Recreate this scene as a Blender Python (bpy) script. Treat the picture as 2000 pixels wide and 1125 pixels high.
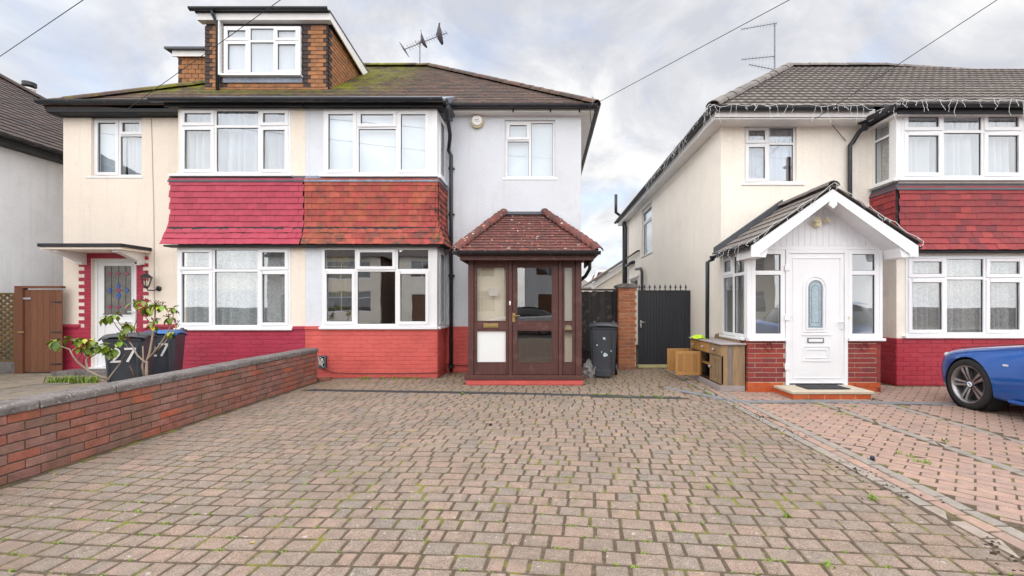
import bpy, bmesh, math, random
import numpy as np
from mathutils import Matrix, Vector, noise as mnoise
random.seed(7)
R = math.radians
SC = bpy.context.scene
COL = SC.collection
for o in list(bpy.data.objects): bpy.data.objects.remove(o)

# ------------------------------------------------------------------ camera
F, CX, CY, H = 870.0, 1065.0, 598.0, 1.3      # focal length and principal point as surveyed on the 2000 px photograph, eye height
cam_d = bpy.data.cameras.new('camera'); cam = bpy.data.objects.new('camera', cam_d); COL.objects.link(cam)
cam.location = (0, 0, H); cam.rotation_euler = (R(90), 0, 0)
cam_d.sensor_width = 36; cam_d.lens = 36 * F / 2000
cam_d.shift_x = (1000 - CX) / 2000; cam_d.shift_y = (CY - 562.5) / 2000
cam_d.clip_end = 2000; cam_d.clip_start = .05
SC.camera = cam
# ------------------------------------------------------------------ sky, sun, exposure
SUN_EL, SUN_AZ = 46, 194          # sun behind the viewer, to the left
w = bpy.data.worlds.new('World'); SC.world = w; w.use_nodes = True
nt = w.node_tree; nt.nodes.clear()
def wn(t, **k):
    n = nt.nodes.new(t)
    for a, b in k.items(): setattr(n, a, b)
    return n
wl = nt.links.new
out = wn('ShaderNodeOutputWorld'); bg = wn('ShaderNodeBackground'); bg.inputs[1].default_value = .1
sky = wn('ShaderNodeTexSky', sky_type='NISHITA', sun_disc=False)
sky.sun_elevation = R(SUN_EL); sky.sun_rotation = R(SUN_AZ); sky.altitude = 50; sky.dust_density = 2
tc = wn('ShaderNodeTexCoord'); sep = wn('ShaderNodeSeparateXYZ'); wl(tc.outputs['Generated'], sep.inputs[0])
mx = wn('ShaderNodeMath', operation='MAXIMUM'); wl(sep.outputs[2], mx.inputs[0]); mx.inputs[1].default_value = 0
ad = wn('ShaderNodeMath', operation='ADD'); wl(mx.outputs[0], ad.inputs[0]); ad.inputs[1].default_value = .34
dv = wn('ShaderNodeVectorMath', operation='DIVIDE'); cb = wn('ShaderNodeCombineXYZ')
wl(tc.outputs['Generated'], dv.inputs[0])
for i in range(3): wl(ad.outputs[0], cb.inputs[i])
wl(cb.outputs[0], dv.inputs[1])
def cloud_noise(scale, detail, dist, off):
    mp = wn('ShaderNodeMapping'); mp.inputs['Location'].default_value = off; mp.inputs['Scale'].default_value = (1.25, 1.1, 0.8)
    wl(dv.outputs[0], mp.inputs[0])
    n = wn('ShaderNodeTexNoise'); n.inputs['Scale'].default_value = scale; n.inputs['Detail'].default_value = detail
    n.inputs['Roughness'].default_value = .6; n.inputs['Distortion'].default_value = dist
    wl(mp.outputs[0], n.inputs['Vector']); return n
n1 = cloud_noise(2.0, 10, .5, (3.1, 1.7, 0)); n2 = cloud_noise(1.7, 6, .6, (9.4, 4.2, 2))
ramp = wn('ShaderNodeValToRGB'); wl(n1.outputs[0], ramp.inputs[0])
cr = ramp.color_ramp
cr.elements[0].position = .36; cr.elements[0].color = (2.0, 2.05, 2.25, 1)
cr.elements[1].position = .66; cr.elements[1].color = (3.2, 3.18, 3.15, 1)
e = cr.elements.new(.47); e.color = (2.42, 2.45, 2.56, 1)
e = cr.elements.new(.55); e.color = (2.9, 2.9, 2.92, 1)
gap = wn('ShaderNodeMapRange'); gap.inputs[1].default_value = .30; gap.inputs[2].default_value = .52; gap.inputs[3].default_value = .55; gap.inputs[4].default_value = 1
wl(n2.outputs[0], gap.inputs[0])
mix = wn('ShaderNodeMix', data_type='RGBA'); wl(gap.outputs[0], mix.inputs[0]); wl(sky.outputs[0], mix.inputs[6]); wl(ramp.outputs[0], mix.inputs[7])
wl(mix.outputs[2], bg.inputs[0]); wl(bg.outputs[0], out.inputs[0])
sd = bpy.data.lights.new('sun', 'SUN'); sd.energy = 1.5; sd.angle = R(178); sd.color = (1, .97, .94)
sun = bpy.data.objects.new('sun', sd); COL.objects.link(sun)
az = R(SUN_AZ); dvec = Vector((math.sin(az) * math.cos(R(SUN_EL)), math.cos(az) * math.cos(R(SUN_EL)), math.sin(R(SUN_EL))))
sun.rotation_euler = (-dvec).to_track_quat('-Z', 'Y').to_euler(); sun.location = dvec * 40
vs = SC.view_settings; vs.view_transform = 'Standard'; vs.look = 'None'; vs.exposure = 1.75; vs.gamma = 1; vs.use_curve_mapping = False
SC.cycles.max_bounces = 8; SC.cycles.transparent_max_bounces = 24; SC.cycles.caustics_reflective = False; SC.cycles.caustics_refractive = False

# ------------------------------------------------------------------ measuring helpers: a point of the photograph at a known distance
def wx(x, Y): return (x - CX) * Y / F
def wz(y, Y): return H + (CY - y) * Y / F
def pt(x, y, Y): return Vector((wx(x, Y), Y, wz(y, Y)))
def gy(y): return F * H / (y - CY)            # distance of a ground point

# ------------------------------------------------------------------ materials
MATS = {}
def mat(name, cols, rough=.7, spec=.4, metal=0, nz=(9, .12), bump=None, layers=(), stretch=None, sheen=0, coat=0, trans=0, alpha=None):
    if name in MATS: return MATS[name]
    m = bpy.data.materials.new(name); m.use_nodes = True; t = m.node_tree; b = t.nodes['Principled BSDF']
    MATS[name] = m
    L = t.links.new
    def N(ty, **k):
        n = t.nodes.new(ty)
        for a, v in k.items(): setattr(n, a, v)
        return n
    if isinstance(cols[0], (int, float)): cols = [cols]
    geo = N('ShaderNodeNewGeometry'); pos = geo.outputs['Position']
    oi = N('ShaderNodeObjectInfo'); at = N('ShaderNodeAttribute'); at.attribute_name = 'rnd'
    ra = N('ShaderNodeMath', operation='ADD'); L(oi.outputs['Random'], ra.inputs[0]); L(at.outputs['Fac'], ra.inputs[1])
    rf = N('ShaderNodeMath', operation='FRACT'); L(ra.outputs[0], rf.inputs[0])
    if stretch:
        mp = N('ShaderNodeMapping'); mp.inputs['Scale'].default_value = stretch; L(pos, mp.inputs[0])
        off = N('ShaderNodeVectorMath', operation='ADD'); sc_ = N('ShaderNodeMath', operation='MULTIPLY'); L(rf.outputs[0], sc_.inputs[0]); sc_.inputs[1].default_value = 37
        L(mp.outputs[0], off.inputs[0]); L(sc_.outputs[0], off.inputs[1]); pos2 = off.outputs[0]
    else: pos2 = pos
    if len(cols) > 1:
        r = N('ShaderNodeValToRGB'); L(rf.outputs[0], r.inputs[0]); els = r.color_ramp.elements
        els[0].position = 0; els[0].color = (*cols[0], 1); els[1].position = 1; els[1].color = (*cols[-1], 1)
        for i, c in enumerate(cols[1:-1]): e = els.new((i + 1) / (len(cols) - 1)); e.color = (*c, 1)
        c = r.outputs[0]
    else:
        r = N('ShaderNodeRGB'); r.outputs[0].default_value = (*cols[0], 1); c = r.outputs[0]
    def noise(scale, det=4, p=None, rough_=.6):
        n = N('ShaderNodeTexNoise'); n.inputs['Scale'].default_value = scale; n.inputs['Detail'].default_value = det; n.inputs['Roughness'].default_value = rough_
        L(p or pos2, n.inputs['Vector']); return n.outputs[0]
    for (s, a) in (nz if isinstance(nz, list) else [nz]):
        if a:
            mr = N('ShaderNodeMapRange'); L(noise(s), mr.inputs[0]); mr.inputs[1].default_value = .25; mr.inputs[2].default_value = .75
            mr.inputs[3].default_value = 1 - a; mr.inputs[4].default_value = 1 + a
            vm = N('ShaderNodeVectorMath', operation='SCALE'); L(c, vm.inputs[0]); L(mr.outputs[0], vm.inputs['Scale']); c = vm.outputs[0]
    for ly in layers:
        lp = pos
        if 'st' in ly: mq = N('ShaderNodeMapping'); mq.inputs['Scale'].default_value = ly['st']; L(pos, mq.inputs[0]); lp = mq.outputs[0]
        mr = N('ShaderNodeMapRange'); L(noise(ly['s'], ly.get('det', 4), lp), mr.inputs[0])
        mr.inputs[1].default_value = ly['lo']; mr.inputs[2].default_value = ly['hi']; mr.inputs[3].default_value = 0; mr.inputs[4].default_value = ly.get('amt', 1)
        f = mr.outputs[0]
        for (ax, a, b_) in ly.get('mask', ()):
            sp = N('ShaderNodeSeparateXYZ'); L(pos, sp.inputs[0])
            m2 = N('ShaderNodeMapRange'); L(sp.outputs[ax], m2.inputs[0]); m2.inputs[1].default_value = a; m2.inputs[2].default_value = b_
            mu = N('ShaderNodeMath', operation='MULTIPLY'); L(f, mu.inputs[0]); L(m2.outputs[0], mu.inputs[1]); f = mu.outputs[0]
        mi = N('ShaderNodeMix', data_type='RGBA'); L(f, mi.inputs[0]); L(c, mi.inputs[6]); mi.inputs[7].default_value = (*ly['col'], 1); c = mi.outputs[2]
    L(c, b.inputs['Base Color'])
    b.inputs['Roughness'].default_value = rough; b.inputs['Metallic'].default_value = metal
    b.inputs['Specular IOR Level'].default_value = spec
    if coat: b.inputs['Coat Weight'].default_value = coat; b.inputs['Coat Roughness'].default_value = .06
    if alpha is not None: b.inputs['Alpha'].default_value = alpha
    if bump:
        bp = N('ShaderNodeBump'); bp.inputs['Strength'].default_value = bump[1]; bp.inputs['Distance'].default_value = bump[2] if len(bump) > 2 else .01
        L(noise(bump[0], 5), bp.inputs['Height']); L(bp.outputs[0], b.inputs['Normal'])
    return m
def glass_mat(name, tint=(1, 1, 1), refl=1.9, base=.05):
    m = bpy.data.materials.new(name); m.use_nodes = True; t = m.node_tree; t.nodes.clear(); MATS[name] = m
    o = t.nodes.new('ShaderNodeOutputMaterial'); mixn = t.nodes.new('ShaderNodeMixShader'); tr = t.nodes.new('ShaderNodeBsdfTransparent'); gl = t.nodes.new('ShaderNodeBsdfGlossy')
    tr.inputs[0].default_value = (*tint, 1); gl.inputs['Roughness'].default_value = 0; gl.inputs[0].default_value = (.95, .97, 1, 1)
    fr = t.nodes.new('ShaderNodeMath'); fr.operation = 'POWER'; fr.inputs[1].default_value = 4; lw = t.nodes.new('ShaderNodeLayerWeight'); lw.inputs[0].default_value = .5; t.links.new(lw.outputs['Facing'], fr.inputs[0])
    ma = t.nodes.new('ShaderNodeMath'); ma.operation = 'MULTIPLY_ADD'; ma.use_clamp = True; ma.inputs[1].default_value = refl; ma.inputs[2].default_value = base
    nz = t.nodes.new('ShaderNodeTexNoise'); nz.inputs['Scale'].default_value = 1.3; g = t.nodes.new('ShaderNodeNewGeometry'); t.links.new(g.outputs['Position'], nz.inputs['Vector'])
    bp = t.nodes.new('ShaderNodeBump'); bp.inputs['Strength'].default_value = .04; bp.inputs['Distance'].default_value = .03; t.links.new(nz.outputs[0], bp.inputs['Height']); t.links.new(bp.outputs[0], gl.inputs['Normal'])
    t.links.new(fr.outputs[0], ma.inputs[0]); t.links.new(ma.outputs[0], mixn.inputs[0]); t.links.new(tr.outputs[0], mixn.inputs[1]); t.links.new(gl.outputs[0], mixn.inputs[2]); t.links.new(mixn.outputs[0], o.inputs[0])
    return m
GLASS = glass_mat('window_glass', (.95, .97, .98), .86, .13)
GLASS_R = glass_mat('mirroring_window_glass', (.93, .95, .96), .68, .32)
GLASSD = glass_mat('porch_glass', (.97, .96, .93), .9, .11)
def net_mat(name, col, density, scale=None):
    """thin cloth: part see-through, part diffuse and translucent"""
    m = bpy.data.materials.new(name); m.use_nodes = True; t = m.node_tree; t.nodes.clear(); MATS[name] = m
    N = t.nodes.new; L = t.links.new
    o = N('ShaderNodeOutputMaterial'); mx_ = N('ShaderNodeMixShader'); tr = N('ShaderNodeBsdfTransparent'); d = N('ShaderNodeBsdfDiffuse'); d.inputs[0].default_value = (*col, 1)
    tl = N('ShaderNodeBsdfTranslucent'); tl.inputs[0].default_value = (*col, 1); m2 = N('ShaderNodeMixShader'); m2.inputs[0].default_value = .3
    L(d.outputs[0], m2.inputs[1]); L(tl.outputs[0], m2.inputs[2]); L(tr.outputs[0], mx_.inputs[1]); L(m2.outputs[0], mx_.inputs[2]); L(mx_.outputs[0], o.inputs[0])
    if scale:
        g = N('ShaderNodeNewGeometry'); n = N('ShaderNodeTexNoise'); n.inputs['Scale'].default_value = scale; n.inputs['Detail'].default_value = 3; n.inputs['Distortion'].default_value = 1.5
        L(g.outputs['Position'], n.inputs['Vector']); mr = N('ShaderNodeMapRange'); L(n.outputs[0], mr.inputs[0]); mr.inputs[1].default_value = .42; mr.inputs[2].default_value = .56
        mr.inputs[3].default_value = density * .78; mr.inputs[4].default_value = min(1, density * 1.1); L(mr.outputs[0], mx_.inputs[0])
    else: mx_.inputs[0].default_value = density
    return m
NET = net_mat('net_curtain_cloth', (.78, .82, .87), .95); LACE = net_mat('lace_cloth', (.74, .78, .79), .9, 28)
LACE2 = net_mat('coarse_lace_cloth', (.72, .71, .72), .85, 16)

UPVC = mat('white_upvc', (.82, .83, .85), .3, .45, nz=(3, .03))
SEAL = mat('black_glazing_seal', (.03, .035, .04), .6)
BLACKP = mat('black_plastic', (.016, .018, .022), .35, .5, nz=(6, .2), layers=[dict(s=14, lo=.6, hi=.8, col=(.09, .09, .09), amt=.5)])
GUTTER = mat('black_gutter_plastic', (.018, .02, .025), .4, .5, nz=(5, .25), layers=[dict(s=9, lo=.58, hi=.75, col=(.10, .10, .10), amt=.6)])
BINM = mat('dark_grey_bin_plastic', (.055, .062, .074), .42, .45, nz=(5, .2), layers=[dict(s=7, lo=.6, hi=.75, col=(.10, .10, .10), amt=.4)], bump=(90, .08, .002))
def render_mat(name, col, stain): return mat(name, col, .92, .2, nz=[(1.3, .05), (30, .05)], bump=(55, .5, .012), layers=[dict(s=1.6, lo=.56, hi=.8, col=stain, amt=.45), dict(s=5, lo=.64, hi=.76, col=stain, amt=.5), dict(s=1, st=(9, 9, .5), lo=.56, hi=.78, col=stain, amt=.55), dict(s=.5, lo=.5, hi=.62, col=stain, amt=.2)])
CREAM = render_mat('cream_render', (.85, .76, .66), (.68, .61, .53)); WHITE = render_mat('white_render', (.70, .735, .79), (.58, .59, .6)); CREAM2 = render_mat('yellow_cream_render', (.90, .84, .75), (.74, .69, .61))
WHITE2 = render_mat('cool_white_render', (.84, .86, .90), (.66, .67, .7))
CRIM = mat('crimson_masonry_paint', (.39, .032, .068), .55, .4, nz=[(3, .12), (40, .08)], bump=(70, .4, .006), layers=[dict(s=8, lo=.64, hi=.8, col=(.5, .14, .18), amt=.5)])
REDP = mat('faded_red_masonry_paint', (.58, .108, .095), .6, .35, nz=[(2.5, .14), (40, .1)], bump=(70, .4, .006), layers=[dict(s=6, lo=.6, hi=.8, col=(.56, .2, .17), amt=.5), dict(s=3, lo=.55, hi=.8, col=(.22, .06, .05), amt=.6, mask=[(2, .35, 0)])])
REDC = mat('dark_red_masonry_paint', (.37, .025, .045), .5, .4, nz=[(3, .12), (40, .08)], bump=(70, .4, .006))
CTILE = mat('crimson_painted_tile', [(.39, .032, .07), (.43, .042, .08), (.35, .027, .06)], .5, .4, nz=[(6, .12)], bump=(60, .25, .005))
RTILE = mat('weathered_red_tile', [(0.405, 0.076, 0.065), (0.351, 0.065, 0.057), (0.432, 0.103, 0.074), (0.306, 0.065, 0.053), (0.396, 0.088, 0.067)], .75, .3, nz=[(9, .2), (50, .12)], bump=(60, .3, .005),
    layers=[dict(s=6, lo=.52, hi=.72, col=(.13, .07, .055), amt=.7), dict(s=6, lo=.44, hi=.60, col=(.035, .03, .028), amt=.85, mask=[(0, -2.25, -1.9)]), dict(s=6, lo=.42, hi=.6, col=(.08, .06, .05), amt=.8, mask=[(2, 2.75, 2.45)]),
            dict(s=38, lo=.70, hi=.74, col=(.6, .58, .5), amt=.8, mask=[(2, 2.9, 2.45)]), dict(s=2.6, lo=.5, hi=.75, col=(.36, .2, .05), amt=.4)])
RTILE2 = mat('new_red_tile', [(.31, .036, .042), (.23, .032, .038), (.35, .05, .048), (.17, .03, .038), (.30, .043, .042)], .6, .35, nz=[(9, .15)], bump=(60, .3, .005))
PTILE = mat('brown_red_porch_tile', [(.135, .055, .048), (.165, .06, .05), (.11, .052, .048), (.21, .07, .055)], .8, .3, nz=[(10, .2), (60, .15)], bump=(50, .4, .006),
    layers=[dict(s=5, lo=.55, hi=.75, col=(.05, .035, .035), amt=.6), dict(s=15, lo=.655, hi=.675, col=(.72, .70, .66), amt=.95)])
MOSS = (.13, .14, .018)
def rooftile(name, cols, moss): return mat(name, cols, .85, .25, nz=[(8, .2), (60, .2)], bump=(50, .4, .006), layers=moss)
ATILE = rooftile('mossy_brown_roof_tile', [(0.089, 0.061, 0.055), (0.118, 0.072, 0.062), (0.070, 0.059, 0.058), (0.141, 0.087, 0.070), (0.104, 0.065, 0.062)],
    [dict(s=9, lo=.55, hi=.68, col=MOSS, amt=.8, mask=[(0, -2.3, -4.6)]), dict(s=2.6, lo=.38, hi=.56, col=(.20, .21, .02), amt=.95, mask=[(0, -3.0, -4.4), (1, 9.2, 9.9)]), dict(s=14, lo=.55, hi=.68, col=(.13, .12, .035), amt=.7), dict(s=30, lo=.70, hi=.76, col=(.4, .38, .33), amt=.7)])
CRTILE = rooftile('grey_concrete_roof_tile', [(.19, .17, .16), (.22, .195, .18), (.17, .155, .15)], [dict(s=5, lo=.55, hi=.75, col=(.12, .10, .08), amt=.6), dict(s=22, lo=.66, hi=.76, col=(.33, .30, .22), amt=.6)])
DTILE = rooftile('dark_slate_brown_roof_tile', [(.075, .06, .058), (.095, .07, .065), (.065, .055, .055)], [dict(s=12, lo=.62, hi=.75, col=(.16, .11, .04), amt=.7)])
DORT = mat('ochre_dormer_tile', [(.30, .135, .058), (.37, .165, .072), (.25, .12, .06), (.34, .155, .08)], .8, .3, nz=[(11, .2), (55, .15)], bump=(55, .35, .006), layers=[dict(s=9, lo=.55, hi=.7, col=(.14, .11, .06), amt=.7)])
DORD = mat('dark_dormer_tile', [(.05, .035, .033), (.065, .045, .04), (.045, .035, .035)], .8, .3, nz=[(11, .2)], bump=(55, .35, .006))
LEAD = mat('lead_flashing', (.20, .23, .29), .5, .4, metal=.2, nz=[(4, .25), (16, .2)], layers=[dict(s=9, lo=.6, hi=.75, col=(.5, .5, .5), amt=.7)])
LEADD = mat('dark_lead_flashing', (.075, .08, .095), .55, .4, nz=[(4, .2)])
FASC = mat('white_painted_fascia', (.78, .77, .76), .5, .4, nz=[(4, .06)], layers=[dict(s=7, lo=.62, hi=.8, col=(.5, .45, .42), amt=.5)])
DFASC = mat('black_painted_fascia', (.022, .022, .026), .6, .35, nz=[(5, .3)])
BRICK = mat('garden_wall_brick', [(.25, .115, .092), (.30, .12, .088), (.195, .108, .096), (.27, .14, .115), (.31, .115, .082), (.22, .12, .10), (.29, .155, .125), (.21, .10, .085), (.38, .11, .065)], .85, .25, nz=[(12, .25), (70, .2)], bump=(45, .6, .008),
    layers=[dict(s=6, lo=.55, hi=.72, col=(.09, .065, .055), amt=.6), dict(s=19, lo=.66, hi=.74, col=(.42, .34, .29), amt=.5), dict(s=2.1, lo=.5, hi=.7, col=(.10, .085, .05), amt=.5)])
MORT = mat('dark_lime_mortar', (.12, .10, .085), .95, .15, nz=[(20, .25)], bump=(60, .5, .008), layers=[dict(s=5, lo=.55, hi=.7, col=(.05, .045, .035), amt=.6)])
MORTL = mat('pale_mortar', (.55, .47, .36), .95, .15, nz=[(20, .15)], bump=(60, .5, .006))
PBRICK = mat('porch_red_brick', [(.27, .045, .04), (.20, .04, .045), (.33, .06, .045), (.16, .04, .05), (.30, .055, .04)], .8, .25, nz=[(14, .15)], bump=(55, .4, .006))
PIERB = mat('orange_pier_brick', [(.42, .155, .07), (.36, .125, .06), (.46, .20, .10), (.30, .12, .075), (.44, .14, .06)], .85, .25, nz=[(12, .2), (60, .12)], bump=(50, .5, .007), layers=[dict(s=7, lo=.58, hi=.75, col=(.2, .13, .1), amt=.5)])
ORB = mat('orange_engineering_brick', [(.50, .10, .03), (.46, .09, .03), (.54, .13, .045)], .7, .3, nz=[(12, .15)], bump=(50, .3, .005))
CONC = mat('weathered_concrete', (.17, .155, .15), .92, .2, nz=[(5, .2), (50, .25)], bump=(40, .6, .008), layers=[dict(s=8, lo=.5, hi=.7, col=(.07, .065, .06), amt=.8), dict(s=45, lo=.58, hi=.68, col=(.42, .40, .37), amt=.7)])
STONE = mat('pale_step_slab', (.52, .46, .36), .85, .25, nz=[(7, .12), (60, .1)], bump=(50, .3, .005))
PAVE = mat('weathered_block_paver', [(0.261, 0.204, 0.166), (0.239, 0.198, 0.166), (0.287, 0.212, 0.170), (0.231, 0.200, 0.173), (0.270, 0.202, 0.158), (0.300, 0.221, 0.176), (0.248, 0.205, 0.172), (0.261, 0.194, 0.155)], .92, .2, nz=[(14, .2), (150, .65)], bump=(120, .8, .006),
    layers=[dict(s=.75, lo=.48, hi=.66, col=(.17, .14, .115), amt=.5), dict(s=2.3, lo=.56, hi=.7, col=(.15, .125, .10), amt=.45), dict(s=21, lo=.645, hi=.71, col=(.58, .52, .48), amt=.6), dict(s=7, lo=.62, hi=.76, col=(.13, .10, .075), amt=.6), dict(s=3.1, lo=.55, hi=.7, col=(.42, .28, .23), amt=.4),
            dict(s=34, lo=.66, hi=.72, col=(.22, .22, .07), amt=.5), dict(s=2.2, lo=.3, hi=.6, col=(.25, .19, .11), amt=.55, mask=[(1, 6.2, 7.8)])])
PAVE2 = mat('pink_block_paver', [(0.369, 0.253, 0.207), (0.342, 0.235, 0.198), (0.396, 0.267, 0.211), (0.315, 0.230, 0.198), (0.360, 0.248, 0.194)], .9, .2, nz=[(14, .15), (170, .3)], bump=(120, .5, .005),
    layers=[dict(s=1.4, lo=.5, hi=.75, col=(.26, .18, .15), amt=.5), dict(s=10, lo=.62, hi=.76, col=(.2, .15, .12), amt=.5)])
PAVEG = mat('grey_block_paver', [(.30, .265, .235), (.27, .245, .22), (.33, .275, .235)], .9, .2, nz=[(14, .15), (170, .3)], bump=(120, .5, .005), layers=[dict(s=9, lo=.55, hi=.72, col=(.13, .12, .10), amt=.5)])
JOINT = mat('mossy_sand_joint', (.115, .09, .066), .97, .1, nz=[(30, .4)], bump=(70, .8, .01), layers=[dict(s=4.2, lo=.53, hi=.66, col=(.22, .24, .03), amt=.75), dict(s=25, lo=.55, hi=.7, col=(.12, .10, .075), amt=.7), dict(s=.8, lo=.5, hi=.4, col=(.09, .07, .05), amt=.5)])
SOIL = mat('ground_soil', (.075, .06, .045), .97, .1, nz=[(3, .3), (40, .3)], bump=(30, .8, .02))
ASPH = mat('road_asphalt', (.05, .05, .052), .93, .2, nz=[(2, .15), (140, .3)], bump=(160, .5, .006))
FLAG = mat('grey_brown_flagstone', [(.22, .19, .155), (.26, .22, .17), (.19, .17, .145)], .93, .2, nz=[(6, .2), (90, .25)], bump=(60, .6, .008), layers=[dict(s=4, lo=.55, hi=.7, col=(.12, .12, .05), amt=.6)])
DRAIN = mat('dark_drain_channel', (.055, .06, .07), .6, .4, nz=[(10, .25)]); DRAINL = mat('grey_drain_channel', (.25, .265, .29), .6, .4, nz=[(10, .2)])
PORW = mat('mahogany_stained_timber', [(.085, .034, .03), (.10, .04, .034)], .5, .4, nz=[(3, .2), (14, .25)], stretch=(14, 14, 1.2), bump=(8, .25, .004), layers=[dict(s=6, lo=.58, hi=.74, col=(.20, .11, .09), amt=.6), dict(s=2, lo=.55, hi=.7, col=(.05, .022, .02), amt=.5)])
FENW = mat('black_stained_fence_timber', [(.035, .031, .032), (.05, .045, .045), (.028, .026, .027)], .85, .25, nz=[(4, .3)], stretch=(20, 20, 1), bump=(6, .4, .005), layers=[dict(s=8, lo=.55, hi=.72, col=(.16, .14, .13), amt=.6)])
GATEB = mat('charcoal_gate_panel', [(.026, .029, .036), (.030, .033, .040)], .5, .4, nz=[(4, .08)])
GATEW = mat('brown_stained_gate_timber', [(.175, .07, .038), (.195, .08, .042), (.15, .06, .033)], .65, .35, nz=[(3, .2)], stretch=(22, 22, 1.2), bump=(6, .3, .004), layers=[dict(s=5, lo=.5, hi=.7, col=(.10, .09, .03), amt=.7, mask=[(2, .35, 0)])])
TREL = mat('green_brown_trellis_timber', [(.13, .085, .035), (.16, .10, .04), (.10, .08, .035)], .85, .25, nz=[(6, .25)], bump=(30, .3, .004))
PINE = mat('orange_pine', [(.42, .22, .075), (.46, .245, .085), (.36, .18, .06)], .5, .4, nz=[(3, .15), (9, .12)], stretch=(20, 20, 1.6), bump=(6, .2, .003), layers=[dict(s=19, lo=.68, hi=.73, col=(.16, .06, .02), amt=.8)])
PINEW = mat('weathered_pine', [(.29, .19, .095), (.25, .175, .11), (.33, .215, .11), (.18, .145, .11)], .8, .3, nz=[(3, .25), (9, .2)], stretch=(20, 20, 1.6), bump=(6, .35, .004), layers=[dict(s=7, lo=.55, hi=.72, col=(.15, .12, .10), amt=.6)])
PINEG = mat('grey_worn_pine', [(.36, .32, .32), (.30, .26, .24)], .85, .3, nz=[(3, .25)], stretch=(2, 14, 14), bump=(6, .4, .004))
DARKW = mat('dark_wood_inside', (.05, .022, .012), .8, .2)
METAL = mat('galvanised_aerial_metal', (.16, .16, .18), .45, .5, metal=.7, nz=[(20, .2)])
WIREM = mat('black_cable', (.02, .02, .022), .6)
BRASS = mat('aged_brass', (.45, .33, .14), .35, .5, metal=.9, nz=[(20, .25)])
CHROME = mat('satin_chrome', (.6, .6, .62), .25, .5, metal=1)
ROOMW = mat('cream_room_wall', (.62, .56, .44), .9, .2); HALLW = mat('brown_hall_wall', (.16, .09, .06), .9, .2)
BLIND_SKY = mat('pale_blind_sky_sheet', (.70, .77, .82), .8, .2, nz=[(1, .05)]); PANELW = mat('white_porch_panel', (.76, .78, .78), .4, .4, nz=[(2, .03)])

# ------------------------------------------------------------------ object helpers
PW = {}
def reg(o, world, parent=None):
    COL.objects.link(o)
    if parent is not None:
        o.parent = parent; o.matrix_parent_inverse = PW[parent.name].inverted()
    o.matrix_basis = world; PW[o.name] = world.copy(); return o
def tag(o, label=None, cat=None, group=None, kind=None):
    if label: o['label'] = label
    if cat: o['category'] = cat
    if group: o['group'] = group
    if kind: o['kind'] = kind
    return o
def thing(name, loc, label, cat, group=None):
    o = bpy.data.objects.new(name, None); o.empty_display_size = .2
    return tag(reg(o, Matrix.Translation(loc)), label, cat, group)
FRONT = Matrix.Identity(4)
def face_mx(x, y, kind):
    """local x along the wall, local y into the wall, z up"""
    if kind == '+x': m = Matrix(((0, -1, 0, x), (1, 0, 0, y), (0, 0, 1, 0), (0, 0, 0, 1)))
    elif kind == '-x': m = Matrix(((0, 1, 0, x), (-1, 0, 0, y), (0, 0, 1, 0), (0, 0, 0, 1)))
    elif kind == '+y': m = Matrix(((-1, 0, 0, x), (0, -1, 0, y), (0, 0, 1, 0), (0, 0, 0, 1)))
    else: m = Matrix.Translation((x, y, 0))
    return m
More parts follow.
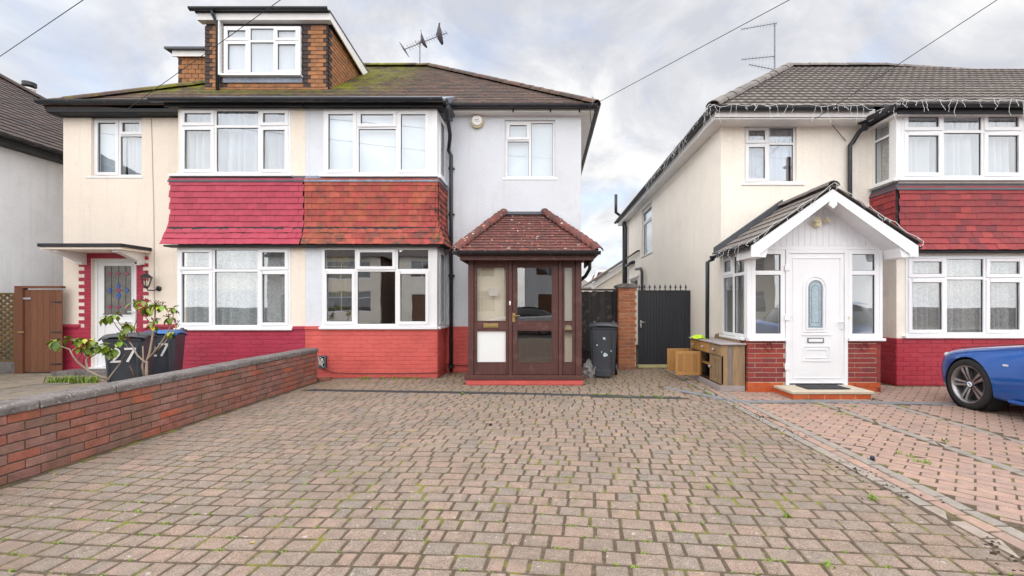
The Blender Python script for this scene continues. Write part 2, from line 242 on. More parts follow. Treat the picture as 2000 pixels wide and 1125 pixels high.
class MB:
    def __init__(s, M=None): s.v = []; s.f = []; s.M = M
    def add(s, vs, fs):
        n = len(s.v); s.v += [Vector(p) for p in vs]; s.f += [tuple(i + n for i in f) for f in fs]; return s
    def box(s, x0, x1, y0, y1, z0, z1, M=None):
        vs = [Vector((x, y, z)) for x in (x0, x1) for y in (y0, y1) for z in (z0, z1)]
        if M: vs = [M @ p for p in vs]
        return s.add(vs, [(0, 1, 3, 2), (4, 6, 7, 5), (0, 4, 5, 1), (2, 3, 7, 6), (0, 2, 6, 4), (1, 5, 7, 3)])
    def prism(s, poly, a, b, ax='y', M=None):
        f = {'y': lambda p, q: (p[0], q, p[1]), 'x': lambda p, q: (q, p[0], p[1]), 'z': lambda p, q: (p[0], p[1], q)}[ax]
        n = len(poly); vs = [Vector(f(p, a)) for p in poly] + [Vector(f(p, b)) for p in poly]
        if M: vs = [M @ p for p in vs]
        return s.add(vs, [tuple(range(n)), tuple(range(2 * n - 1, n - 1, -1))] + [(i, (i + 1) % n, n + (i + 1) % n, n + i) for i in range(n)])
    def tube(s, pts, r, n=8, caps=True):
        pts = [Vector(p) for p in pts]; rs = r if isinstance(r, (list, tuple)) else [r] * len(pts); rings = []; prev = None
        for i, p in enumerate(pts):
            d = (pts[min(i + 1, len(pts) - 1)] - pts[max(i - 1, 0)]).normalized()
            if prev is None: a = d.orthogonal().normalized()
            else:
                a = prev - d * prev.dot(d)
                a = a.normalized() if a.length > 1e-6 else d.orthogonal().normalized()
            prev = a; b = d.cross(a)
            rings.append([p + (a * math.cos(2 * math.pi * k / n) + b * math.sin(2 * math.pi * k / n)) * rs[i] for k in range(n)])
        vs = [q for ring in rings for q in ring]; fs = []
        for i in range(len(pts) - 1):
            for k in range(n): fs.append((i * n + k, i * n + (k + 1) % n, (i + 1) * n + (k + 1) % n, (i + 1) * n + k))
        if caps: fs += [tuple(range(n - 1, -1, -1)), tuple((len(pts) - 1) * n + k for k in range(n))]
        return s.add(vs, fs)
    def lathe(s, prof, n=24, M=None, caps=True):
        """prof: (radius, height) about local z"""
        vs = [Vector((r * math.cos(2 * math.pi * k / n), r * math.sin(2 * math.pi * k / n), z)) for r, z in prof for k in range(n)]
        if M: vs = [M @ p for p in vs]
        fs = [(i * n + k, i * n + (k + 1) % n, (i + 1) * n + (k + 1) % n, (i + 1) * n + k) for i in range(len(prof) - 1) for k in range(n)]
        if caps: fs += [tuple(range(n - 1, -1, -1)), tuple((len(prof) - 1) * n + k for k in range(n))]
        return s.add(vs, fs)
    def wall(s, x0, x1, z0, z1, y0, y1, holes=()):
        """slab with rectangular openings; y0 outer, y1 inner face"""
        xs = sorted({x0, x1, *[min(max(h[i], x0), x1) for h in holes for i in (0, 1)]}); zs = sorted({z0, z1, *[min(max(h[i], z0), z1) for h in holes for i in (2, 3)]})
        solid = lambda i, j: 0 <= i < len(xs) - 1 and 0 <= j < len(zs) - 1 and not any(h[0] - 1e-6 <= xs[i] and xs[i + 1] <= h[1] + 1e-6 and h[2] - 1e-6 <= zs[j] and zs[j + 1] <= h[3] + 1e-6 for h in holes)
        for i in range(len(xs) - 1):
            for j in range(len(zs) - 1):
                if not solid(i, j): continue
                a, b, c, d = xs[i], xs[i + 1], zs[j], zs[j + 1]
                s.add([(a, y0, c), (b, y0, c), (b, y0, d), (a, y0, d)], [(0, 1, 2, 3)]); s.add([(a, y1, c), (b, y1, c), (b, y1, d), (a, y1, d)], [(3, 2, 1, 0)])
                for (di, dj, p, q) in ((-1, 0, (a, c), (a, d)), (1, 0, (b, c), (b, d)), (0, -1, (a, c), (b, c)), (0, 1, (a, d), (b, d))):
                    if not solid(i + di, j + dj): s.add([(p[0], y0, p[1]), (q[0], y0, q[1]), (q[0], y1, q[1]), (p[0], y1, p[1])], [(0, 1, 2, 3)])
        return s
    def build(s, name, m, parent=None, bevel=0, smooth=False, sub=0, center=True):
        vs = [s.M @ p for p in s.v] if s.M else s.v
        lo = Vector([min(p[i] for p in vs) for i in range(3)]); hi = Vector([max(p[i] for p in vs) for i in range(3)])
        c = Vector(((lo.x + hi.x) / 2, (lo.y + hi.y) / 2, lo.z))
        me = bpy.data.meshes.new(name); me.from_pydata([tuple(p - c) for p in vs], [], s.f)
        bm = bmesh.new(); bm.from_mesh(me); bmesh.ops.remove_doubles(bm, verts=bm.verts, dist=1e-5); bmesh.ops.recalc_face_normals(bm, faces=bm.faces); bm.to_mesh(me); bm.free()
        if smooth: me.polygons.foreach_set('use_smooth', [True] * len(me.polygons))
        me.materials.append(m)
        o = bpy.data.objects.new(name, me); reg(o, Matrix.Translation(c), parent)
        if bevel:
            b = o.modifiers.new('bevel', 'BEVEL'); b.width = bevel; b.segments = 2; b.limit_method = 'ANGLE'; b.angle_limit = R(40)
        if sub:
            b = o.modifiers.new('sub', 'SUBSURF'); b.levels = sub; b.render_levels = sub
        return o
# ---- pieces (pavers, bricks, tiles): meshes shared, the 300 that show largest are objects, the rest one part of kind stuff
MESHES = {}
def cap_mesh(w_, h_, d, ch, var=0, jit=.002):
    """block whose show face is local +z: chamfered rim; x = width, y = height"""
    w_ = round(w_, 3); h_ = round(h_, 3); k = ('cap', w_, h_, d, ch, var, jit)
    if k in MESHES: return MESHES[k]
    rg = random.Random(str(k)); a, b = w_ / 2, h_ / 2; c = min(ch, a * .4, b * .4)
    j = lambda s: rg.uniform(-s, s)
    base = [(-a, -b), (a, -b), (a, b), (-a, b)]; base = [(x + j(jit), y + j(jit)) for x, y in base]
    ins = lambda p: (p[0] - math.copysign(c, p[0]), p[1] - math.copysign(c, p[1]))
    vs = [(x, y, -d) for x, y in base] + [(x, y, -c) for x, y in base] + [(*ins(p), j(jit)) for p in base]
    fs = [(0, 1, 5, 4), (1, 2, 6, 5), (2, 3, 7, 6), (3, 0, 4, 7), (4, 5, 9, 8), (5, 6, 10, 9), (6, 7, 11, 10), (7, 4, 8, 11), (8, 9, 10, 11)]
    me = bpy.data.meshes.new('piece'); me.from_pydata(vs, [], fs); MESHES[k] = me; return me
def tile_mesh(w_, L, t, var=0, waves=0):
    """roof tile: x width, y up the slope from its lower edge, z out; lower edge stands proud"""
    w_ = round(w_, 2); k = ('tile', w_, L, t, var, waves)
    if k in MESHES: return MESHES[k]
    rg = random.Random(str(k)); a = w_ / 2 - .0036; n = 3 if not waves else 4 * waves + 1; vs = []; fs = []
    for y, z in ((0, t * .9), (0, t * 2), (L, t * .5)):
        for i in range(n):
            u = i / (n - 1); zz = z
            if waves and z != t * .9: zz += .009 * (math.cos(u * waves * 2 * math.pi) * .5 + .5)
            elif not waves: zz += rg.uniform(-.0015, .0015)
            vs.append((-a + 2 * a * u, y + (rg.uniform(-.003, .003) if y == 0 else 0), zz))
    for r_ in range(2):
        for i in range(n - 1): fs.append((r_ * n + i, r_ * n + i + 1, (r_ + 1) * n + i + 1, (r_ + 1) * n + i))
    fs += [(0, n, 2 * n), (n - 1, 3 * n - 1, 2 * n - 1)]
    me = bpy.data.meshes.new('piece'); me.from_pydata(vs, [], fs); MESHES[k] = me; return me
def arc_mesh(r, L, n=7, t=.014):
    k = ('arc', r, L)
    if k in MESHES: return MESHES[k]
    vs = []; fs = []
    for y, q in ((0, 1.06), (L, 1.0)):
        for rr in (r * q, r * q - t):
            for i in range(n): a = math.pi * (i / (n - 1)); vs.append((rr * math.cos(a), y, rr * math.sin(a) * .8))
    for i in range(n - 1): fs += [(i + 1, i, 2 * n + i, 2 * n + i + 1), (i, i + 1, n + i + 1, n + i)]
    me = bpy.data.meshes.new('piece'); me.from_pydata(vs, [], fs); MESHES[k] = me; return me
def pieces(parent, name, items, m, limit=300, infill=None, size=.1):
    """items: (mesh, world matrix[, material])"""
    sc_ = []
    for it in items:
        p = it[1].translation
        if p.y > .6:
            x = CX + F * p.x / p.y; y = CY - F * (p.z - H) / p.y
            vis = -25 < x < 2025 and -25 < y < 1150
        else: vis = False
        sc_.append((0 if vis else 1, p.length, it))
    sc_.sort(key=lambda a: a[:2])
    single = [a[2] for a in sc_ if a[0] == 0][:limit]; ids = {id(a) for a in single}; rest = [it for it in items if id(it) not in ids]
    for it in single:
        me = it[0]; mm = it[2] if len(it) > 2 else m
        key = (id(me), mm.name)
        if key not in MESHES:
            if len(me.materials) == 0: me.materials.append(mm); MESHES[key] = me
            elif me.materials[0] == mm: MESHES[key] = me
            else:
                m2 = me.copy(); m2.materials.clear(); m2.materials.append(mm); MESHES[key] = m2
        o = bpy.data.objects.new(name, MESHES[key]); reg(o, it[1], parent)
    by = {}
    for it in rest: by.setdefault((it[2] if len(it) > 2 else m).name, []).append(it)
    for mn, its in by.items():
        V = []; Fs = []; rn = []; n = 0; cache = {}
        for it in its:
            me = it[0]
            if id(me) not in cache:
                co = np.empty(len(me.vertices) * 3); me.vertices.foreach_get('co', co); cache[id(me)] = (co.reshape(-1, 3), [tuple(p.vertices) for p in me.polygons])
            co, fs = cache[id(me)]; A = np.array(it[1]); V.append(co @ A[:3, :3].T + A[:3, 3]); r_ = random.random()
            Fs += [tuple(i + n for i in f) for f in fs]; rn += [r_] * len(fs); n += len(co)
        V = np.concatenate(V); c = V.mean(0); me = bpy.data.meshes.new(name + '_infill'); me.from_pydata((V - c).tolist(), [], Fs); me.materials.append(MATS[mn])
        me.attributes.new('rnd', 'FLOAT', 'FACE').data.foreach_set('value', rn)
        o = bpy.data.objects.new(infill or name + '_infill', me); reg(o, Matrix.Translation(c), parent); o['kind'] = 'stuff'
def basis(o, x, y, z): return Matrix(((x[0], y[0], z[0], o[0]), (x[1], y[1], z[1], o[1]), (x[2], y[2], z[2], o[2]), (0, 0, 0, 1)))
def wob(a=.006): return Matrix.Rotation(random.uniform(-a, a), 4, 'Z') @ Matrix.Rotation(random.uniform(-a, a), 4, 'X')
def brickwork(o, x, x0, x1, z0, z1, bl=.215, bh=.065, j=.01, d=.05, proud=.008, ch=.004, bond=.5, jit=.002, off=0, m=None, jz=.002):
    """bricks on an upright face through o, along unit x; returns piece items"""
    x = Vector(x); up = Vector((0, 0, 1)); nrm = x.cross(up); its = []; z = z0; r_ = 0
    while z + bh * .5 < z1:
        hh = min(bh, z1 - z); p = x0 - bl * (bond if r_ % 2 else 0) - off
        while p < x1:
            a, b = max(p, x0), min(p + bl, x1)
            if b - a > .03:
                me = cap_mesh(round(b - a, 2), round(hh, 3), d, ch, random.randrange(3), jit)
                c = Vector(o) + x * ((a + b) / 2) + up * (z + hh / 2) + nrm * (proud + random.uniform(-jz, jz))
                it = (me, basis(c, x, up, nrm) @ wob(.004)); its.append(it + (m,) if m else it)
            p += bl + j
        z += bh + j; r_ += 1
    return its
def tilefield(o, u, v, poly, tw, gauge, L, t, waves=0, m=None, wobble=.008):
    """plain tiles on the plane o + a*u + b*v inside a convex outline poly [(a,b)]"""
    u = Vector(u).normalized(); v = Vector(v).normalized(); n = u.cross(v); its = []; b = min(p[1] for p in poly); top = max(p[1] for p in poly); r_ = 0
    while b < top - .01:
        xs = []; bm_ = min(b + gauge * .35, top)
        for i in range(len(poly)):
            p, q = poly[i], poly[(i + 1) % len(poly)]
            if (p[1] - bm_) * (q[1] - bm_) <= 0 and p[1] != q[1]: xs.append(p[0] + (q[0] - p[0]) * (bm_ - p[1]) / (q[1] - p[1]))
        if len(xs) >= 2:
            a0, a1 = min(xs), max(xs); k = math.floor(a0 / tw) - 1; off = tw * (.5 if r_ % 2 and not waves else 0)
            while k * tw + off < a1:
                l, h_ = max(a0, k * tw + off), min(a1, k * tw + off + tw)
                if h_ - l > .03:
                    me = tile_mesh(h_ - l, L, t, random.randrange(3), waves if h_ - l > tw * .6 else (1 if waves else 0))
                    c = Vector(o) + u * ((l + h_) / 2) + v * b
                    it = (me, basis(c, u, v, n) @ wob(wobble)); its.append(it + (m,) if m else it)
                k += 1
        b += gauge; r_ += 1
    return its
def ridge(p, q, r=.11, L=.32, m=None):
    p = Vector(p); q = Vector(q); d = q - p; n = max(1, round(d.length / L)); y = d.normalized(); x = y.cross(Vector((0, 0, 1))).normalized(); z = x.cross(y)
    me = arc_mesh(r, round(d.length / n, 3) + .02)
    its = [(me, basis(p + d * (i / n), x, y, z) @ wob(.02)) for i in range(n)]
    return [it + (m,) for it in its] if m else its
# ---- windows and curtains
def window(house, x0, x1, z0, z1, y, cols, M=None, sill=True, glass=None, name='window', fw=.05, lab=None, sillm=None, sx=(.05, .05), depth=.07, frame=None):
    glass = glass or GLASS; frame = frame or UPVC
    mb = MB(M); y1 = y + depth
    mb.box(x0, x0 + fw, y, y1, z0, z1).box(x1 - fw, x1, y, y1, z0, z1).box(x0 + fw, x1 - fw, y, y1, z1 - fw, z1).box(x0 + fw, x1 - fw, y, y1, z0, z0 + fw)
    lights = []; tot = sum(c[0] for c in cols); p = x0
    for i, (cw, rows) in enumerate(cols):
        q = p + (x1 - x0) * cw / tot; a = p + (fw if i == 0 else fw / 2); b = q - (fw if i == len(cols) - 1 else fw / 2)
        if i < len(cols) - 1: mb.box(q - fw / 2, q + fw / 2, y, y1, z0 + fw, z1 - fw)
        rt = sum(r_[0] for r_ in rows); zt = z1
        for j, (rh, kd) in enumerate(rows):
            zb = zt - (z1 - z0) * rh / rt; c = zb + (fw if j == len(rows) - 1 else fw / 2); d = zt - (fw if j == 0 else fw / 2)
            if j < len(rows) - 1: mb.box(a, b, y, y1, zb - fw / 2, zb + fw / 2)
            lights.append((a, b, c, d, kd)); zt = zb
        p = q
    wo = mb.build(name, frame, house, bevel=.005)
    if lab: wo['label'] = lab
    seal = MB(M)
    for (a, b, c, d, kd) in lights:
        g = .006
        if kd == 'O':
            s = .045; o_ = .012
            MB(M).box(a - o_, a + s, y - .016, y + .05, c - o_, d + o_).box(b - s, b + o_, y - .016, y + .05, c - o_, d + o_).box(a + s, b - s, y - .016, y + .05, d - s, d + o_).box(a + s, b - s, y - .016, y + .05, c - o_, c + s).build('sash', frame, wo, bevel=.006)
            a, b, c, d = a + s, b - s, c + s, d - s; yy = y + .012
        else: yy = y + .022
        seal.box(a, a + g, yy - .004, yy + .012, c, d).box(b - g, b, yy - .004, yy + .012, c, d).box(a + g, b - g, yy - .004, yy + .012, d - g, d).box(a + g, b - g, yy - .004, yy + .012, c, c + g)
        MB(M).box(a + .001, b - .001, yy + .001, yy + .007, c + .001, d - .001).build('pane', glass, wo)
    seal.build('glazing_seal', SEAL, wo)
    if sill: MB(M).box(x0 - sx[0], x1 + sx[1], y - .06, y + .045, z0 - .045, z0 - .003).build('sill', sillm or UPVC, wo, bevel=.006)
    return wo
def curtain(x0, x1, z0, z1, y, m, label, cat='curtain', M=None, amp=.02, waves=9, name='net_curtain', group=None, pinch=0):
    mb = MB(M); n = int(waves * 8); vs = []; fs = []; nz_ = 7; ph = random.uniform(0, 6)
    for j in range(nz_):
        v = j / (nz_ - 1)
        for i in range(n + 1):
            u = i / n; uu = u + .25 * math.sin(u * waves * 2.4 + ph) / waves
            xx = x0 + (x1 - x0) * u
            if pinch: xx = x0 + (x1 - x0) * (u * (1 - pinch * math.sin(v * math.pi * .9)))
            vs.append((xx, y + amp * math.sin(uu * waves * 2 * math.pi + ph + .5 * math.sin(v * 3 + u * 7)) * (.6 + .5 * (1 - v)), z0 + (z1 - z0) * v))
    for j in range(nz_ - 1):
        for i in range(n): k = j * (n + 1) + i; fs.append((k, k + 1, k + n + 2, k + n + 1))
    mb.add(vs, fs); o = mb.build(name, m, None, smooth=True)
    return tag(o, label, cat, group)
def half_gutter(p, q, r=.055, n=8):
    """half-round channel from p to q, hanging below the line"""
    mb = MB(); p = Vector(p); q = Vector(q); d = (q - p).normalized(); s = d.cross(Vector((0, 0, 1))).normalized(); up = Vector((0, 0, 1)); vs = []; fs = []
    for e_ in (p, q):
        for rr in (r, r - .006):
            for i in range(n + 1): a = math.pi * i / n; vs.append(e_ + s * math.cos(a) * rr - up * math.sin(a) * rr)
    m_ = n + 1
    for i in range(n): fs += [(i, i + 1, 2 * m_ + i + 1, 2 * m_ + i), (m_ + i, 3 * m_ + i, 3 * m_ + i + 1, m_ + i + 1), (i, m_ + i, m_ + i + 1, i + 1), (2 * m_ + i, 2 * m_ + i + 1, 3 * m_ + i + 1, 3 * m_ + i)]
    fs += [(0, 2 * m_, 3 * m_, m_), (n, m_ + n, 3 * m_ + n, 2 * m_ + n)]
    return mb.add(vs, fs)
def leaf_pts(M, L, w_, fold=.25):
    """a pointed oval leaf, folded along its rib; local y from stalk to tip"""
    vs = [(0, 0, 0), (-w_ * .38, L * .3, L * fold * .35), (0, L * .33, 0), (w_ * .38, L * .3, L * fold * .35), (-w_ * .5, L * .6, L * fold * .3), (0, L * .65, -L * .04), (w_ * .5, L * .6, L * fold * .3), (0, L, -L * .14)]
    return [M @ Vector(v) for v in vs], [(0, 2, 1), (0, 3, 2), (1, 2, 5, 4), (2, 3, 6, 5), (4, 5, 7), (5, 6, 7)]
# ================================================================== the setting
def sheet(name, x0, x1, y0, y1, z, m, kind='structure', parent=None):
    o = MB().box(x0, x1, y0, y1, z - .05, z).build(name, m, parent)
    if kind: o['kind'] = kind
    return o
sheet('ground', -600, 600, -600, 600, -.16, SOIL)
XW, XE = wx(0, gy(950)), 2.44                 # face of the garden wall, edge of the neighbouring drive
drive = sheet('driveway', XW - .05, XE + .2, -1.6, 9.6, -.0025, JOINT)
drive2 = sheet('neighbour_driveway', XE + .2, 12, -1.6, 9.9, -.003, JOINT)
sheet('pavement', -60, 60, -3.6, -1.6, -.02, FLAG); MB().box(-60, 60, -3.75, -3.6, -.2, -.02).build('kerb', CONC)['kind'] = 'structure'
sheet('road', -60, 60, -10.6, -3.75, -.14, ASPH); sheet('far_pavement', -60, 60, -13, -10.6, -.03, FLAG)
# pavers of the main drive: rows swing a few degrees off the house front
ANG = R(-5); U = Vector((math.cos(ANG), math.sin(ANG), 0)); V_ = Vector((-math.sin(ANG), math.cos(ANG), 0)); Z_ = Vector((0, 0, 1))
def bend(x, y): return (.055 * math.exp(-((x + .6) / 1.0) ** 2) + .02 * math.sin(x * 1.1 + .6)) * max(0, min(1, (6 - y) / 3))
its = []; rd = .1256; gap = .0115; O0 = Vector((-1, 2, 0)); rg = random.Random(3)
for r_ in range(-34, 66):
    a = -4.2 + rg.uniform(-.2, 0)
    while a < 5:
        wd = rg.choice([.095, .12, .15, .15, .17, .17, .18]) * rg.uniform(.98, 1.02)
        c = O0 + U * (a + wd / 2) + V_ * (r_ * rd)
        xl, xr = max(c.x - wd / 2, XW + .06), min(c.x + wd / 2, XE - .01)
        if xr - xl > .04 and -1.55 < c.y < 9.3 and not (c.y > 8.02 and c.x < -1.93) and not (c.x < .62 and c.x > -1.3 and c.y > 7.38) and c.y < 8.75 + (1.2 if c.x > .7 else 0):
            cx_ = (xl + xr) / 2; y_ = c.y + (cx_ - c.x) * math.tan(ANG); sl_ = (bend(cx_ + .05, y_) - bend(cx_ - .05, y_)) / .1
            me = cap_mesh(round(xr - xl - gap, 3), rd - gap + rg.choice([-.002, 0, .002]), .05, .008, rg.randrange(4), .0025)
            c = Vector((cx_, y_ + bend(cx_, y_) + rg.uniform(-.002, .002), rg.uniform(.0008, .0026) + .001 * mnoise.noise((cx_ * .9, y_ * .9, 0))))
            its.append((me, basis(c, U, V_, Z_) @ Matrix.Rotation(math.atan(sl_) + rg.uniform(-.012, .012), 4, 'Z') @ Matrix.Rotation(rg.uniform(-.004, .004), 4, 'X')))
        a += wd + .001
# two channels of the drive drain replace the pavers under them
def near_line(p, a, b, d):
    a = Vector(a).to_2d(); b = Vector(b).to_2d(); p = p.to_2d(); t = max(0, min(1, (p - a).dot(b - a) / (b - a).length_squared)); return (p - a - (b - a) * t).length < d
def gp(x, y): Y = gy(y); return Vector((wx(x, Y), Y, 0))
CH1 = [gp(604, 762), gp(1000, 768.5), gp(1330, 778)]; CH2 = [gp(1298, 757), gp(1372, 771), gp(1440, 785), gp(1600, 784), gp(1900, 790), gp(2060, 792)]
on_ch = lambda p: any(near_line(p, c[i], c[i + 1], .075) for c in (CH1, CH2) for i in range(len(c) - 1))
pieces(drive, 'paver', [i for i in its if not on_ch(i[1].translation)], PAVE, infill='paver_infill')
def channel(name, pts, m, label):
    mb = MB(); e_ = thing(name, pts[0], label, 'drain')
    for i in range(len(pts) - 1):
        d = (pts[i + 1] - pts[i]); u = d.normalized(); v = Vector((-u.y, u.x, 0)); L = d.length
        mb.box(-.004, L + .004, -.062, -.052, -.05, .006, basis(pts[i], u, v, Z_)).box(-.004, L + .004, .052, .062, -.05, .006, basis(pts[i], u, v, Z_))
        mb.box(-.004, L + .004, -.052, .052, -.04, -.012, basis(pts[i], u, v, Z_))
    mb.build('channel_body', m, e_)
    g = MB()
    for i in range(len(pts) - 1):
        d = (pts[i + 1] - pts[i]); u = d.normalized(); v = Vector((-u.y, u.x, 0)); k = int(d.length / .03)
        for j in range(k): g.box((j + .2) * .03, (j + .8) * .03, -.051, .051, -.012, .003, basis(pts[i], u, v, Z_))
    g.build('grating', m, e_)['kind'] = 'stuff'
channel('drain_channel', CH1, DRAIN, 'dark slotted drain channel crossing the driveway in front of the brown porch'); channel('drain_channel', CH2, DRAINL, 'pale grey drain channel running in front of the white porch step')
# neighbour's drive: border courses, 45 degree field, two grey bands
its = []
for k, (xx, m_) in enumerate(((XE + .05, PAVEG), (XE + .155, PAVE2), (XE + .26, PAVEG))):
    y = -1.5 + .07 * k
    while y < 9.3:
        its.append((cap_mesh(.095, .195, .05, .006, rg.randrange(4), .004), basis(Vector((xx + rg.uniform(-.004, .004), y, rg.uniform(-.001, .003))), (1, 0, 0), (0, 1, 0), Z_) @ wob(.012), m_)); y += .205
bands = (3.72, 4.55)
for bx_ in bands:
    y = -1.5
    while y < 6.05: its.append((cap_mesh(.098, .195, .05, .005, rg.randrange(4), .003), basis(Vector((bx_, y, rg.uniform(-.002, .002))), (1, 0, 0), (0, 1, 0), Z_) @ wob(.008), PAVEG)); y += .204
u2 = Vector((.72, -.694, 0)); v2 = Vector((.694, .72, 0))
for i in range(-70, 70):
    for j in range(-60, 90):
        c = Vector((4, 4, 0)) + u2 * ((i + (.5 if j % 2 else 0)) * .204) + v2 * (j * .104)
        if XE + .34 < c.x < 11.5 and -1.5 < c.y < 9.5 and (c.x < 3.02 or c.y < 7.25) and not any(abs(c.x - b) < .075 for b in bands) and not on_ch(c):
            its.append((cap_mesh(.196, .096, .05, .005, rg.randrange(4), .003), basis(c + Z_ * rg.uniform(-.001, .001), u2, v2, Z_) @ wob(.006), PAVE2))
pieces(drive2, 'paver', its, PAVE2, infill='paver_infill')
# flagged front garden of the left house
garden = sheet('garden_path', -10.9, XW - .3, 2, 12, -.015, JOINT); its = []
for i in range(9):
    y = 2.3
    while y < 8.6:
        hh = rg.choice([.35, .45, .5]); x = -10.6 + i * .56
        if x < -6.6 or y > 7: its.append((cap_mesh(.53, hh - .02, .05, .008, rg.randrange(4), .006), basis(Vector((x + .12, y + hh / 2, rg.uniform(-.004, .006))), (1, 0, 0), (0, 1, 0), Z_) @ wob(.012)))
        y += hh
pieces(garden, 'flagstone', its, FLAG)
MB().box(-6.5, XW - .3, 2, 7, -.1, .04).build('planting_bed', SOIL)['kind'] = 'structure'

# ================================================================== the semi-detached pair
YM, YB, XP, XL, XR = 8.77, 8.08, -4.35, -9.49, .706
EY, EZ, RY, RZ = 8.55, 5.16, 12.5, 8.0; SL = math.hypot(RY - EY, RZ - EZ); SV = Vector((0, RY - EY, RZ - EZ)) / SL
HA = thing('semi_detached_house', (-7, 10, 0), 'cream rendered house with crimson tile bay, roof dormer and flat door canopy', 'house')
HB = thing('semi_detached_house', (-2, 10, 0), 'white rendered house with faded red tile bay and brown timber porch', 'house')
def solid_roof(name, pts_top, quads, zb, m, parent):
    mb = MB(); mb.add(pts_top, quads); return mb.build(name, m, parent)
# --- roofs (deck with tiles on it)
xe, xrd = .97, -3.23; xle, xld = -9.62, -5.5; YR = 2 * RY - EY; TO = -.02
pb = [(XP + .001, EY, EZ), (xe, EY, EZ), (xrd, RY, RZ), (XP + .001, RY, RZ), (xe, YR, EZ), (XP + .001, YR, EZ)]
def deck(p, q, house):
    P_ = [Vector(a) + Vector((0, 0, TO)) for a in p]; n = len(P_); low = [Vector((a.x, a.y, EZ - .06)) for a in P_]
    mb = MB(); mb.add(P_ + [low[0], low[1], low[4], low[5]], q + [(n, n + 3, n + 2, n + 1)]); return mb.build('roof', DTILE, house)
q_ = [(0, 1, 2, 3), (1, 4, 2), (3, 2, 4, 5), (0, 6, 7, 1), (1, 7, 8, 4), (4, 8, 9, 5), (0, 3, 5, 9, 6)]
rB = deck(pb, q_, HB)
pa = [(XP - .001, EY, EZ), (xle, EY, EZ), (xld, RY, RZ), (XP - .001, RY, RZ), (xle, YR, EZ), (XP - .001, YR, EZ)]
rA = deck(pa, q_, HA)
G_, TW, TL, TT = .165, .2, .23, .011
pieces(rB, 'roof_tile', tilefield((XP, EY - .05, EZ - .03), (1, 0, 0), SV, [(0, 0), (xe - XP, 0), (xrd - XP, SL), (0, SL)], TW, G_, TL, TT), ATILE)
pieces(rA, 'roof_tile', tilefield((xle, EY - .05, EZ - .03), (1, 0, 0), SV, [(0, 0), (XP - xle, 0), (XP - xle, SL), (xld - xle, SL)], TW, G_, TL, TT), ATILE)
hv = Vector((xrd - xe, 0, RZ - EZ)); pieces(rB, 'roof_tile', tilefield((xe, EY, EZ), (0, 1, 0), hv, [(0, 0), (YR - EY, 0), (RY - EY, hv.length)], TW, G_, TL, TT), ATILE, limit=0, infill='side_slope_tiles')
hv = Vector((xld - xle, 0, RZ - EZ)); pieces(rA, 'roof_tile', tilefield((xle, YR, EZ), (0, -1, 0), hv, [(0, 0), (YR - EY, 0), (RY - EY, hv.length)], TW, G_, TL, TT), ATILE, limit=0, infill='side_slope_tiles')
pieces(rB, 'ridge_tile', ridge((xe + .02, EY - .02, EZ + .0), (xrd, RY, RZ + .02)) + ridge((xrd, RY, RZ + .02), (XP, RY, RZ + .02)), ATILE)
pieces(rA, 'ridge_tile', ridge((xle, EY - .02, EZ), (xld, RY, RZ + .02)) + ridge((XP, RY, RZ + .02), (xld, RY, RZ + .02)), ATILE)
# --- eaves: fascia, soffit, gutter
e_ = MB().box(-1.8, xe - .05, EY + .05, EY + .075, EZ - .115, EZ - .03).box(xe - .05, xe - .025, EY + .05, YR - .1, EZ - .115, EZ - .03).build('fascia', FASC, HB, bevel=.004)
MB().box(-1.8, xe - .05, EY + .076, YM + .05, EZ - .115, EZ - .10).box(XR, xe - .05, YM + .05, YR - .1, EZ - .115, EZ - .10).build('soffit', FASC, HB)
g = half_gutter((-1.86, EY - .04, EZ - .01), (xe + .03, EY - .04, EZ - .01), .062).build('gutter', GUTTER, HB, smooth=False)
half_gutter((xe + .03, EY - .1, EZ - .01), (xe + .03, YR, EZ - .01), .062).build('gutter', GUTTER, HB)
for xx in (-.62, .1, .66): MB().box(xx - .014, xx + .014, EY + .035, EY + .048, EZ - .12, EZ - .06).build('gutter_bracket', GUTTER, g)
MB().box(xle + .03, -6.7, EY, EY + .025, EZ - .13, EZ + .02).box(xle + .03, xle + .055, EY, YR - .1, EZ - .13, EZ + .02).build('fascia', DFASC, HA, bevel=.004)
MB().box(xle + .03, -6.7, EY + .026, YM + .05, EZ - .135, EZ - .12).build('soffit', DFASC, HA)
half_gutter((xle - .06, EY - .06, EZ + .06), (-6.78, EY - .06, EZ + .06), .07).build('gutter', GUTTER, HA)
# --- bay roof strips
GYB, GZB = 7.93, 4.965
def bayroof(h, x0, x1, cut):
    mb = MB(); mb.prism([(GYB - .03, GZB + .02), (9.1, GZB + .62), (9.1, GZB + .5), (YM, GZB - .02), (GYB - .03, GZB - .01)], x0, x1, 'x'); return mb.build('bay_roof', LEAD, h)
bayroof(HA, -6.86, XP - .001, 0); bayroof(HB, XP + .001, -1.82, 1)
for h, a, b in ((HA, -6.86, XP), (HB, XP, -1.8)):
    MB().box(a + .04, b - .03 if h is HB else b - .001, YB - .12, YB - .1, GZB - .10, GZB - .012).build('bay_fascia', DFASC, h)
    MB().box(a + .04, b - .03 if h is HB else b - .001, YB - .099, YB + .2, GZB - .075, GZB - .02).build('bay_soffit', DFASC, h)
half_gutter((-6.98, GYB - .07, GZB + .0), (XP, GYB - .07, GZB + .0), .062).build('bay_gutter', GUTTER, HA)
half_gutter((XP, GYB - .07, GZB + .0), (-1.8, GYB - .07, GZB + .0), .062).build('bay_gutter', GUTTER, HB)
half_gutter((-1.79, GYB - .1, GZB), (-1.79, EY, GZB), .06).build('bay_gutter', GUTTER, HB)
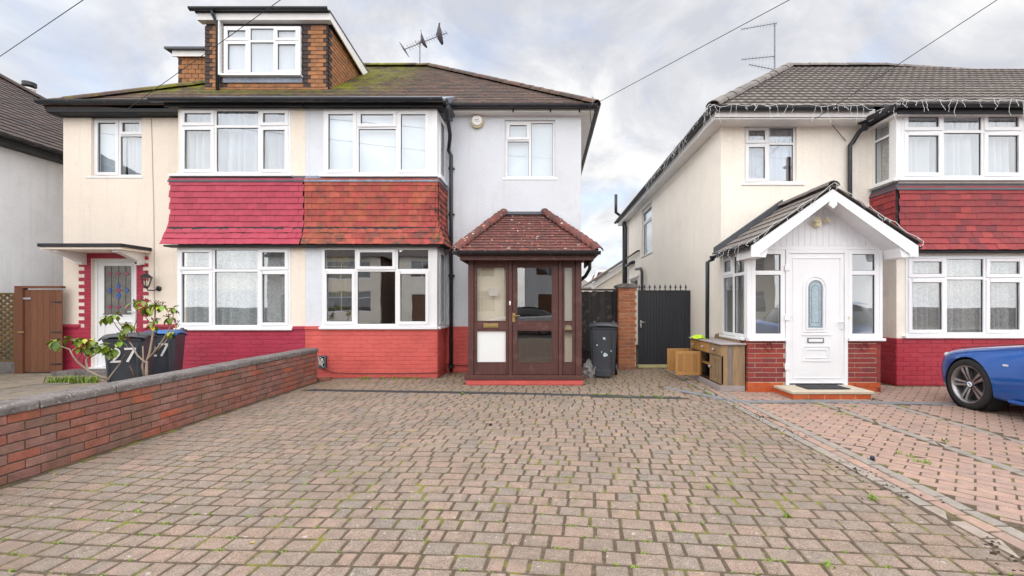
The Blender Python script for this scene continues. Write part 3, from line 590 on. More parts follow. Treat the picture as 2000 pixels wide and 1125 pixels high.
# --- window rectangles
Wr = lambda x0, x1, y0, y1, Y: (wx(x0, Y), wx(x1, Y), wz(y1, Y), wz(y0, Y))
wAu = Wr(352, 568, 212, 341, YB); wBu = Wr(632, 842, 214, 342, YB); wAg = Wr(347, 568, 483, 640, YB); wBg = Wr(629, 842, 483, 638, YB)
wAs = Wr(178, 277, 229, 344, YM); wBs = Wr(986, 1084, 234, 347, YM)
hA_door = Wr(178, 267, 505, 718, YM); BL, BR = -6.66, -1.97
# --- house B walls
hall = (-.62, .30, 0, 2.12)
MB().wall(BR - .1, XR, 0, EZ - .1, YM, YM + .2, [wBs, hall]).build('front_wall', WHITE, HB)
MB(face_mx(XR - .003, YM, '+x')).wall(.2, YR - .35 - YM, 0, EZ - .1, 0, .2).build('side_wall', WHITE, HB)
MB().wall(XP, XR, 0, EZ - .1, YR - .35, YR - .2).box(XP + .002, XP + .06, YM, YR - .36, 0, EZ - .1).build('rear_wall', WHITE, HB)
for za, zb_ in ((2.52, 2.66), (.02, .1)): MB().prism([(XP + .07, YB + .2), (BR - .13, YB + .2), (BR - .13, YM + .21), (XR - .22, YM + .21), (XR - .22, YR - .4), (XP + .07, YR - .4)], za, zb_, 'z').build('floor', ROOMW, HB)
MB().box(XP + .07, XR - .22, YM + .22, YR - .4, EZ - .1, EZ - .02).build('ceiling', ROOMW, HB)
MB().box(XP + .07, -.95, 12.4, 12.5, .1, 2.5).box(-.95, -.9, YM + .22, 12.4, .1, 2.5).build('room_wall', ROOMW, HB)
MB().box(-.62, .3, YM + 1.6, YM + 1.65, .1, 2.3).box(.32, .36, YM + .21, YM + 1.6, .1, 2.3).build('hall_wall', HALLW, HB)
MB().wall(XP + .001, BR, .0, GZB - .08, YB, YB + .18, [wBu, wBg]).build('bay_wall', WHITE, HB)
side = [(.13, .62, wBu[2], wBu[3]), (.13, .62, wBg[2], wBg[3])]
MB(face_mx(BR - .001, YB, '+x')).wall(.181, YM - YB, 0, GZB - .08, .0, .12, side).build('bay_side_wall', WHITE, HB)
O_ = lambda *r_: [(a, k) for a, k in r_]
window(HB, *wBu, YB - .012, [(.315, O_((1, 'O'))), (.37, O_((.28, 'O'), (.72, 'F'))), (.315, O_((1, 'O')))], sx=(.05, .13))
window(HB, *wBg, YB - .012, glass=GLASS_R, cols= [(.315, O_((.29, 'F'), (.71, 'O'))), (.37, O_((.29, 'O'), (.71, 'F'))), (.315, O_((.29, 'F'), (.71, 'O')))], sx=(.03, .13))
for s_ in side: window(HB, .13, .62, s_[2], s_[3], -.012, [(1, O_((1, 'O')))], M=face_mx(BR, YB, '+x'), sx=(.13, .03))
for z0, z1 in ((wBu[2], wBu[3]), (wBg[2], wBg[3])): MB().box(wBu[1] + .001, BR + .013, YB - .014, YB + .12, z0 - .002, z1 + .003).build('corner_post', UPVC, HB, bevel=.006)
window(HB, *wBs, YM + .05, [(.5, O_((.34, 'O'), (.66, 'F'))), (.5, O_((1, 'F')))], fw=.045)
# --- house A walls
MB().wall(XL, BL + .1, 0, EZ - .15, YM, YM + .2, [wAs, hA_door]).build('front_wall', CREAM, HA)
MB(face_mx(XL + .003, YR - .35, '-x')).wall(0, YR - .35 - YM - .2, 0, EZ - .15, 0, .2).build('side_wall', CREAM, HA)
MB().wall(XL, XP, 0, EZ - .1, YR - .35, YR - .2).box(XP - .06, XP - .002, YM, YR - .36, 0, EZ - .1).build('rear_wall', CREAM, HA)
for za, zb_ in ((2.52, 2.66), (.02, .1)): MB().prism([(XP - .07, YB + .2), (BL + .13, YB + .2), (BL + .13, YM + .21), (XL + .22, YM + .21), (XL + .22, YR - .4), (XP - .07, YR - .4)], za, zb_, 'z').build('floor', ROOMW, HA)
MB().box(XL + .22, XP - .07, YM + .22, YR - .4, EZ - .1, EZ - .02).build('ceiling', ROOMW, HA)
MB().box(XL + .22, XP - .07, 12.4, 12.5, .1, EZ - .1).box(-6.72, -6.68, YM + .22, 12.4, .1, EZ - .1).build('room_wall', ROOMW, HA)
MB().wall(BL, XP - .001, 0, GZB - .08, YB, YB + .18, [wAu, wAg]).build('bay_wall', CREAM, HA)
MB(face_mx(BL + .001, YM, '-x')).wall(0, YM - YB - .181, 0, GZB - .08, 0, .12).build('bay_side_wall', CREAM, HA)
bayA = lambda top: [(.32, O_((top, 'O'), (1 - top, 'O'))), (.40, O_((top, 'F'), (1 - top, 'F'))), (.28, O_((top, 'O'), (1 - top, 'O')))]
window(HA, *wAu, YB - .012, bayA(.275), sx=(.16, .05)); window(HA, *wAg, YB - .012, bayA(.29), sx=(.02, .05))
window(HA, *wAs, YM + .05, [(.51, O_((1, 'O'))), (.49, O_((.29, 'O'), (.71, 'F')))], fw=.045, sx=(.1, .02), sillm=FASC)
# --- plinths of painted brick
def plinth(h, segs, m):
    for (o, x, a, b, z1, core) in segs:
        p = MB().box(*core).build('plinth', m, h)
        pieces(p, 'brick', brickwork(o, x, a, b, .015, z1, d=.02, proud=.0055, ch=.005, j=.006, bh=.069, bl=.219, jit=.002, jz=.0015), m)
pt_ = wBg[2] - .05
plinth(HB, [((0, YB - .02, 0), (1, 0, 0), XP + .002, BR + .018, pt_, (XP + .002, BR + .018, YB - .02, YB - .001, 0, pt_)), ((BR + .02, 0, 0), (0, 1, 0), YB - .018, YM - .02, pt_, (BR - .0005, BR + .02, YB - .02, YM - .001, 0, pt_ + .001)),
            ((0, YM - .02, 0), (1, 0, 0), BR + .022, -1.2, .9, (BR + .021, -1.2, YM - .02, YM - .001, 0, .9)), ((0, YM - .02, 0), (1, 0, 0), .60, XR + .012, .9, (.60, XR + .012, YM - .02, YM - .001, 0, .9))], REDP)
MB().box(XP + .002, wBg[0] - .032, YB - .045, YB - .001, pt_ + .001, pt_ + .06).build('ledge', REDP, HB, bevel=.004)
plinth(HA, [((0, YB - .02, 0), (1, 0, 0), BL - .018, XP - .002, pt_, (BL - .018, XP - .002, YB - .02, YB - .001, 0, pt_)), ((0, YM - .02, 0), (1, 0, 0), XL - .01, hA_door[0] - .005, .88, (XL - .01, hA_door[0] - .005, YM - .02, YM - .001, 0, .88)),
            ((0, YM - .02, 0), (1, 0, 0), hA_door[1] + .005, BL - .02, .88, (hA_door[1] + .005, BL - .02, YM - .02, YM - .001, 0, .88))], CRIM)
MB().box(wAg[1] + .052, XP - .002, YB - .045, YB - .001, pt_ + .001, pt_ + .06).build('ledge', CRIM, HA, bevel=.004)
MB().prism([(YM - .05, .881), (YM - .05, .91), (YM - .001, .945), (YM - .001, .881)], XL - .02, wx(158, YM), 'x').build('ledge', CRIM, HA)
MB().prism([(YM - .05, .881), (YM - .05, .91), (YM - .001, .945), (YM - .001, .881)], wx(290, YM), BL - .02, 'x').build('ledge', CRIM, HA)
for s_ in (-1, 1):          # toothed brick surround of the door
    xa = hA_door[0] if s_ < 0 else hA_door[1]; z = .885; i = 0
    while z < 2.30:
        ln = .235 if i % 2 else .125
        a, b = (xa - ln, xa - .002) if s_ < 0 else (xa + .002, xa + ln)
        MB().box(a, b, YM - .012, YM - .0005, z, z + .068).build('quoin_brick', CRIM, HA, bevel=.003); z += .07; i += 1
MB().box(hA_door[0] - .12, hA_door[1] + .12, YM - .013, YM - .0005, hA_door[3] + .003, hA_door[3] + .14).build('door_lintel', CRIM, HA, bevel=.003)
# --- hung tiles between the bay windows
def skirt(h, xl, xr, zt, zb, n, yf, yw, m, lead, tw=.165, endl=0, endr=0, ret=None, flare=.13, lim=300, base=.035):
    off = lambda v: base + flare * max(0, (v - .62) / .38) ** 1.6
    zs = [zt + (zb - zt) * (i / n) for i in range(n + 1)]; os_ = [off(i / n) for i in range(n + 1)]
    core = MB(); core.prism([(yf, zt), (yf - os_[0] + .02, zt), (yf - os_[int(n * .62)] + .02, zs[int(n * .62)]), (yf - os_[-1] + .03, zb + .02), (yf, zb + .02)], xl + .01, xr - .01, 'x')
    p = core.build('tile_hanging', DFASC, h); its = []; rr = random.Random(int(abs(xl) * 100))
    for i in range(1, n + 1):
        z, o1, o0, zu = zs[i], os_[i], os_[i - 1], zs[i - 1]; v = Vector((0, o1 - o0, zu - z)); L = v.length; v.normalize()
        a0 = xl - endl * (o1 - base); a1 = xr + endr * o1; k = math.floor(a0 / tw) - 1; sh = tw * (.5 if i % 2 else 0) + .0
        while k * tw + sh < a1:
            l, r_ = max(a0, k * tw + sh), min(a1, k * tw + sh + tw)
            if r_ - l > .025:
                c = Vector(((l + r_) / 2, yf - o1, z + rr.uniform(-.004, .004)))
                its.append((tile_mesh(r_ - l, round(L * 1.2, 3), .010, rr.randrange(3)), basis(c, Vector((1, 0, 0)), v, Vector((1, 0, 0)).cross(v)) @ wob(.012)))
            k += 1
        if ret:
            sg = 1 if ret == '+x' else -1; u = Vector((0, sg, 0)); X0 = (xr + o1) if sg > 0 else (xl - o1)
            v = Vector((-sg * (o1 - o0), 0, zu - z)).normalized(); y = yf - o1 + (tw * .5 if i % 2 else 0) - tw
            while y < yw:
                l, r_ = max(yf - o1, y), min(yw, y + tw)
                if r_ - l > .025: its.append((tile_mesh(r_ - l, round(L * 1.12, 3), .009, rr.randrange(3)), basis(Vector((X0, (l + r_) / 2, z)), u, v, u.cross(v)) @ wob(.01)))
                y += tw
    if ret:
        sg = 1 if ret == '+x' else -1; X = xr if sg > 0 else xl
        c2 = MB(); kn = int(n * .62); pts = [(X, zt), (X + sg * (os_[0] - .02), zt), (X + sg * (os_[kn] - .02), zs[kn]), (X + sg * (os_[-1] - .04), zb + .02), (X, zb + .02)]; c2.prism(pts, yf - .01, yw, 'y'); c2.build('backing_board', DFASC, p)
        u0 = (os_[0] + .02)
        MB().prism([(X, zt + .10), (X, zt - .04), (X + sg * (u0 + .005), zt - .04), (X + sg * .012, zt + .06)], yf - .03, yw, 'y').build('flashing', lead, p)
    pieces(p, 'tile', its, m, lim, infill='tile_infill')
    MB().prism([(yf - .001, zt + .075), (yf - .012, zt + .055), (yf - base - .028, zt - .045), (yf - base - .018, zt - .05), (yf - .001, zt)], xl - .03 * endl, xr + (.03 if endr else 0), 'x').build('flashing', lead, p)
    MB().box(xl - .04 * endl, xr + (.10 if endr else 0), yf - os_[-1] + .03, yf + .05, zb - .035, zb - .005).build('soffit', DFASC, p)
    return p
skirt(HA, -6.79, XP - .001, wz(350, 8.03), wz(477, 7.9), 11, YB, YM, CTILE, LEADD, endl=.6)
skirt(HB, XP + .001, BR, wz(350, 8.03), wz(477, 7.9), 11, YB, YM, RTILE, LEAD, endr=1, ret='+x')
# --- rainwater pipe beside the bay
yp = YM - .07; xpp = wx(881, yp)
dp = thing('drainpipe', (xpp, yp, 0), 'black drainpipe with swan neck between the white bay and the brown porch', 'drainpipe')
MB().tube([(-1.79, 8.05, GZB - .05), (-1.79, 8.12, GZB - .16), (-1.80, 8.42, GZB - .42), (-1.81, 8.45, GZB - .50), (xpp - .05, yp, GZB - .62), (xpp, yp, GZB - .72), (xpp, yp, .03)], .036, 10).build('pipe', GUTTER, dp, smooth=True)
for z in (.12, 1.9, 3.1, 4.0): MB().lathe([(.036, -.03), (.045, -.03), (.045, .03), (.036, .03)], 12, Matrix.Translation((xpp, yp, z))).box(xpp - .06, xpp + .06, yp + .02, YM - .0005 if z > 1 else YM - .03, z - .012, z + .012).build('pipe_clip', GUTTER, dp)
MB().tube([(-1.79, 8.03, GZB), (-1.79, 8.08, GZB - .12), (-1.795, 8.2, GZB - .24)], .05, 10).build('hopper_bend', GUTTER, dp, smooth=True)
# --- dormer of house A
YD = 9.73; dx0, dx1 = wx(403, YD), wx(640, YD); dz0, dz1 = 5.9, wz(45, YD); YDE = 11.5
DM = MB().box(dx0, dx1, YD, 12.6, dz0, dz1 - .02).build('dormer', DORD, HA)
wD = Wr(441, 590, 55, 149, YD)
its = []; n = 17; gz = (dz1 - dz0 - .08) / n; rr = random.Random(5)
for i in range(n):
    z = dz0 + i * gz; k = 0; a = dx0 - .015; tws = [(.20 if (i + s_) % 2 else .10) for s_ in range(1)]
    xs = [a]; 
    while xs[-1] < dx1 + .015: xs.append(min(xs[-1] + (.105 if len(xs) == 1 and i % 2 else .165), dx1 + .015))
    for p, q in zip(xs, xs[1:]):
        if q - p < .02: continue
        c = (p + q) / 2
        if wD[0] - .12 < c < wD[1] + .05 and z > wD[2] - .22: 
            if z + gz < wD[3] + .12 and wD[0] - .02 < c < wD[1] + .0: continue
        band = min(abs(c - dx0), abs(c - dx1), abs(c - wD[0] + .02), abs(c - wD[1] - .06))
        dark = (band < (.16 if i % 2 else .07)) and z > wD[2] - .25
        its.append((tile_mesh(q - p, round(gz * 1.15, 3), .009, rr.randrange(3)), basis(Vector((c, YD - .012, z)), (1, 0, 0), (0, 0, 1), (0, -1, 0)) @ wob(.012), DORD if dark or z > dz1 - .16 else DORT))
    y = YD - .012
    while y < YDE + .6:
        q = min(y + (.165 if (y > YD or i % 2) else .09), YDE + .6); zr = EZ + (y - EY) * (RZ - EZ) / (RY - EY)
        if z + gz > zr: its.append((tile_mesh(q - y, round(gz * 1.15, 3), .009, rr.randrange(3)), basis(Vector((dx1 + .012, (y + q) / 2, z)), (0, 1, 0), (0, 0, 1), (1, 0, 0)) @ wob(.012), DORD if y < YD else DORT))
        y = q
pieces(DM, 'tile', its, DORT, infill='tile_infill')
zt0, zt1 = wz(29, YD), wz(137, 11.46) + .1; sl = lambda y: zt0 + (y - YD) * (zt1 - zt0) / (11.46 - YD)
MB().prism([(YD - .16, sl(YD) + .0), (YD - .16, sl(YD) - .05), (YDE + .3, sl(YDE + .3) - .05), (YDE + .3, sl(YDE + .3) + .0)], dx0 - .13, dx1 + .13, 'x').build('dormer_roof', LEADD, DM)
MB().box(dx0 - .10, dx1 + .10, YD - .14, YD - .115, dz1 - .02, sl(YD) - .055).build('dormer_fascia', FASC, DM, bevel=.004)
MB().prism([(YD - .14, dz1 - .02), (YD - .14, sl(YD) - .055), (YDE + .2, sl(YDE + .2) - .055), (YDE + .2, sl(YDE + .2) - .32)], dx1 + .10, dx1 + .125, 'x').build('dormer_bargeboard', FASC, DM)
MB().box(dx0 - .10, dx1 + .09, YD - .113, YD + .02, dz1 - .02, dz1 + .01).build('dormer_soffit', FASC, DM)
half_gutter((dx0 - .2, YD - .21, sl(YD) + .01), (dx1 + .12, YD - .21, sl(YD) + .01), .06).build('dormer_gutter', GUTTER, DM)
xq = wx(424, YD - .1); MB().tube([(xq - .03, YD - .21, sl(YD) - .03), (xq - .03, YD - .18, sl(YD) - .12), (xq, YD - .09, sl(YD) - .25), (xq, YD - .09, dz0 + .06)], .034, 10).build('dormer_downpipe', mat('dark_green_pipe', (.02, .035, .045), .4), DM, smooth=True)
dw = window(DM, *wD, YD - .07, [(.335, O_((.31, 'O'), (.69, 'O'))), (.33, O_((.31, 'F'), (.69, 'F'))), (.335, O_((.31, 'O'), (.69, 'O')))], sx=(.05, .03), sill=False, depth=.10)
# dormer window is the third level: hang its pieces straight on the dormer
for c in list(dw.children): c.parent = DM; c.matrix_parent_inverse = PW[DM.name].inverted()
MB().box(wD[0] - .04, wD[1] + .03, YD - .13, YD - .0125, wD[2] - .04, wD[2] - .002).build('sill', UPVC, DM, bevel=.005)
MB().box(wD[0] - .075, wD[0] - .045, YD - .13, YD - .0125, wD[2] - .03, wD[3] + .10).build('window_cheek', FASC, DM)
MB().box(wD[0] - .03, wD[1] + .03, YD - .05, YD - .035, wD[2] - .16, wD[2] - .045).build('flashing', LEAD, DM)
curtain(wD[0] + .03, wD[1] - .03, wD[2] + .03, wD[3] - .02, YD - .012, NET, 'white net curtain in the roof dormer window', waves=14, amp=.004)
# lower side dormer behind it
sx0 = wx(350, 10.8); s_top = wz(103, 10.8)
SD = MB().box(sx0, dx0 + .3, 10.8, 13.4, 5.4, s_top - .02).build('side_dormer', DORD, HA); its = []
z = 5.5; i = 0
while z < s_top - .12:
    x = sx0 - .01 - (.08 if i % 2 else 0)
    while x < dx0 + .3:
        l, r_ = max(x, sx0 - .01), min(x + .165, dx0 + .3)
        if r_ - l > .03: its.append((tile_mesh(r_ - l, .125, .009, i % 3), basis(Vector(((l + r_) / 2, 10.787, z)), (1, 0, 0), (0, 0, 1), (0, -1, 0)) @ wob(.012), DORD if l < sx0 + .05 and i % 2 else DORT))
        x += .165
    z += .11; i += 1
pieces(SD, 'tile', its, DORT)
MB().box(sx0 - .22, dx0 + .3, 10.62, 13.5, s_top, s_top + .05).build('side_dormer_roof', LEADD, SD)
MB().box(sx0 - .09, dx0 + .3, 10.70, 10.73, s_top - .14, s_top - .002).build('side_dormer_fascia', FASC, SD)
# --- curtains and blinds of the pair
curtain(wAu[0] + .03, wAu[1] - .03, wAu[2] + .02, wAu[3] - .02, YB + .16, NET, 'white net curtains behind the upper bay window above crimson tiles', waves=13, amp=.055)
curtain(wAg[0] + .03, wAg[1] - .03, wAg[2] + .02, wAg[3] - .02, YB + .16, LACE, 'lace curtain behind the ground floor bay window beside the bins', waves=9, amp=.06, name='lace_curtain')
xm = (wAs[0] + wAs[1]) / 2; tag(MB().box(wAs[0] + .02, xm + .02, YM + .17, YM + .176, wAs[2] + .01, wAs[3] - .01).build('blind_sky_sheet', BLIND_SKY), 'pale sheet standing in for the sky mirrored in the undivided pane of the window above the flat door canopy', 'blind'); curtain(xm + .05, wAs[1] - .02, wAs[2], wAs[3], YM + .2, NET, 'white curtain in the small window above the flat door canopy', waves=5, amp=.03)  # flat pale sheet added behind the undivided pane as its sky reflection
def blind(r, y, label): return tag(MB().box(r[0] + .02, r[1] - .02, y, y + .006, r[2] + .01, r[3] - .01).build('blind_sky_sheet', BLIND_SKY), label, 'blind')
blind(wBu, YB + .13, 'pale blind drawn behind the upper bay window above red tiles'); blind(wBs, YM + .17, 'pale blind drawn behind the window above the brown porch')
# pieces of the empty front room behind the lower bay window
CURT = mat('yellow_curtain', (.62, .50, .15), .9); curtain(wBg[0] + .03, wBg[0] + .36, wBg[2] + .55, wBg[3] - .02, YB + .3, CURT, 'yellow curtain at the edge of the lower bay window of the white house', waves=4, amp=.03, name='curtain')
# ================================================================== brown porch of the white house
YP = 7.36; X0, X1 = wx(914, YP), wx(1136, YP); PZ = wz(741, YP)
PO = thing('timber_porch', ((X0 + X1) / 2, YP, 0), 'brown timber glazed porch with hipped brown-red tile roof', 'porch')
kb = MB().box(X0 - .03, X1 + .02, YP - .05, YM - .03, 0, PZ).build('kerb', REDP, PO, bevel=.006)
pieces(kb, 'brick', brickwork((0, YP - .05, 0), (1, 0, 0), X0 - .03, X1 + .02, .012, PZ - .01, d=.02, proud=.006, bh=.05, bl=.22, j=.006, ch=.005), REDP)
MB().box(X0 - .05, X1 + .04, YP - .07, YP + .1, PZ + .001, PZ + .07).build('sill_board', PORW, PO, bevel=.006)
zb, zt = PZ + .071, wz(506, YP); zm0, zm1 = wz(645, YP), wz(628, YP)
px = lambda x: wx(x, YP)
for a, b in ((914, 925), (993, 1000), (1091, 1098), (1124, 1136)): MB().box(px(a) + .001, px(b), YP, YP + .09, zb, zt).build('post', PORW, PO, bevel=.006)
for s_, xx in ((-1, X0), (1, X1 - .09)):
    MB().box(xx, xx + .09, YM - .12, YM - .03, zb - .07, zt).build('post', PORW, PO, bevel=.006)
    for z0, z1 in ((zb - .07, zb + .08), (zm0, zm1), (zt - .1, zt)): MB().box(xx + .01, xx + .08, YP + .091, YM - .121, z0, z1).build('side_rail', PORW, PO, bevel=.005)
    MB().box(xx + .04, xx + .05, YP + .091, YM - .121, zb + .08, zm0).build('side_panel', PANELW, PO); MB().box(xx + .04, xx + .046, YP + .091, YM - .121, zm1, zt - .1).build('side_pane', GLASSD, PO)
MB().box(X0, X1, YP - .004, YP + .095, zt + .001, zt + .07).build('head_beam', PORW, PO, bevel=.006)
def leaf(name, xa, xb, ga, gb, low, lab=None):
    """a glazed frame: outer edges xa..xb, glass ga..gb (photograph columns)"""
    y0, y1 = YP + .02, YP + .07; a, b, c, d = px(xa) + .002, px(xb) - .002, px(ga), px(gb); zg1, zg0 = wz(521, YP), wz(709, YP)
    f = MB().box(a, c, y0, y1, zb + .002, zt - .002).box(d, b, y0, y1, zb + .002, zt - .002).box(c, d, y0, y1, zg1, zt - .002).box(c, d, y0, y1, zm0, zm1).box(c, d, y0, y1, zb + .002, zg0).build(name, PORW, PO, bevel=.007)
    if lab: f['label'] = lab
    for z0, z1 in ((zm1, zg1), (zg0, zm0)):
        bd = .012
        MB().box(c, c + bd, y0 - .006, y0 + .02, z0, z1).box(d - bd, d, y0 - .006, y0 + .02, z0, z1).box(c + bd, d - bd, y0 - .006, y0 + .02, z1 - bd, z1).box(c + bd, d - bd, y0 - .006, y0 + .02, z0, z0 + bd).build('glazing_bead', PORW, f)
    MB().box(c, d, y0 + .022, y0 + .028, zm1, zg1).build('pane', GLASSD, f)
    MB().box(c, d, y0 + .022, y0 + .028, zg0, zm0).build('lower_panel' if low else 'pane', PANELW if low else GLASSD, f); return f
f1 = leaf('fixed_light', 925, 993, 930, 989, True); f2 = leaf('door', 1000, 1091, 1009, 1079, False); f3 = leaf('sidelight', 1098, 1124, 1101.5, 1119, False)
lx = lambda x, y: (px(x), wz(y, YP))
a = lx(944, 632); b = lx(973, 640); MB().box(a[0], b[0], YP + .008, YP + .0195, b[1], a[1]).build('letterbox', BRASS, f1, bevel=.004); MB().box(a[0] + .03, b[0] - .03, YP + .004, YP + .0079, b[1] + .02, a[1] - .02).build('letterbox_flap', BRASS, f1, bevel=.002)
a = lx(955, 564); b = lx(973, 578); MB().box(a[0], b[0], YP + .036, YP + .038, b[1], a[1]).build('paper_notice', mat('faded_paper', (.42, .40, .37), .9), f1)
a = lx(1000.5, 612); b = lx(1006, 629); MB().box(a[0], b[0], YP + .008, YP + .0195, b[1], a[1]).build('handle_plate', BRASS, f2, bevel=.003)
c = lx(1004, 617); MB().tube([(c[0], YP + .008, c[1]), (c[0], YP - .03, c[1]), (c[0] + .03, YP - .036, c[1]), (c[0] + .10, YP - .032, c[1] + .004)], .008, 8).build('handle', BRASS, f2, smooth=True)
a = lx(994.5, 588); b = lx(997.5, 596); MB().box(a[0], b[0], YP - .012, YP - .0005, b[1], a[1]).build('doorbell', UPVC, PO, bevel=.006)
c = lx(1110, 641); MB().prism([(c[0] + .06 * math.cos(t), c[1] - .03 + .085 * max(0, math.sin(t)) ** .7) for t in [math.pi * i / 10 for i in range(11)]], YP + .006, YP + .0195).build('arched_plaque', BRASS, f3)
MB().prism([(c[0] + .042 * math.cos(t), c[1] - .018 + .062 * max(0, math.sin(t)) ** .7) for t in [math.pi * i / 10 for i in range(11)]], YP + .003, YP + .0059).build('plaque_inset', mat('plaque_grey', (.2, .2, .18), .5), f3)
MB().box(X0 + .1, X1 - .1, YP + .1, YM - .03, PZ + .001, PZ + .02).build('porch_floor', mat('porch_floor_tile', (.20, .12, .08), .5), PO)
PANEB = mat('cream_pane_backing', (.82, .78, .68), .8, .2, nz=[(2, .05)])
for a, b in ((X0 + .1, px(997)), (px(1096), X1 - .1)): MB().box(a, b, YP + .13, YP + .16, PZ + .021, zt).build('pale_backing', PANEB, PO)  # pale panels added close behind the glass to brighten the porch panes
# porch roof
ex0, ex1, EYP = wx(888, 7.1), wx(1169, 7.1), 7.12; ez = wz(488, 7.1); tx0, tx1, tz = wx(984, YM), wx(1064, YM), wz(419, YM)
P_ = [(ex0, EYP, ez), (ex1, EYP, ez), (tx1, YM - .02, tz), (tx0, YM - .02, tz), (ex1, YM - .02, ez), (ex0, YM - .02, ez)]
pr = MB().add([Vector(p) + Vector((0, 0, -.03)) for p in P_], [(0, 1, 2, 3), (1, 4, 2), (0, 3, 5), (3, 2, 4, 5), (0, 5, 4, 1)]).build('porch_roof', DFASC, PO)
v = Vector((0, YM - EYP, tz - ez)); SLp = v.length; its = tilefield((ex0, EYP - .04, ez - .03), (1, 0, 0), v, [(0, 0), (ex1 - ex0, 0), (tx1 - ex0, SLp), (tx0 - ex0, SLp)], .17, .128, .16, .012, wobble=.014)
pieces(pr, 'tile', its, PTILE)
for (xe_, xt, u, o) in ((ex1, tx1, (0, 1, 0), (ex1, EYP, ez)), (ex0, tx0, (0, -1, 0), (ex0, YM - .02, ez))):
    hv = Vector((xt - xe_, 0, tz - ez)); D_ = YM - .02 - EYP; pl = [(0, 0), (D_, 0), (D_, hv.length)] if xe_ > 0 else [(0, 0), (D_, 0), (0, hv.length)]
    pieces(pr, 'tile', tilefield(o, u, hv, pl, .17, .128, .16, .012), PTILE, limit=0, infill='side_tiles')
def bonnet(p, q, n):
    p = Vector(p); q = Vector(q); d = (q - p); y = d.normalized(); x = y.cross(Vector((0, 0, 1))).normalized(); z = x.cross(y); me = arc_mesh(.085, round(d.length / n * 1.25, 3), t=.02)
    return [(me, basis(p + d * (i / n) + z * .012, x, y, z) @ Matrix.Rotation(.16, 4, 'X') @ wob(.04)) for i in range(n)]
pieces(pr, 'hip_tile', bonnet((ex0, EYP - .02, ez - .03), (tx0, YM - .03, tz), 13) + bonnet((ex1, EYP - .02, ez - .03), (tx1, YM - .03, tz), 13), PTILE)
MB().prism([(YM - .001, tz + .06), (YM - .02, tz + .05), (YM - .12, tz - .02), (YM - .001, tz - .02)], tx0 - .02, tx1 + .02, 'x').build('flashing', LEADD, pr)
MB().box(ex0 + .07, ex1 - .07, EYP + .03, EYP + .055, ez - .16, ez - .035).box(ex0 + .07, ex0 + .095, EYP + .055, YM - .03, ez - .16, ez - .035).box(ex1 - .095, ex1 - .07, EYP + .055, YM - .03, ez - .16, ez - .035).build('porch_fascia', PORW, PO, bevel=.004)
MB().box(ex0 + .096, ex1 - .096, EYP + .056, YM - .03, zt + .072, zt + .085).build('porch_soffit', PORW, PO)
half_gutter((ex0 - .03, EYP - .04, ez - .025), (ex1 + .03, EYP - .04, ez - .025), .055).build('porch_gutter', GUTTER, PO)
half_gutter((ex0 + .02, EYP - .08, ez - .025), (ex0 + .02, YM - .05, ez - .025), .055).build('porch_gutter', GUTTER, PO); half_gutter((ex1 - .02, EYP - .08, ez - .025), (ex1 - .02, YM - .05, ez - .025), .055).build('porch_gutter', GUTTER, PO)
MB().tube([(ex1 - .02, 8.3, ez - .08), (ex1 - .02, 8.3, ez - .2), (ex1 - .09, 8.4, ez - .33), (X1 + .05, 8.5, ez - .42)], .034, 10).build('porch_downpipe', GUTTER, PO, smooth=True)

# ================================================================== alarm box on the white house
yA = YM - .001; ac = Vector((wx(932.5, yA), yA, wz(239.5, yA)))
AB = thing('alarm_box', ac, 'round cream alarm bell box under the white fascia', 'alarm')
My = Matrix.Translation(ac) @ Matrix.Rotation(R(90), 4, 'X')
MB().lathe([(.115, 0), (.118, .03), (.105, .06)], 32, My).build('casing', mat('yellowed_plastic', (.55, .45, .22), .4), AB, smooth=False)
rb = MB()
for i in range(28):
    t = 2 * math.pi * i / 28; rb.box(.100, .124, -.006, .006, .01, .066, My @ Matrix.Rotation(t, 4, 'Z'))
rb.build('ribs', mat('cream_plastic', (.74, .66, .45), .4), AB)['kind'] = 'stuff'
MB().lathe([(.1, .06), (.1, .075), (.088, .085)], 32, My @ Matrix.Translation((0, .012, 0))).build('face_plate', mat('white_plastic_face', (.86, .84, .82), .35), AB)
tx = MB()
for (zz, n_, w_, g_) in ((.022, 5, .012, .004), (-.002, 9, .008, .004), (-.018, 5, .006, .008)):
    for k in range(n_): xx = (k - (n_ - 1) / 2) * (w_ + g_); tx.box(ac.x + xx - w_ / 2, ac.x + xx + w_ / 2, ac.y - .0875, ac.y - .0855, ac.z + zz - .004, ac.z + zz + (.006 if zz > 0 else .001))
tx.build('printed_lines', mat('dark_print', (.10, .08, .12), .6), AB)['kind'] = 'stuff'

# ================================================================== meter box, loose bricks and cable
mx_ = Vector((wx(631, YB - .03), YB - .03, wz(718, YB)))
MT = thing('meter_box', mx_, 'small open grey service box with loose white cables on the red plinth', 'service box')
MB().wall(-.06, .07, 0, .22, 0, .02, [(-.045, .055, .015, .205)]).build('box_rim', mat('blue_grey_box', (.12, .16, .2), .6), MT); MT.children[0].matrix_basis = Matrix.Translation(mx_ + Vector((.0, -.045, 0)))
MB().box(mx_.x - .06, mx_.x + .07, mx_.y - .022, mx_.y + .002, mx_.z, mx_.z + .22).build('box_back', mat('dark_box_inside', (.03, .035, .04), .7), MT)
wmt = MB(); rr = random.Random(9)
for k in range(7):
    q = [Vector((mx_.x + rr.uniform(-.05, .05), mx_.y - .06 - rr.uniform(0, .05), mx_.z + rr.uniform(.02, .2))) for _ in range(6)]
    wmt.tube(q, .006, 6)
wmt.build('cable_tangle', mat('white_cable', (.7, .68, .62), .5), MT, smooth=True)['kind'] = 'stuff'
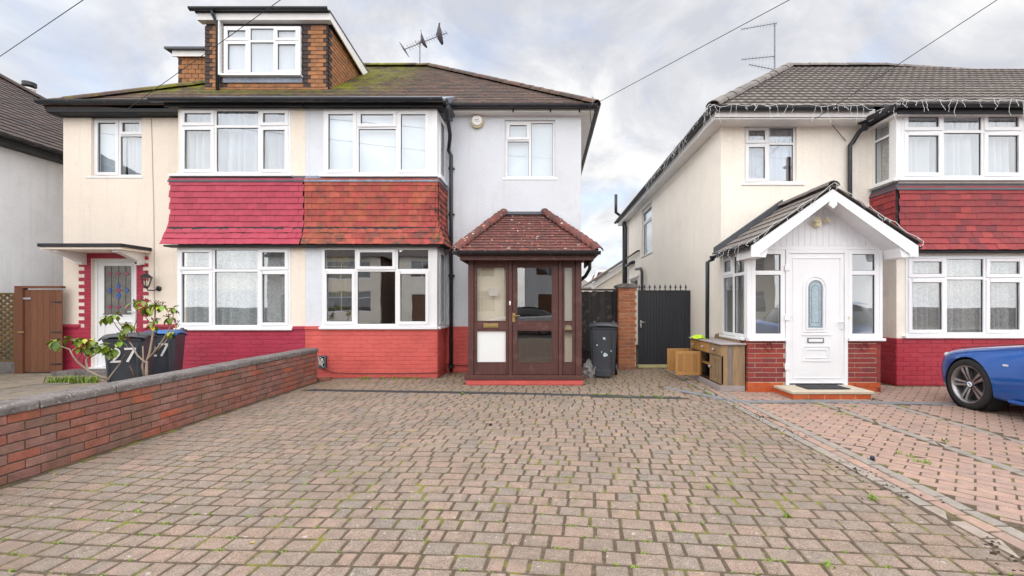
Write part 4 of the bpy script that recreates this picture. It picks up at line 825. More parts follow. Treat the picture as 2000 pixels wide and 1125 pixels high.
MB().tube([(mx_.x, YB - .04, mx_.z), (mx_.x + .05, YB - .045, .16), (mx_.x + .2, YB - .04, .1), (mx_.x + .6, YB - .038, .085), (-2.4, YB - .038, .09), (BR + .02, YB - .045, .10), (BR + .045, YB + .1, .12), (BR + .05, YM - .06, .16), (BR + .3, YM - .04, .14), (-1.32, YM - .04, .13)], .008, 6).build('trailing_cable', mat('red_painted_cable', (.17, .06, .05), .6), MT, smooth=True)
tag(MB().box(-.1, .1, -.05, .05, 0, .06, Matrix.Translation((wx(635, 7.78), 7.78, .002)) @ Matrix.Rotation(.2, 4, 'Z')).build('loose_brick', BRICK, bevel=.006), 'loose half-painted red brick lying at the end of the garden wall', 'brick')
GRAV = mat('grey_gravel', [(.16, .15, .15), (.25, .23, .22), (.09, .085, .09)], .9); rr = random.Random(12); mb = MB()
for k in range(420):
    c = Vector((rr.uniform(XW + .25, BR - .02), rr.uniform(7.93, 8.05), rr.uniform(-.008, .004))); s_ = rr.uniform(.006, .014); M_ = Matrix.Translation(c) @ Matrix.Rotation(rr.uniform(0, 6), 4, (rr.random(), rr.random(), 1))
    mb.add([M_ @ Vector(p) * 1 for p in ((s_, 0, 0), (-s_, 0, 0), (0, s_, 0), (0, -s_, 0), (0, 0, s_ * .8), (0, 0, -s_ * .8))], [(0, 2, 4), (2, 1, 4), (1, 3, 4), (3, 0, 4), (2, 0, 5), (1, 2, 5), (3, 1, 5), (0, 3, 5)])
tag(mb.build('gravel', GRAV), 'strip of grey gravel along the foot of the red plinth', 'gravel', kind='stuff')

# ================================================================== garden wall
WY1 = 7.69; WH = .575; GW = thing('garden_wall', (XW - .11, 4, 0), 'low weathered red brick garden wall with grey concrete coping', 'wall')
MB().box(XW - .205, XW - .012, -1.5, WY1 - .012, -.05, WH - .072).build('mortar_core', MORT, GW)
its = brickwork((XW, 0, 0), (0, 1, 0), -1.5, WY1, .0, WH - .07, bl=.206, bh=.0625, j=.0105, d=.1, proud=0, ch=.004, jit=.0035, jz=.003)
its += brickwork((0, WY1, 0), (-1, 0, 0), -XW + .105, -XW + .215, 0, WH - .07, bl=.1, bh=.0625, j=.0105, d=.05, proud=0, ch=.004, jit=.003)
pieces(GW, 'brick', its, BRICK)
pieces(GW, 'brick', brickwork((XW - .217, 0, 0), (0, -1, 0), -WY1, 1.5, .0, WH - .07, bl=.206, bh=.0625, j=.0105, d=.1, proud=0), BRICK, limit=0, infill='rear_face_bricks')
y = -1.5; k = 0
while y < WY1:
    q = min(y + .62, WY1 + .03); me = MB(); me.prism([(XW - .245, WH - .069), (XW + .012, WH - .069), (XW + .014, WH - .018), (XW + .0, WH), (XW - .225, WH + .002), (XW - .245, WH - .02)], y + .005, q - .004, 'y'); me.v = [p + Vector((random.Random(k).uniform(-.005, .005), 0, random.Random(k + 50).uniform(-.003, .003))) for p in me.v]; k += 1; me.build('coping_stone', CONC, GW, bevel=.008); y = q
tag(MB().box(XW + .002, XW + .05, -1.5, WY1, -.03, -.004).build('edging_strip', CONC), 'narrow cement strip along the foot of the garden wall', 'edging', kind='structure')

# ================================================================== front door, canopy, lantern of the cream house
d0, d1, dz_0, dz_1 = hA_door; yd = YM + .06
DR = MB().box(d0, d0 + .06, yd, yd + .07, dz_0, dz_1).box(d1 - .06, d1, yd, yd + .07, dz_0, dz_1).box(d0 + .06, d1 - .06, yd, yd + .07, dz_1 - .06, dz_1).build('front_door', UPVC, HA, bevel=.005)
MB().box(d0 + .061, d0 + .15, yd + .015, yd + .06, dz_0 + .01, dz_1 - .061).build('door_frame_strip', UPVC, DR, bevel=.005)
gx0, gx1, gz0, gz1 = wx(202, yd), wx(258, yd), wz(616, yd), wz(518, yd)
MB().wall(d0 + .153, d1 - .062, dz_0 + .02, dz_1 - .064, yd + .012, yd + .055, [(gx0, gx1, gz0, gz1)]).build('door_leaf', UPVC, DR)
for (a, b, c, d) in ((gx0 - .012, gx1 + .012, gz0 - .012, gz1 + .012), (gx0, gx1, wz(700, yd), wz(628, yd))): 
    MB().wall(a, b, c, d, yd - .002, yd + .0115, [(a + .025, b - .025, c + .025, d - .025)]).build('panel_moulding', UPVC, DR, bevel=.004)
MB().box(gx0, gx1, yd + .02, yd + .03, gz0, gz1).build('pane', mat('obscured_glass', (.15, .145, .13), .25, .6, nz=[(8, .3)]), DR)
lead = MB(); cx_, cz_ = (gx0 + gx1) / 2, (gz0 + gz1) / 2; yg = yd + .0165
for t in (.25, .5, .75): lead.box(gx0 + (gx1 - gx0) * t - .004, gx0 + (gx1 - gx0) * t + .004, yg - .001, yg + .003, gz0, gz1)
for t in (.17, .5, .83): lead.box(gx0, gx1, yg - .0015, yg + .002, gz0 + (gz1 - gz0) * t - .004, gz0 + (gz1 - gz0) * t + .004)
lead.build('leaded_bars', mat('lead_came', (.05, .05, .06), .5), DR)['kind'] = 'stuff'
STB = mat('blue_stained_glass', (.02, .09, .34), .2, .6); STR = mat('ruby_stained_glass', (.28, .03, .10), .2, .6)
def gem(x, z, w_, h_, m_): MB().prism([(x - w_, z), (x - w_ * .5, z - h_ * .7), (x, z - h_), (x + w_ * .5, z - h_ * .7), (x + w_, z), (x + w_ * .5, z + h_ * .7), (x, z + h_), (x - w_ * .5, z + h_ * .7)], yg - .004, yg + .002).build('stained_diamond', m_, DR)
gem(cx_, cz_ - .10, .045, .075, STB); gem(cx_, cz_ + .09, .034, .06, STB); gem(cx_, cz_ + .0, .05, .035, STR); gem(cx_ - .17, cz_, .035, .055, STB); gem(cx_ + .17, cz_, .035, .055, STB)
for sx_ in (-.17, 0, .17):
    for sz_ in (-.33, .33): gem(cx_ + sx_, cz_ + sz_, .04, .04, STR)
MB().box(d1 - .115, d1 - .075, yd - .012, yd + .0115, wz(625, yd), wz(600, yd)).build('handle_plate', UPVC, DR, bevel=.004); MB().tube([(d1 - .095, yd - .01, wz(609, yd)), (d1 - .095, yd - .05, wz(609, yd)), (d1 - .19, yd - .05, wz(609, yd))], .01, 8).build('handle', UPVC, DR, smooth=True)
for yy in (563, 572): MB().box(d1 - .05, d1 - .03, yd - .008, yd - .0005, wz(yy + 4, yd), wz(yy - 3, yd)).build('hinge', BLACKP, DR)
MB().box(d0 - .3, d1 + .3, YM - .45, YM + .3, -.02, dz_0 - .02).build('door_step', CONC, HA, bevel=.008); MB().box(d0 - .02, d1 + .02, YM - .03, YM + .14, dz_0 - .019, dz_0 + .012).build('threshold', UPVC, DR, bevel=.004)
cy0 = 8.12; cxa, cxb = wx(72, cy0), wx(297, YM); cz = wz(482, cy0)
CN = MB().box(cxa, cxb, cy0, YM - .001, cz + .002, cz + .065).build('door_canopy', DFASC, HA, bevel=.006); MB().box(cxa + .03, cxb - .03, cy0 + .03, YM - .002, cz - .04, cz + .001).build('canopy_soffit', CREAM, CN)
for xx in (wx(165, YM), wx(262, YM) + .16): MB().prism([(YM - .001, cz - .041), (cy0 + .1, cz - .041), (cy0 + .1, cz - .08), (cy0 + .26, cz - .12), (YM - .12, cz - .22), (YM - .1, cz - .27), (YM - .001, cz - .27)], xx - .06, xx + .06, 'x').build('canopy_bracket', FASC, CN, bevel=.006)
ln = Vector((wx(286, YM - .16), YM - .16, wz(560, YM - .16))); LT = thing('wall_lantern', ln, 'black traditional lantern on the wall beside the stained glass door', 'lantern')
MB().lathe([(.012, -.03), (.03, -.02), (.045, 0), (.045, .012)], 6, Matrix.Translation(ln)).build('lantern_base', BLACKP, LT)
cg = MB()
for k in range(6):
    a = math.pi * k / 3; cg.tube([ln + Vector((.043 * math.cos(a), .043 * math.sin(a), .01)), ln + Vector((.085 * math.cos(a), .085 * math.sin(a), .17))], .006, 5)
cg.build('lantern_frame', BLACKP, LT); MB().lathe([(.038, .012), (.08, .17)], 6, Matrix.Translation(ln)).build('lantern_glass', GLASSD, LT); MB().lathe([(.018, .012), (.018, .09), (.01, .12)], 10, Matrix.Translation(ln)).build('bulb', mat('white_bulb', (.8, .78, .7), .3), LT)
MB().lathe([(.105, .17), (.1, .185), (.05, .235), (.02, .25), (.012, .28), (.02, .29), (.006, .31)], 6, Matrix.Translation(ln)).build('lantern_cap', BLACKP, LT)
MB().lathe([(.05, 0), (.05, .02), (.03, .03)], 14, Matrix.Translation((ln.x + .11, YM - .001, ln.z - .03)) @ Matrix.Rotation(R(90), 4, 'X')).build('wall_plate', BLACKP, LT)
MB().tube([(ln.x + .11, YM - .02, ln.z - .03), (ln.x + .10, YM - .1, ln.z - .07), (ln.x + .03, ln.y, ln.z - .07), (ln.x, ln.y, ln.z - .02)], .012, 8).build('arm', BLACKP, LT, smooth=True)
sc_ = Vector((wx(269, YM - .1), YM - .1, wz(513, YM - .1))); CM = thing('security_camera', sc_, 'small white security camera above the lantern by the door', 'camera')
MB().box(sc_.x - .04, sc_.x + .04, sc_.y - .04, sc_.y + .05, sc_.z - .05, sc_.z + .06).build('camera_body', UPVC, CM, bevel=.015); MB().lathe([(.022, 0), (.022, .012)], 14, Matrix.Translation((sc_.x, sc_.y - .04, sc_.z - .01)) @ Matrix.Rotation(R(90), 4, 'X')).build('lens', BLACKP, CM); MB().tube([(sc_.x + .03, sc_.y + .04, sc_.z + .03), (sc_.x + .05, YM - .001, sc_.z + .06)], .012, 8).build('mount', UPVC, CM)
tag(MB().tube([(wx(296, YM), YM - .008, wz(222, YM)), (wx(298, YM), YM - .008, wz(300, YM)), (wx(301, YM), YM - .008, wz(420, YM)), (wx(302, YM), YM - .008, wz(560, YM)), (wx(302, YM), YM - .008, wz(628, YM))], .005, 5).build('telephone_cable', mat('cream_cable', (.45, .40, .34), .7), None, smooth=True), 'thin cable running down the cream wall beside the bay', 'cable')

# ================================================================== bins
def text_mesh(body, size):
    cu = bpy.data.curves.new('t', 'FONT'); cu.body = body; cu.size = size; cu.extrude = .001; cu.align_x = 'CENTER'; ob = bpy.data.objects.new('t', cu); COL.objects.link(ob)
    me = bpy.data.meshes.new_from_object(ob.evaluated_get(bpy.context.evaluated_depsgraph_get())); bpy.data.objects.remove(ob); return me
def wheelie_bin(loc, rz, label, w_=.56, d=.60, h_=.94, lid=None, group=None, num=None, wheels=True):
    E = thing('wheelie_bin', loc, label, 'bin', group); M_ = Matrix.Translation(loc) @ Matrix.Rotation(rz, 4, 'Z'); b = MB()
    def ring(z, sw, sd, c=.04): return [M_ @ Vector(p + (z,)) for p in ((-sw + c, -sd), (sw - c, -sd), (sw, -sd + c), (sw, sd), (-sw, sd), (-sw, -sd + c))]
    lv = [(.10, .39), (.12, .40), (.55, .45), (h_ - .14, .485), (h_ - .135, .5), (h_ - .1, .505), (h_ - .1, .47), (.16, .36)]
    rings = [ring(z, w_ * k, d * k) for z, k in lv]; vs = [p for r_ in rings for p in r_]; fs = []
    for i in range(len(lv) - 1):
        for k in range(6): fs.append((i * 6 + k, i * 6 + (k + 1) % 6, (i + 1) * 6 + (k + 1) % 6, (i + 1) * 6 + k))
    fs.append(tuple(range(5, -1, -1))); fs.append(tuple((len(lv) - 1) * 6 + k for k in range(6))); b.add(vs, fs); b.build('bin_body', BINM, E, bevel=.008)
    MB().box(-w_ * .26, w_ * .26, -d * .415, -d * .36, .03, .16, M_).build('bin_foot', BINM, E, bevel=.01)
    for s_ in (-1, 1): MB().box(s_ * w_ * .34 - .012, s_ * w_ * .34 + .012, -d * .46, -d * .41, .2, h_ - .16, M_ @ Matrix.Rotation(R(4), 4, 'X')).build('bin_rib', BINM, E, bevel=.008)
    l = MB(); n = 7
    vs = []; 
    for i in range(n):
        t = i / (n - 1); y = -d * .56 + t * d * 1.08; zz = h_ - .125 + .085 * math.sin(math.pi * min(1, .12 + t * .8)) ** .7
        for sx_, dz in ((-.54, -.035), (-.5, 0), (-.2, .016), (.2, .016), (.5, 0), (.54, -.035)): vs.append(M_ @ Vector((sx_ * w_, y, zz + dz)))
    fs = [(i * 6 + k, i * 6 + k + 1, (i + 1) * 6 + k + 1, (i + 1) * 6 + k) for i in range(n - 1) for k in range(5)]
    l.add(vs, fs); lo = l.build('bin_lid', lid or BINM, E, smooth=True); sm = lo.modifiers.new('thick', 'SOLIDIFY'); sm.thickness = .014
    hb = MB(); hb.tube([M_ @ Vector((sx_ * w_, d * .56, h_ - .05)) for sx_ in (-.5, .5)], .018, 8); hb.build('bin_handle', BINM, E, smooth=True)
    for s_ in (-1, 1): MB().tube([M_ @ Vector((s_ * w_ * .36, d * .42, h_ - .1)), M_ @ Vector((s_ * w_ * .36, d * .56, h_ - .02))], .03, 8).build('hinge_lug', BINM, E)
    if wheels:
        for s_ in (-1, 1): MB().lathe([(.04, -.025), (.1, -.025), (.105, 0), (.1, .025), (.04, .025)], 20, M_ @ Matrix.Translation((s_ * w_ * .47, d * .40, .105)) @ Matrix.Rotation(R(90), 4, 'Y')).build('wheel', BLACKP, E)
    if num:
        me = text_mesh(num, .30); me.materials.append(mat('white_bin_sticker', (.8, .8, .8), .5)); o = bpy.data.objects.new('bin_number', me)
        reg(o, M_ @ Matrix.Translation((0, -d * .455 - .014, h_ * .54)) @ Matrix.Rotation(R(90 + 4.3), 4, 'X') @ Matrix.Scale(1.05, 4, (1, 0, 0)), E)
    return E, M_
wheelie_bin(Vector((wx(254, 6.5), 6.5, 0)), R(26), 'dark wheelie bin with white house number 27 behind the garden wall', num='27', h_=.94, w_=.47, d=.5)
wheelie_bin(Vector((wx(320, 7.25), 7.25, 0)), R(22), 'dark wheelie bin with blue lid beside the cream house bay', lid=mat('blue_bin_lid', (.03, .14, .42), .4), h_=.94, num='27', w_=.45, d=.48)
BB, MBn = wheelie_bin(Vector((wx(1180, 8.15), 8.25, 0)), R(-8), 'dark grey wheelie bin standing beside the brick pier', h_=1.02, w_=.5, d=.58)
PATCH = mat('pale_blue_torn_sticker', (.55, .68, .74), .6); rr = random.Random(4)
for (u_, z_, s_) in ((.02, .72, .035), (.04, .42, .05), (-.11, .60, .018), (.14, .5, .02), (-.03, .48, .015)):
    k = (z_ - .12) / .7; yy = -.58 * (.40 + .085 * k) - .003; MB().prism([(u_ + s_ * rr.uniform(.4, 1) * math.cos(a), z_ + s_ * rr.uniform(.4, 1.2) * math.sin(a)) for a in [2 * math.pi * i / 8 for i in range(8)]], yy - .002, yy + .001, 'y', MBn @ Matrix.Translation((0, 0, 0))).build('torn_sticker', PATCH, BB)
# clear bag of rubbish
BAG = mat('clear_bag', (.55, .55, .55), .15, .6, alpha=.5, nz=[(20, .3)]); bc = Vector((wx(1152, 8.2), 8.15, 0)); bm = bmesh.new(); bmesh.ops.create_icosphere(bm, subdivisions=4, radius=1)
for v in bm.verts:
    n_ = mnoise.noise(v.co * 2.3) * .35 + abs(mnoise.noise(v.co * 6)) * .3; v.co *= .8 + n_; v.co = Vector((v.co.x * .14, v.co.y * .16, max(-.13, v.co.z * .19)))
me = bpy.data.meshes.new('rubbish_bag'); bm.to_mesh(me); bm.free(); me.materials.append(BAG); o = bpy.data.objects.new('rubbish_bag', me); reg(o, Matrix.Translation(bc + Vector((0, 0, .135)))); tag(o, 'crumpled clear plastic bag between the brown porch and the wheelie bin', 'bag')

# ================================================================== rhododendron behind the wall
BARK = mat('pale_grey_bark', (.33, .27, .21), .9, .2, nz=[(20, .25)], bump=(60, .4, .005)); TWIG = mat('red_brown_twig', (.16, .08, .06), .8)
LEAF = mat('rhododendron_leaf', [(.17, .29, .022), (.12, .22, .025), (.32, .38, .025), (.12, .23, .04), (.42, .40, .03), (.10, .18, .03), (.26, .34, .022)], .38, .5, nz=[(14, .25)], layers=[dict(s=16, lo=.62, hi=.72, col=(.32, .20, .04), amt=.7)])
YS = 5.65
RB = thing('rhododendron_shrub', pt(262, 735, YS) * 1, 'sparse rhododendron with drooping green-yellow leaf clusters behind the garden wall', 'shrub')
PS = lambda x, y, dy=0: pt(x, y, YS + dy)
stems = [([(287, 745, 0), (286, 722, 0), (287, 706, .02), (292, 690, .02), (297, 662, .05), (300, 640, .05), (303, 615, .03), (305, 597, 0)], .017, .006), ([(288, 704, .02), (301, 688, -.05), (316, 668, -.08), (328, 648, -.1), (337, 625, -.1), (340, 606, -.12)], .013, .004),
    ([(297, 694, .0), (320, 672, -.1), (334, 652, -.15), (345, 640, -.16)], .009, .004), ([(284, 708, .02), (268, 694, .1), (258, 675, .12), (248, 660, .12)], .011, .005), ([(255, 668, .12), (240, 652, .1), (228, 638, .1), (220, 625, .1)], .008, .003),
    ([(272, 655, .1), (262, 640, .1), (270, 615, .1), (266, 595, .1)], .006, .003), ([(300, 640, .05), (285, 620, .1), (276, 606, .1), (280, 590, .1)], .006, .003), ([(254, 664, .1), (240, 640, .1), (226, 622, .1), (225, 612, .1)], .006, .003),
    ([(282, 735, .05), (278, 716, .05), (280, 700, .05), (279, 676, .05)], .012, .006), ([(262, 738, .05), (258, 724, .05), (253, 714, .05)], .008, .004),
    ([(212, 742, 0), (192, 734, -.05), (172, 724, -.1), (152, 708, -.15), (142, 695, -.2), (136, 682, -.2), (118, 676, -.22), (112, 668, -.22)], .016, .004), ([(172, 724, -.1), (168, 705, 0), (174, 690, .05), (182, 675, .05), (185, 660, .05)], .011, .004),
    ([(150, 706, -.15), (158, 694, -.1), (164, 680, -.1), (160, 668, -.1)], .008, .003), ([(174, 700, .05), (190, 690, .1), (206, 684, .1)], .007, .003), ([(210, 742, 0), (222, 726, .1), (236, 708, .12), (244, 692, .12)], .009, .004), ([(163, 712, -.05), (164, 698, -.05), (170, 694, -.05)], .006, .003), ([(236, 708, .12), (246, 690, .1), (254, 684, .1)], .006, .003)]
for pts, r0, r1 in stems: n_ = len(pts); MB().tube([PS(*p) for p in pts], [r0 + (r1 - r0) * i / (n_ - 1) for i in range(n_)], 8).build('stem', BARK if r0 > .0085 else TWIG, RB, smooth=True)
clusters = [(305, 595, 0, 7, .085), (315, 600, 0, 6, .08), (340, 604, -.12, 6, .075), (330, 622, -.1, 6, .08), (334, 650, -.16, 4, .07), (345, 635, -.16, 3, .04), (288, 604, .06, 8, .09), (280, 588, .1, 5, .09), (265, 592, .1, 3, .10), (250, 636, .12, 11, .095), (238, 650, .12, 5, .08), (207, 620, .1, 4, .095), (224, 616, .1, 5, .08), (300, 640, .05, 3, .07), (301, 628, .05, 5, .08),
    (109, 668, -.22, 8, .095), (134, 664, -.2, 5, .09), (152, 663, -.12, 8, .09), (166, 665, -.1, 7, .09), (182, 668, .05, 5, .08), (176, 682, .05, 9, .09), (190, 676, .08, 8, .09), (206, 676, .1, 9, .09), (222, 684, .1, 8, .085), (236, 668, .12, 8, .085), (158, 680, -.1, 5, .085), (214, 690, .12, 6, .08)]
rr = random.Random(21)
LM = []
for k in range(3):
    vs, fs = leaf_pts(Matrix.Identity(4), 1, .54, .2 + .12 * k); me = bpy.data.meshes.new('leaf'); me.from_pydata([tuple(p) for p in vs], [], fs); me.materials.append(LEAF); me.polygons.foreach_set('use_smooth', [True] * len(fs)); LM.append(me)
for (x, y, dy, n_, L_) in clusters:
    c = PS(x, y, dy); a0 = rr.uniform(0, 6)
    for k in range(n_ + 1):
        a = a0 + 2 * math.pi * k / (n_ + 1) + rr.uniform(-.3, .3); el = rr.uniform(-1.35, -.4) if k % 5 else rr.uniform(-.3, .5); d = Vector((math.cos(a) * math.cos(el), math.sin(a) * math.cos(el), math.sin(el))); s_ = L_ * rr.uniform(1.0, 1.5)
        x_ = d.cross(Vector((0, 0, 1))).normalized(); z_ = x_.cross(d); o = bpy.data.objects.new('leaf', rr.choice(LM)); reg(o, basis(c + Vector((rr.uniform(-.01, .01), rr.uniform(-.01, .01), rr.uniform(0, .02))), x_ * s_, d * s_, z_ * s_), RB)
    if y < 640 and rr.random() < .8:
        bt = MB()
        for k in range(7): a = rr.uniform(0, 6.28); p = c + Vector((math.cos(a) * .025, math.sin(a) * .025, rr.uniform(.03, .055))); bt.tube([c, p], .002, 4).lathe([(.003, -.005), (.006, 0), (.002, .008)], 6, Matrix.Translation(p))
        bt.build('bud_cluster', mat('purple_bud', (.10, .03, .05), .7), RB)['kind'] = 'stuff'
# ferny weeds at the step
WEED = mat('bright_weed', [(.13, .24, .02), (.20, .30, .03), (.09, .18, .02)], .5, .4, nz=[(10, .2)])
def tufts(name, spots, label, seed, h=.06, n=14):
    rr = random.Random(seed); mb = MB()
    for (x, y, s_) in spots:
        for k in range(int(n * s_) + 2):
            a = rr.uniform(0, 6.28); hh = h * s_ ** .5 * rr.uniform(.4, 1.1); b = Vector((x + rr.uniform(-.03, .03) * s_, y + rr.uniform(-.03, .03) * s_, -.008)); d = Vector((math.cos(a), math.sin(a), 0)); q = Vector((-d.y, d.x, 0)) * .0035 * (1 + s_ * .4)
            m_ = b + d * hh * .35 + Vector((0, 0, hh * .75)); t_ = b + d * hh * .8 + Vector((0, 0, hh * .8))
            mb.add([b - q, b + q, m_ + q * .9, m_ - q * .9, t_], [(0, 1, 2, 3), (3, 2, 4)])
    o = mb.build(name, WEED); tag(o, label, 'weeds', kind='stuff'); return o
tufts('weeds', [(wx(x, 7.6), 7.6 + .05 * math.sin(x), 2.2) for x in range(105, 190, 9)], 'bright green weeds beside the concrete door step', 2, h=.10, n=10)
# ================================================================== wooden side gate and trellis
gy0 = 8.6; TG = thing('side_gate', (wx(76, gy0), gy0, 0), 'brown stained boarded timber side gate with black strap hinges', 'gate')
ga, gb, gt = wx(48, gy0), wx(121, gy0), wz(566, gy0); nb = 6
for k in range(nb): a = ga + (gb - ga) * k / nb; MB().box(a + .002, ga + (gb - ga) * (k + 1) / nb - .002, gy0, gy0 + .02, .03, gt).build('board', GATEW, TG, bevel=.003)
MB().box(wx(31, gy0), wx(47, gy0), gy0 - .03, gy0 + .07, 0, gt + .03).build('gate_post', GATEW, TG, bevel=.006); MB().box(wx(31, gy0), gb, gy0 - .03, gy0 + .07, gt + .031, gt + .075).build('gate_head', GATEW, TG, bevel=.005)
for yy in (590, 649, 711): MB().prism([(gb - .01, wz(yy, gy0) - .02), (gb - .01, wz(yy, gy0) + .02), (gb - .22, wz(yy, gy0) + .006), (gb - .22, wz(yy, gy0) - .006)], gy0 - .006, gy0 - .0005).build('strap_hinge', BLACKP, TG)
MB().box(ga - .02, ga + .14, gy0 - .02, gy0 - .0005, wz(585, gy0), wz(581, gy0)).build('bolt', CHROME, TG, bevel=.003); MB().box(ga - .08, ga + .03, gy0 - .05, gy0 - .031, wz(650, gy0), wz(647, gy0)).build('latch', BRASS, TG, bevel=.003)
TF = thing('trellis_fence', (wx(10, gy0), gy0, 0), 'weathered diagonal trellis fence panel beside the brown side gate', 'fence'); ta, tb, tz0, tz1 = -11.6, wx(30, gy0), wz(706, gy0), wz(572, gy0)
MB().wall(ta, tb, tz0, tz1, gy0 - .01, gy0 + .04, [(ta + .04, tb - .04, tz0 + .04, tz1 - .04)]).build('fence_frame', TREL, TF, bevel=.004)
for s_ in (-1, 1):
    k = -1.6
    while k < 2.6:
        pl = []
        for t in [i / 60 for i in range(61)]:
            X = ta + .03 + (tb - ta - .06) * t; Zz = tz0 + k + (X - ta) * .75 if s_ > 0 else tz0 + k + (tb - X) * .75
            if tz0 + .03 < Zz < tz1 - .03: pl.append((X, Zz))
        if len(pl) > 2: a, b = pl[0], pl[-1]; MB().prism([(a[0], a[1] - .025), (b[0], b[1] - .025), (b[0], b[1] + .025), (a[0], a[1] + .025)], gy0 + (.001 if s_ > 0 else .013), gy0 + (.012 if s_ > 0 else .024)).build('slat', TREL, TF)
        k += .11
MB().box(ta, tb, gy0 - .02, gy0 + .03, 0, tz0 - .004).build('gravel_board', CONC, TF, bevel=.005)
# ================================================================== white house beyond the side gate
HD = thing('detached_house', (-14, 11, 0), 'white rendered house with dark tiled roof beyond the brown side gate', 'house')
XD = -10.75; ZE = 4.62
MB(face_mx(XD, 15.4, '-x')).wall(0, .1, 0, .1, 0, .1) if False else None
MB().box(-19, XD, 6.2, 15.2, -.02, ZE - .02).build('wall', WHITE2, HD)
RD = MB().add([(XD + .3, 5.9, ZE), (XD + .3, 15.5, ZE), (-15, 11.25, ZE + 3.1), (-15, 10.2, ZE + 3.1), (-19.3, 5.9, ZE), (-19.3, 15.5, ZE)], [(0, 1, 2, 3), (1, 5, 2), (5, 4, 3, 2), (0, 3, 4), (0, 4, 5, 1)]).build('roof', DTILE, HD)
nv = Vector((-15 - XD - .3, 0, 3.1)); its = tilefield((XD + .3, 5.9, ZE), (0, 1, 0), nv, [(0, 0), (9.6, 0), (5.35, nv.length), (4.3, nv.length)], .3, .22, .29, .016, waves=1)
pieces(RD, 'roof_tile', its, DTILE, infill='roof_tile_infill'); pieces(RD, 'ridge_tile', ridge((XD + .3, 15.5, ZE + .02), (-15, 11.25, ZE + 3.12), .12, .4), DTILE)
MB().box(XD + .27, XD + .295, 5.9, 15.5, ZE - .17, ZE - .03).build('fascia', DFASC, HD); MB().box(XD, XD + .27, 5.9, 15.4, ZE - .17, ZE - .15).build('soffit', DFASC, HD)
half_gutter((XD + .35, 5.9, ZE - .01), (XD + .35, 15.5, ZE - .01), .065).build('gutter', GUTTER, HD)
fp = pt(57, 190, 12.3); FL = MB().lathe([(.11, -.5), (.11, .2), (.13, .2), (.13, .24)], 14, Matrix.Translation(fp)).build('flue', FASC, HD); MB().lathe([(.15, .3), (.15, .4), (.04, .43)], 14, Matrix.Translation(fp)).build('cowl', BLACKP, FL); MB().tube([fp + Vector((0, 0, .2)), fp + Vector((0, 0, .32))], .08, 10).build('cowl_neck', BLACKP, FL)
# ================================================================== right-hand house
YBC, YMC = 7.3, 7.85; CXL = wx(1408, YMC); CXR = 12.0
HC = thing('semi_detached_house', (7, 10, 0), 'yellow cream house with red tile bay, grey tiled roof and icicle lights', 'house')
EYC = 7.5; ECX, ECZ = wx(1391, EYC), wz(211, EYC); kx = (1540 - CX) / F
t_ = (kx * EYC - ECX) / (1 - kx); RYC = EYC + t_; RXC = ECX + t_; RZC = wz(134, RYC); RX2 = wx(1725, RYC); ZW = ECZ - .16
SLC = math.hypot(RYC - EYC, RZC - ECZ); VC = Vector((0, RYC - EYC, RZC - ECZ)) / SLC; YEND = 17.6
bx0, bx1 = wx(1751, YBC), wx(2012, YBC)
wCs = Wr(1454, 1556, 244, 357, YMC); wCu = Wr(1760, 1998, 218, 349, YBC); wCg = Wr(1768, 2000, 500, 655, YBC)
MB().wall(CXL, CXR, 0, ZW, YMC, YMC + .2, [wCs, (bx0 + .15, bx1 - .15, .1, ZW - .1), (9.3, 10.5, 3.35, 4.4), (9.3, 10.5, .8, 2.2)]).build('front_wall', CREAM2, HC)
Ms = face_mx(CXL, YEND, '-x'); yl = lambda x: YEND - CXL * F / (x - CX)
ws = (yl(1253), yl(1273), wz(496, 13.4), wz(400, 13.4)); ws2 = (yl(1231), yl(1246), wz(566, 15.6), wz(545, 15.6))
MB(Ms).wall(0, YEND - YMC - .2, 0, ZW, .0, .2, [ws, ws2]).build('side_wall', CREAM2, HC)
MB().wall(CXL, CXR, 0, ZW, YEND, YEND + .15).build('rear_wall', CREAM2, HC)
for za, zb_ in ((2.35, 2.47), (.02, .1)): MB().prism([(CXL + .22, YMC + .21), (bx0 + .15, YMC + .21), (bx0 + .15, YBC + .2), (bx1 - .15, YBC + .2), (bx1 - .15, YMC + .21), (CXR, YMC + .21), (CXR, YEND), (CXL + .22, YEND)], za, zb_, 'z').build('floor', ROOMW, HC)
MB().box(CXL + .22, CXR, 11.4, 11.5, .1, ZW).box(5.2, 5.24, YMC + .22, 11.4, .1, ZW).build('room_wall', ROOMW, HC)
MB().box(CXL + .22, CXR, YMC + .22, YEND, ZW - .02, ZW + .04).build('ceiling', ROOMW, HC)
window(HC, *wCs, YMC + .04, [(.48, O_((.31, 'O'), (.69, 'O'))), (.52, O_((.31, 'F'), (.69, 'F')))], fw=.04, sx=(.06, .13))
for q in ((9.3, 10.5, 3.35, 4.4), (9.3, 10.5, .8, 2.2)): window(HC, *q, YMC + .04, [(.48, O_((.31, 'O'), (.69, 'O'))), (.52, O_((.31, 'F'), (.69, 'F')))], fw=.04)
window(HC, *ws, .06, [(1, O_((.3, 'O'), (.7, 'F')))], M=Ms, fw=.05); window(HC, *ws2, .06, [(1, O_((1, 'F')))], M=Ms, fw=.05)
MB(Ms).box(ws2[0] - .15, ws2[1] + .2, -.03, .02, ws2[3] + .03, ws2[3] + .08).build('window_hood', FASC, HC)
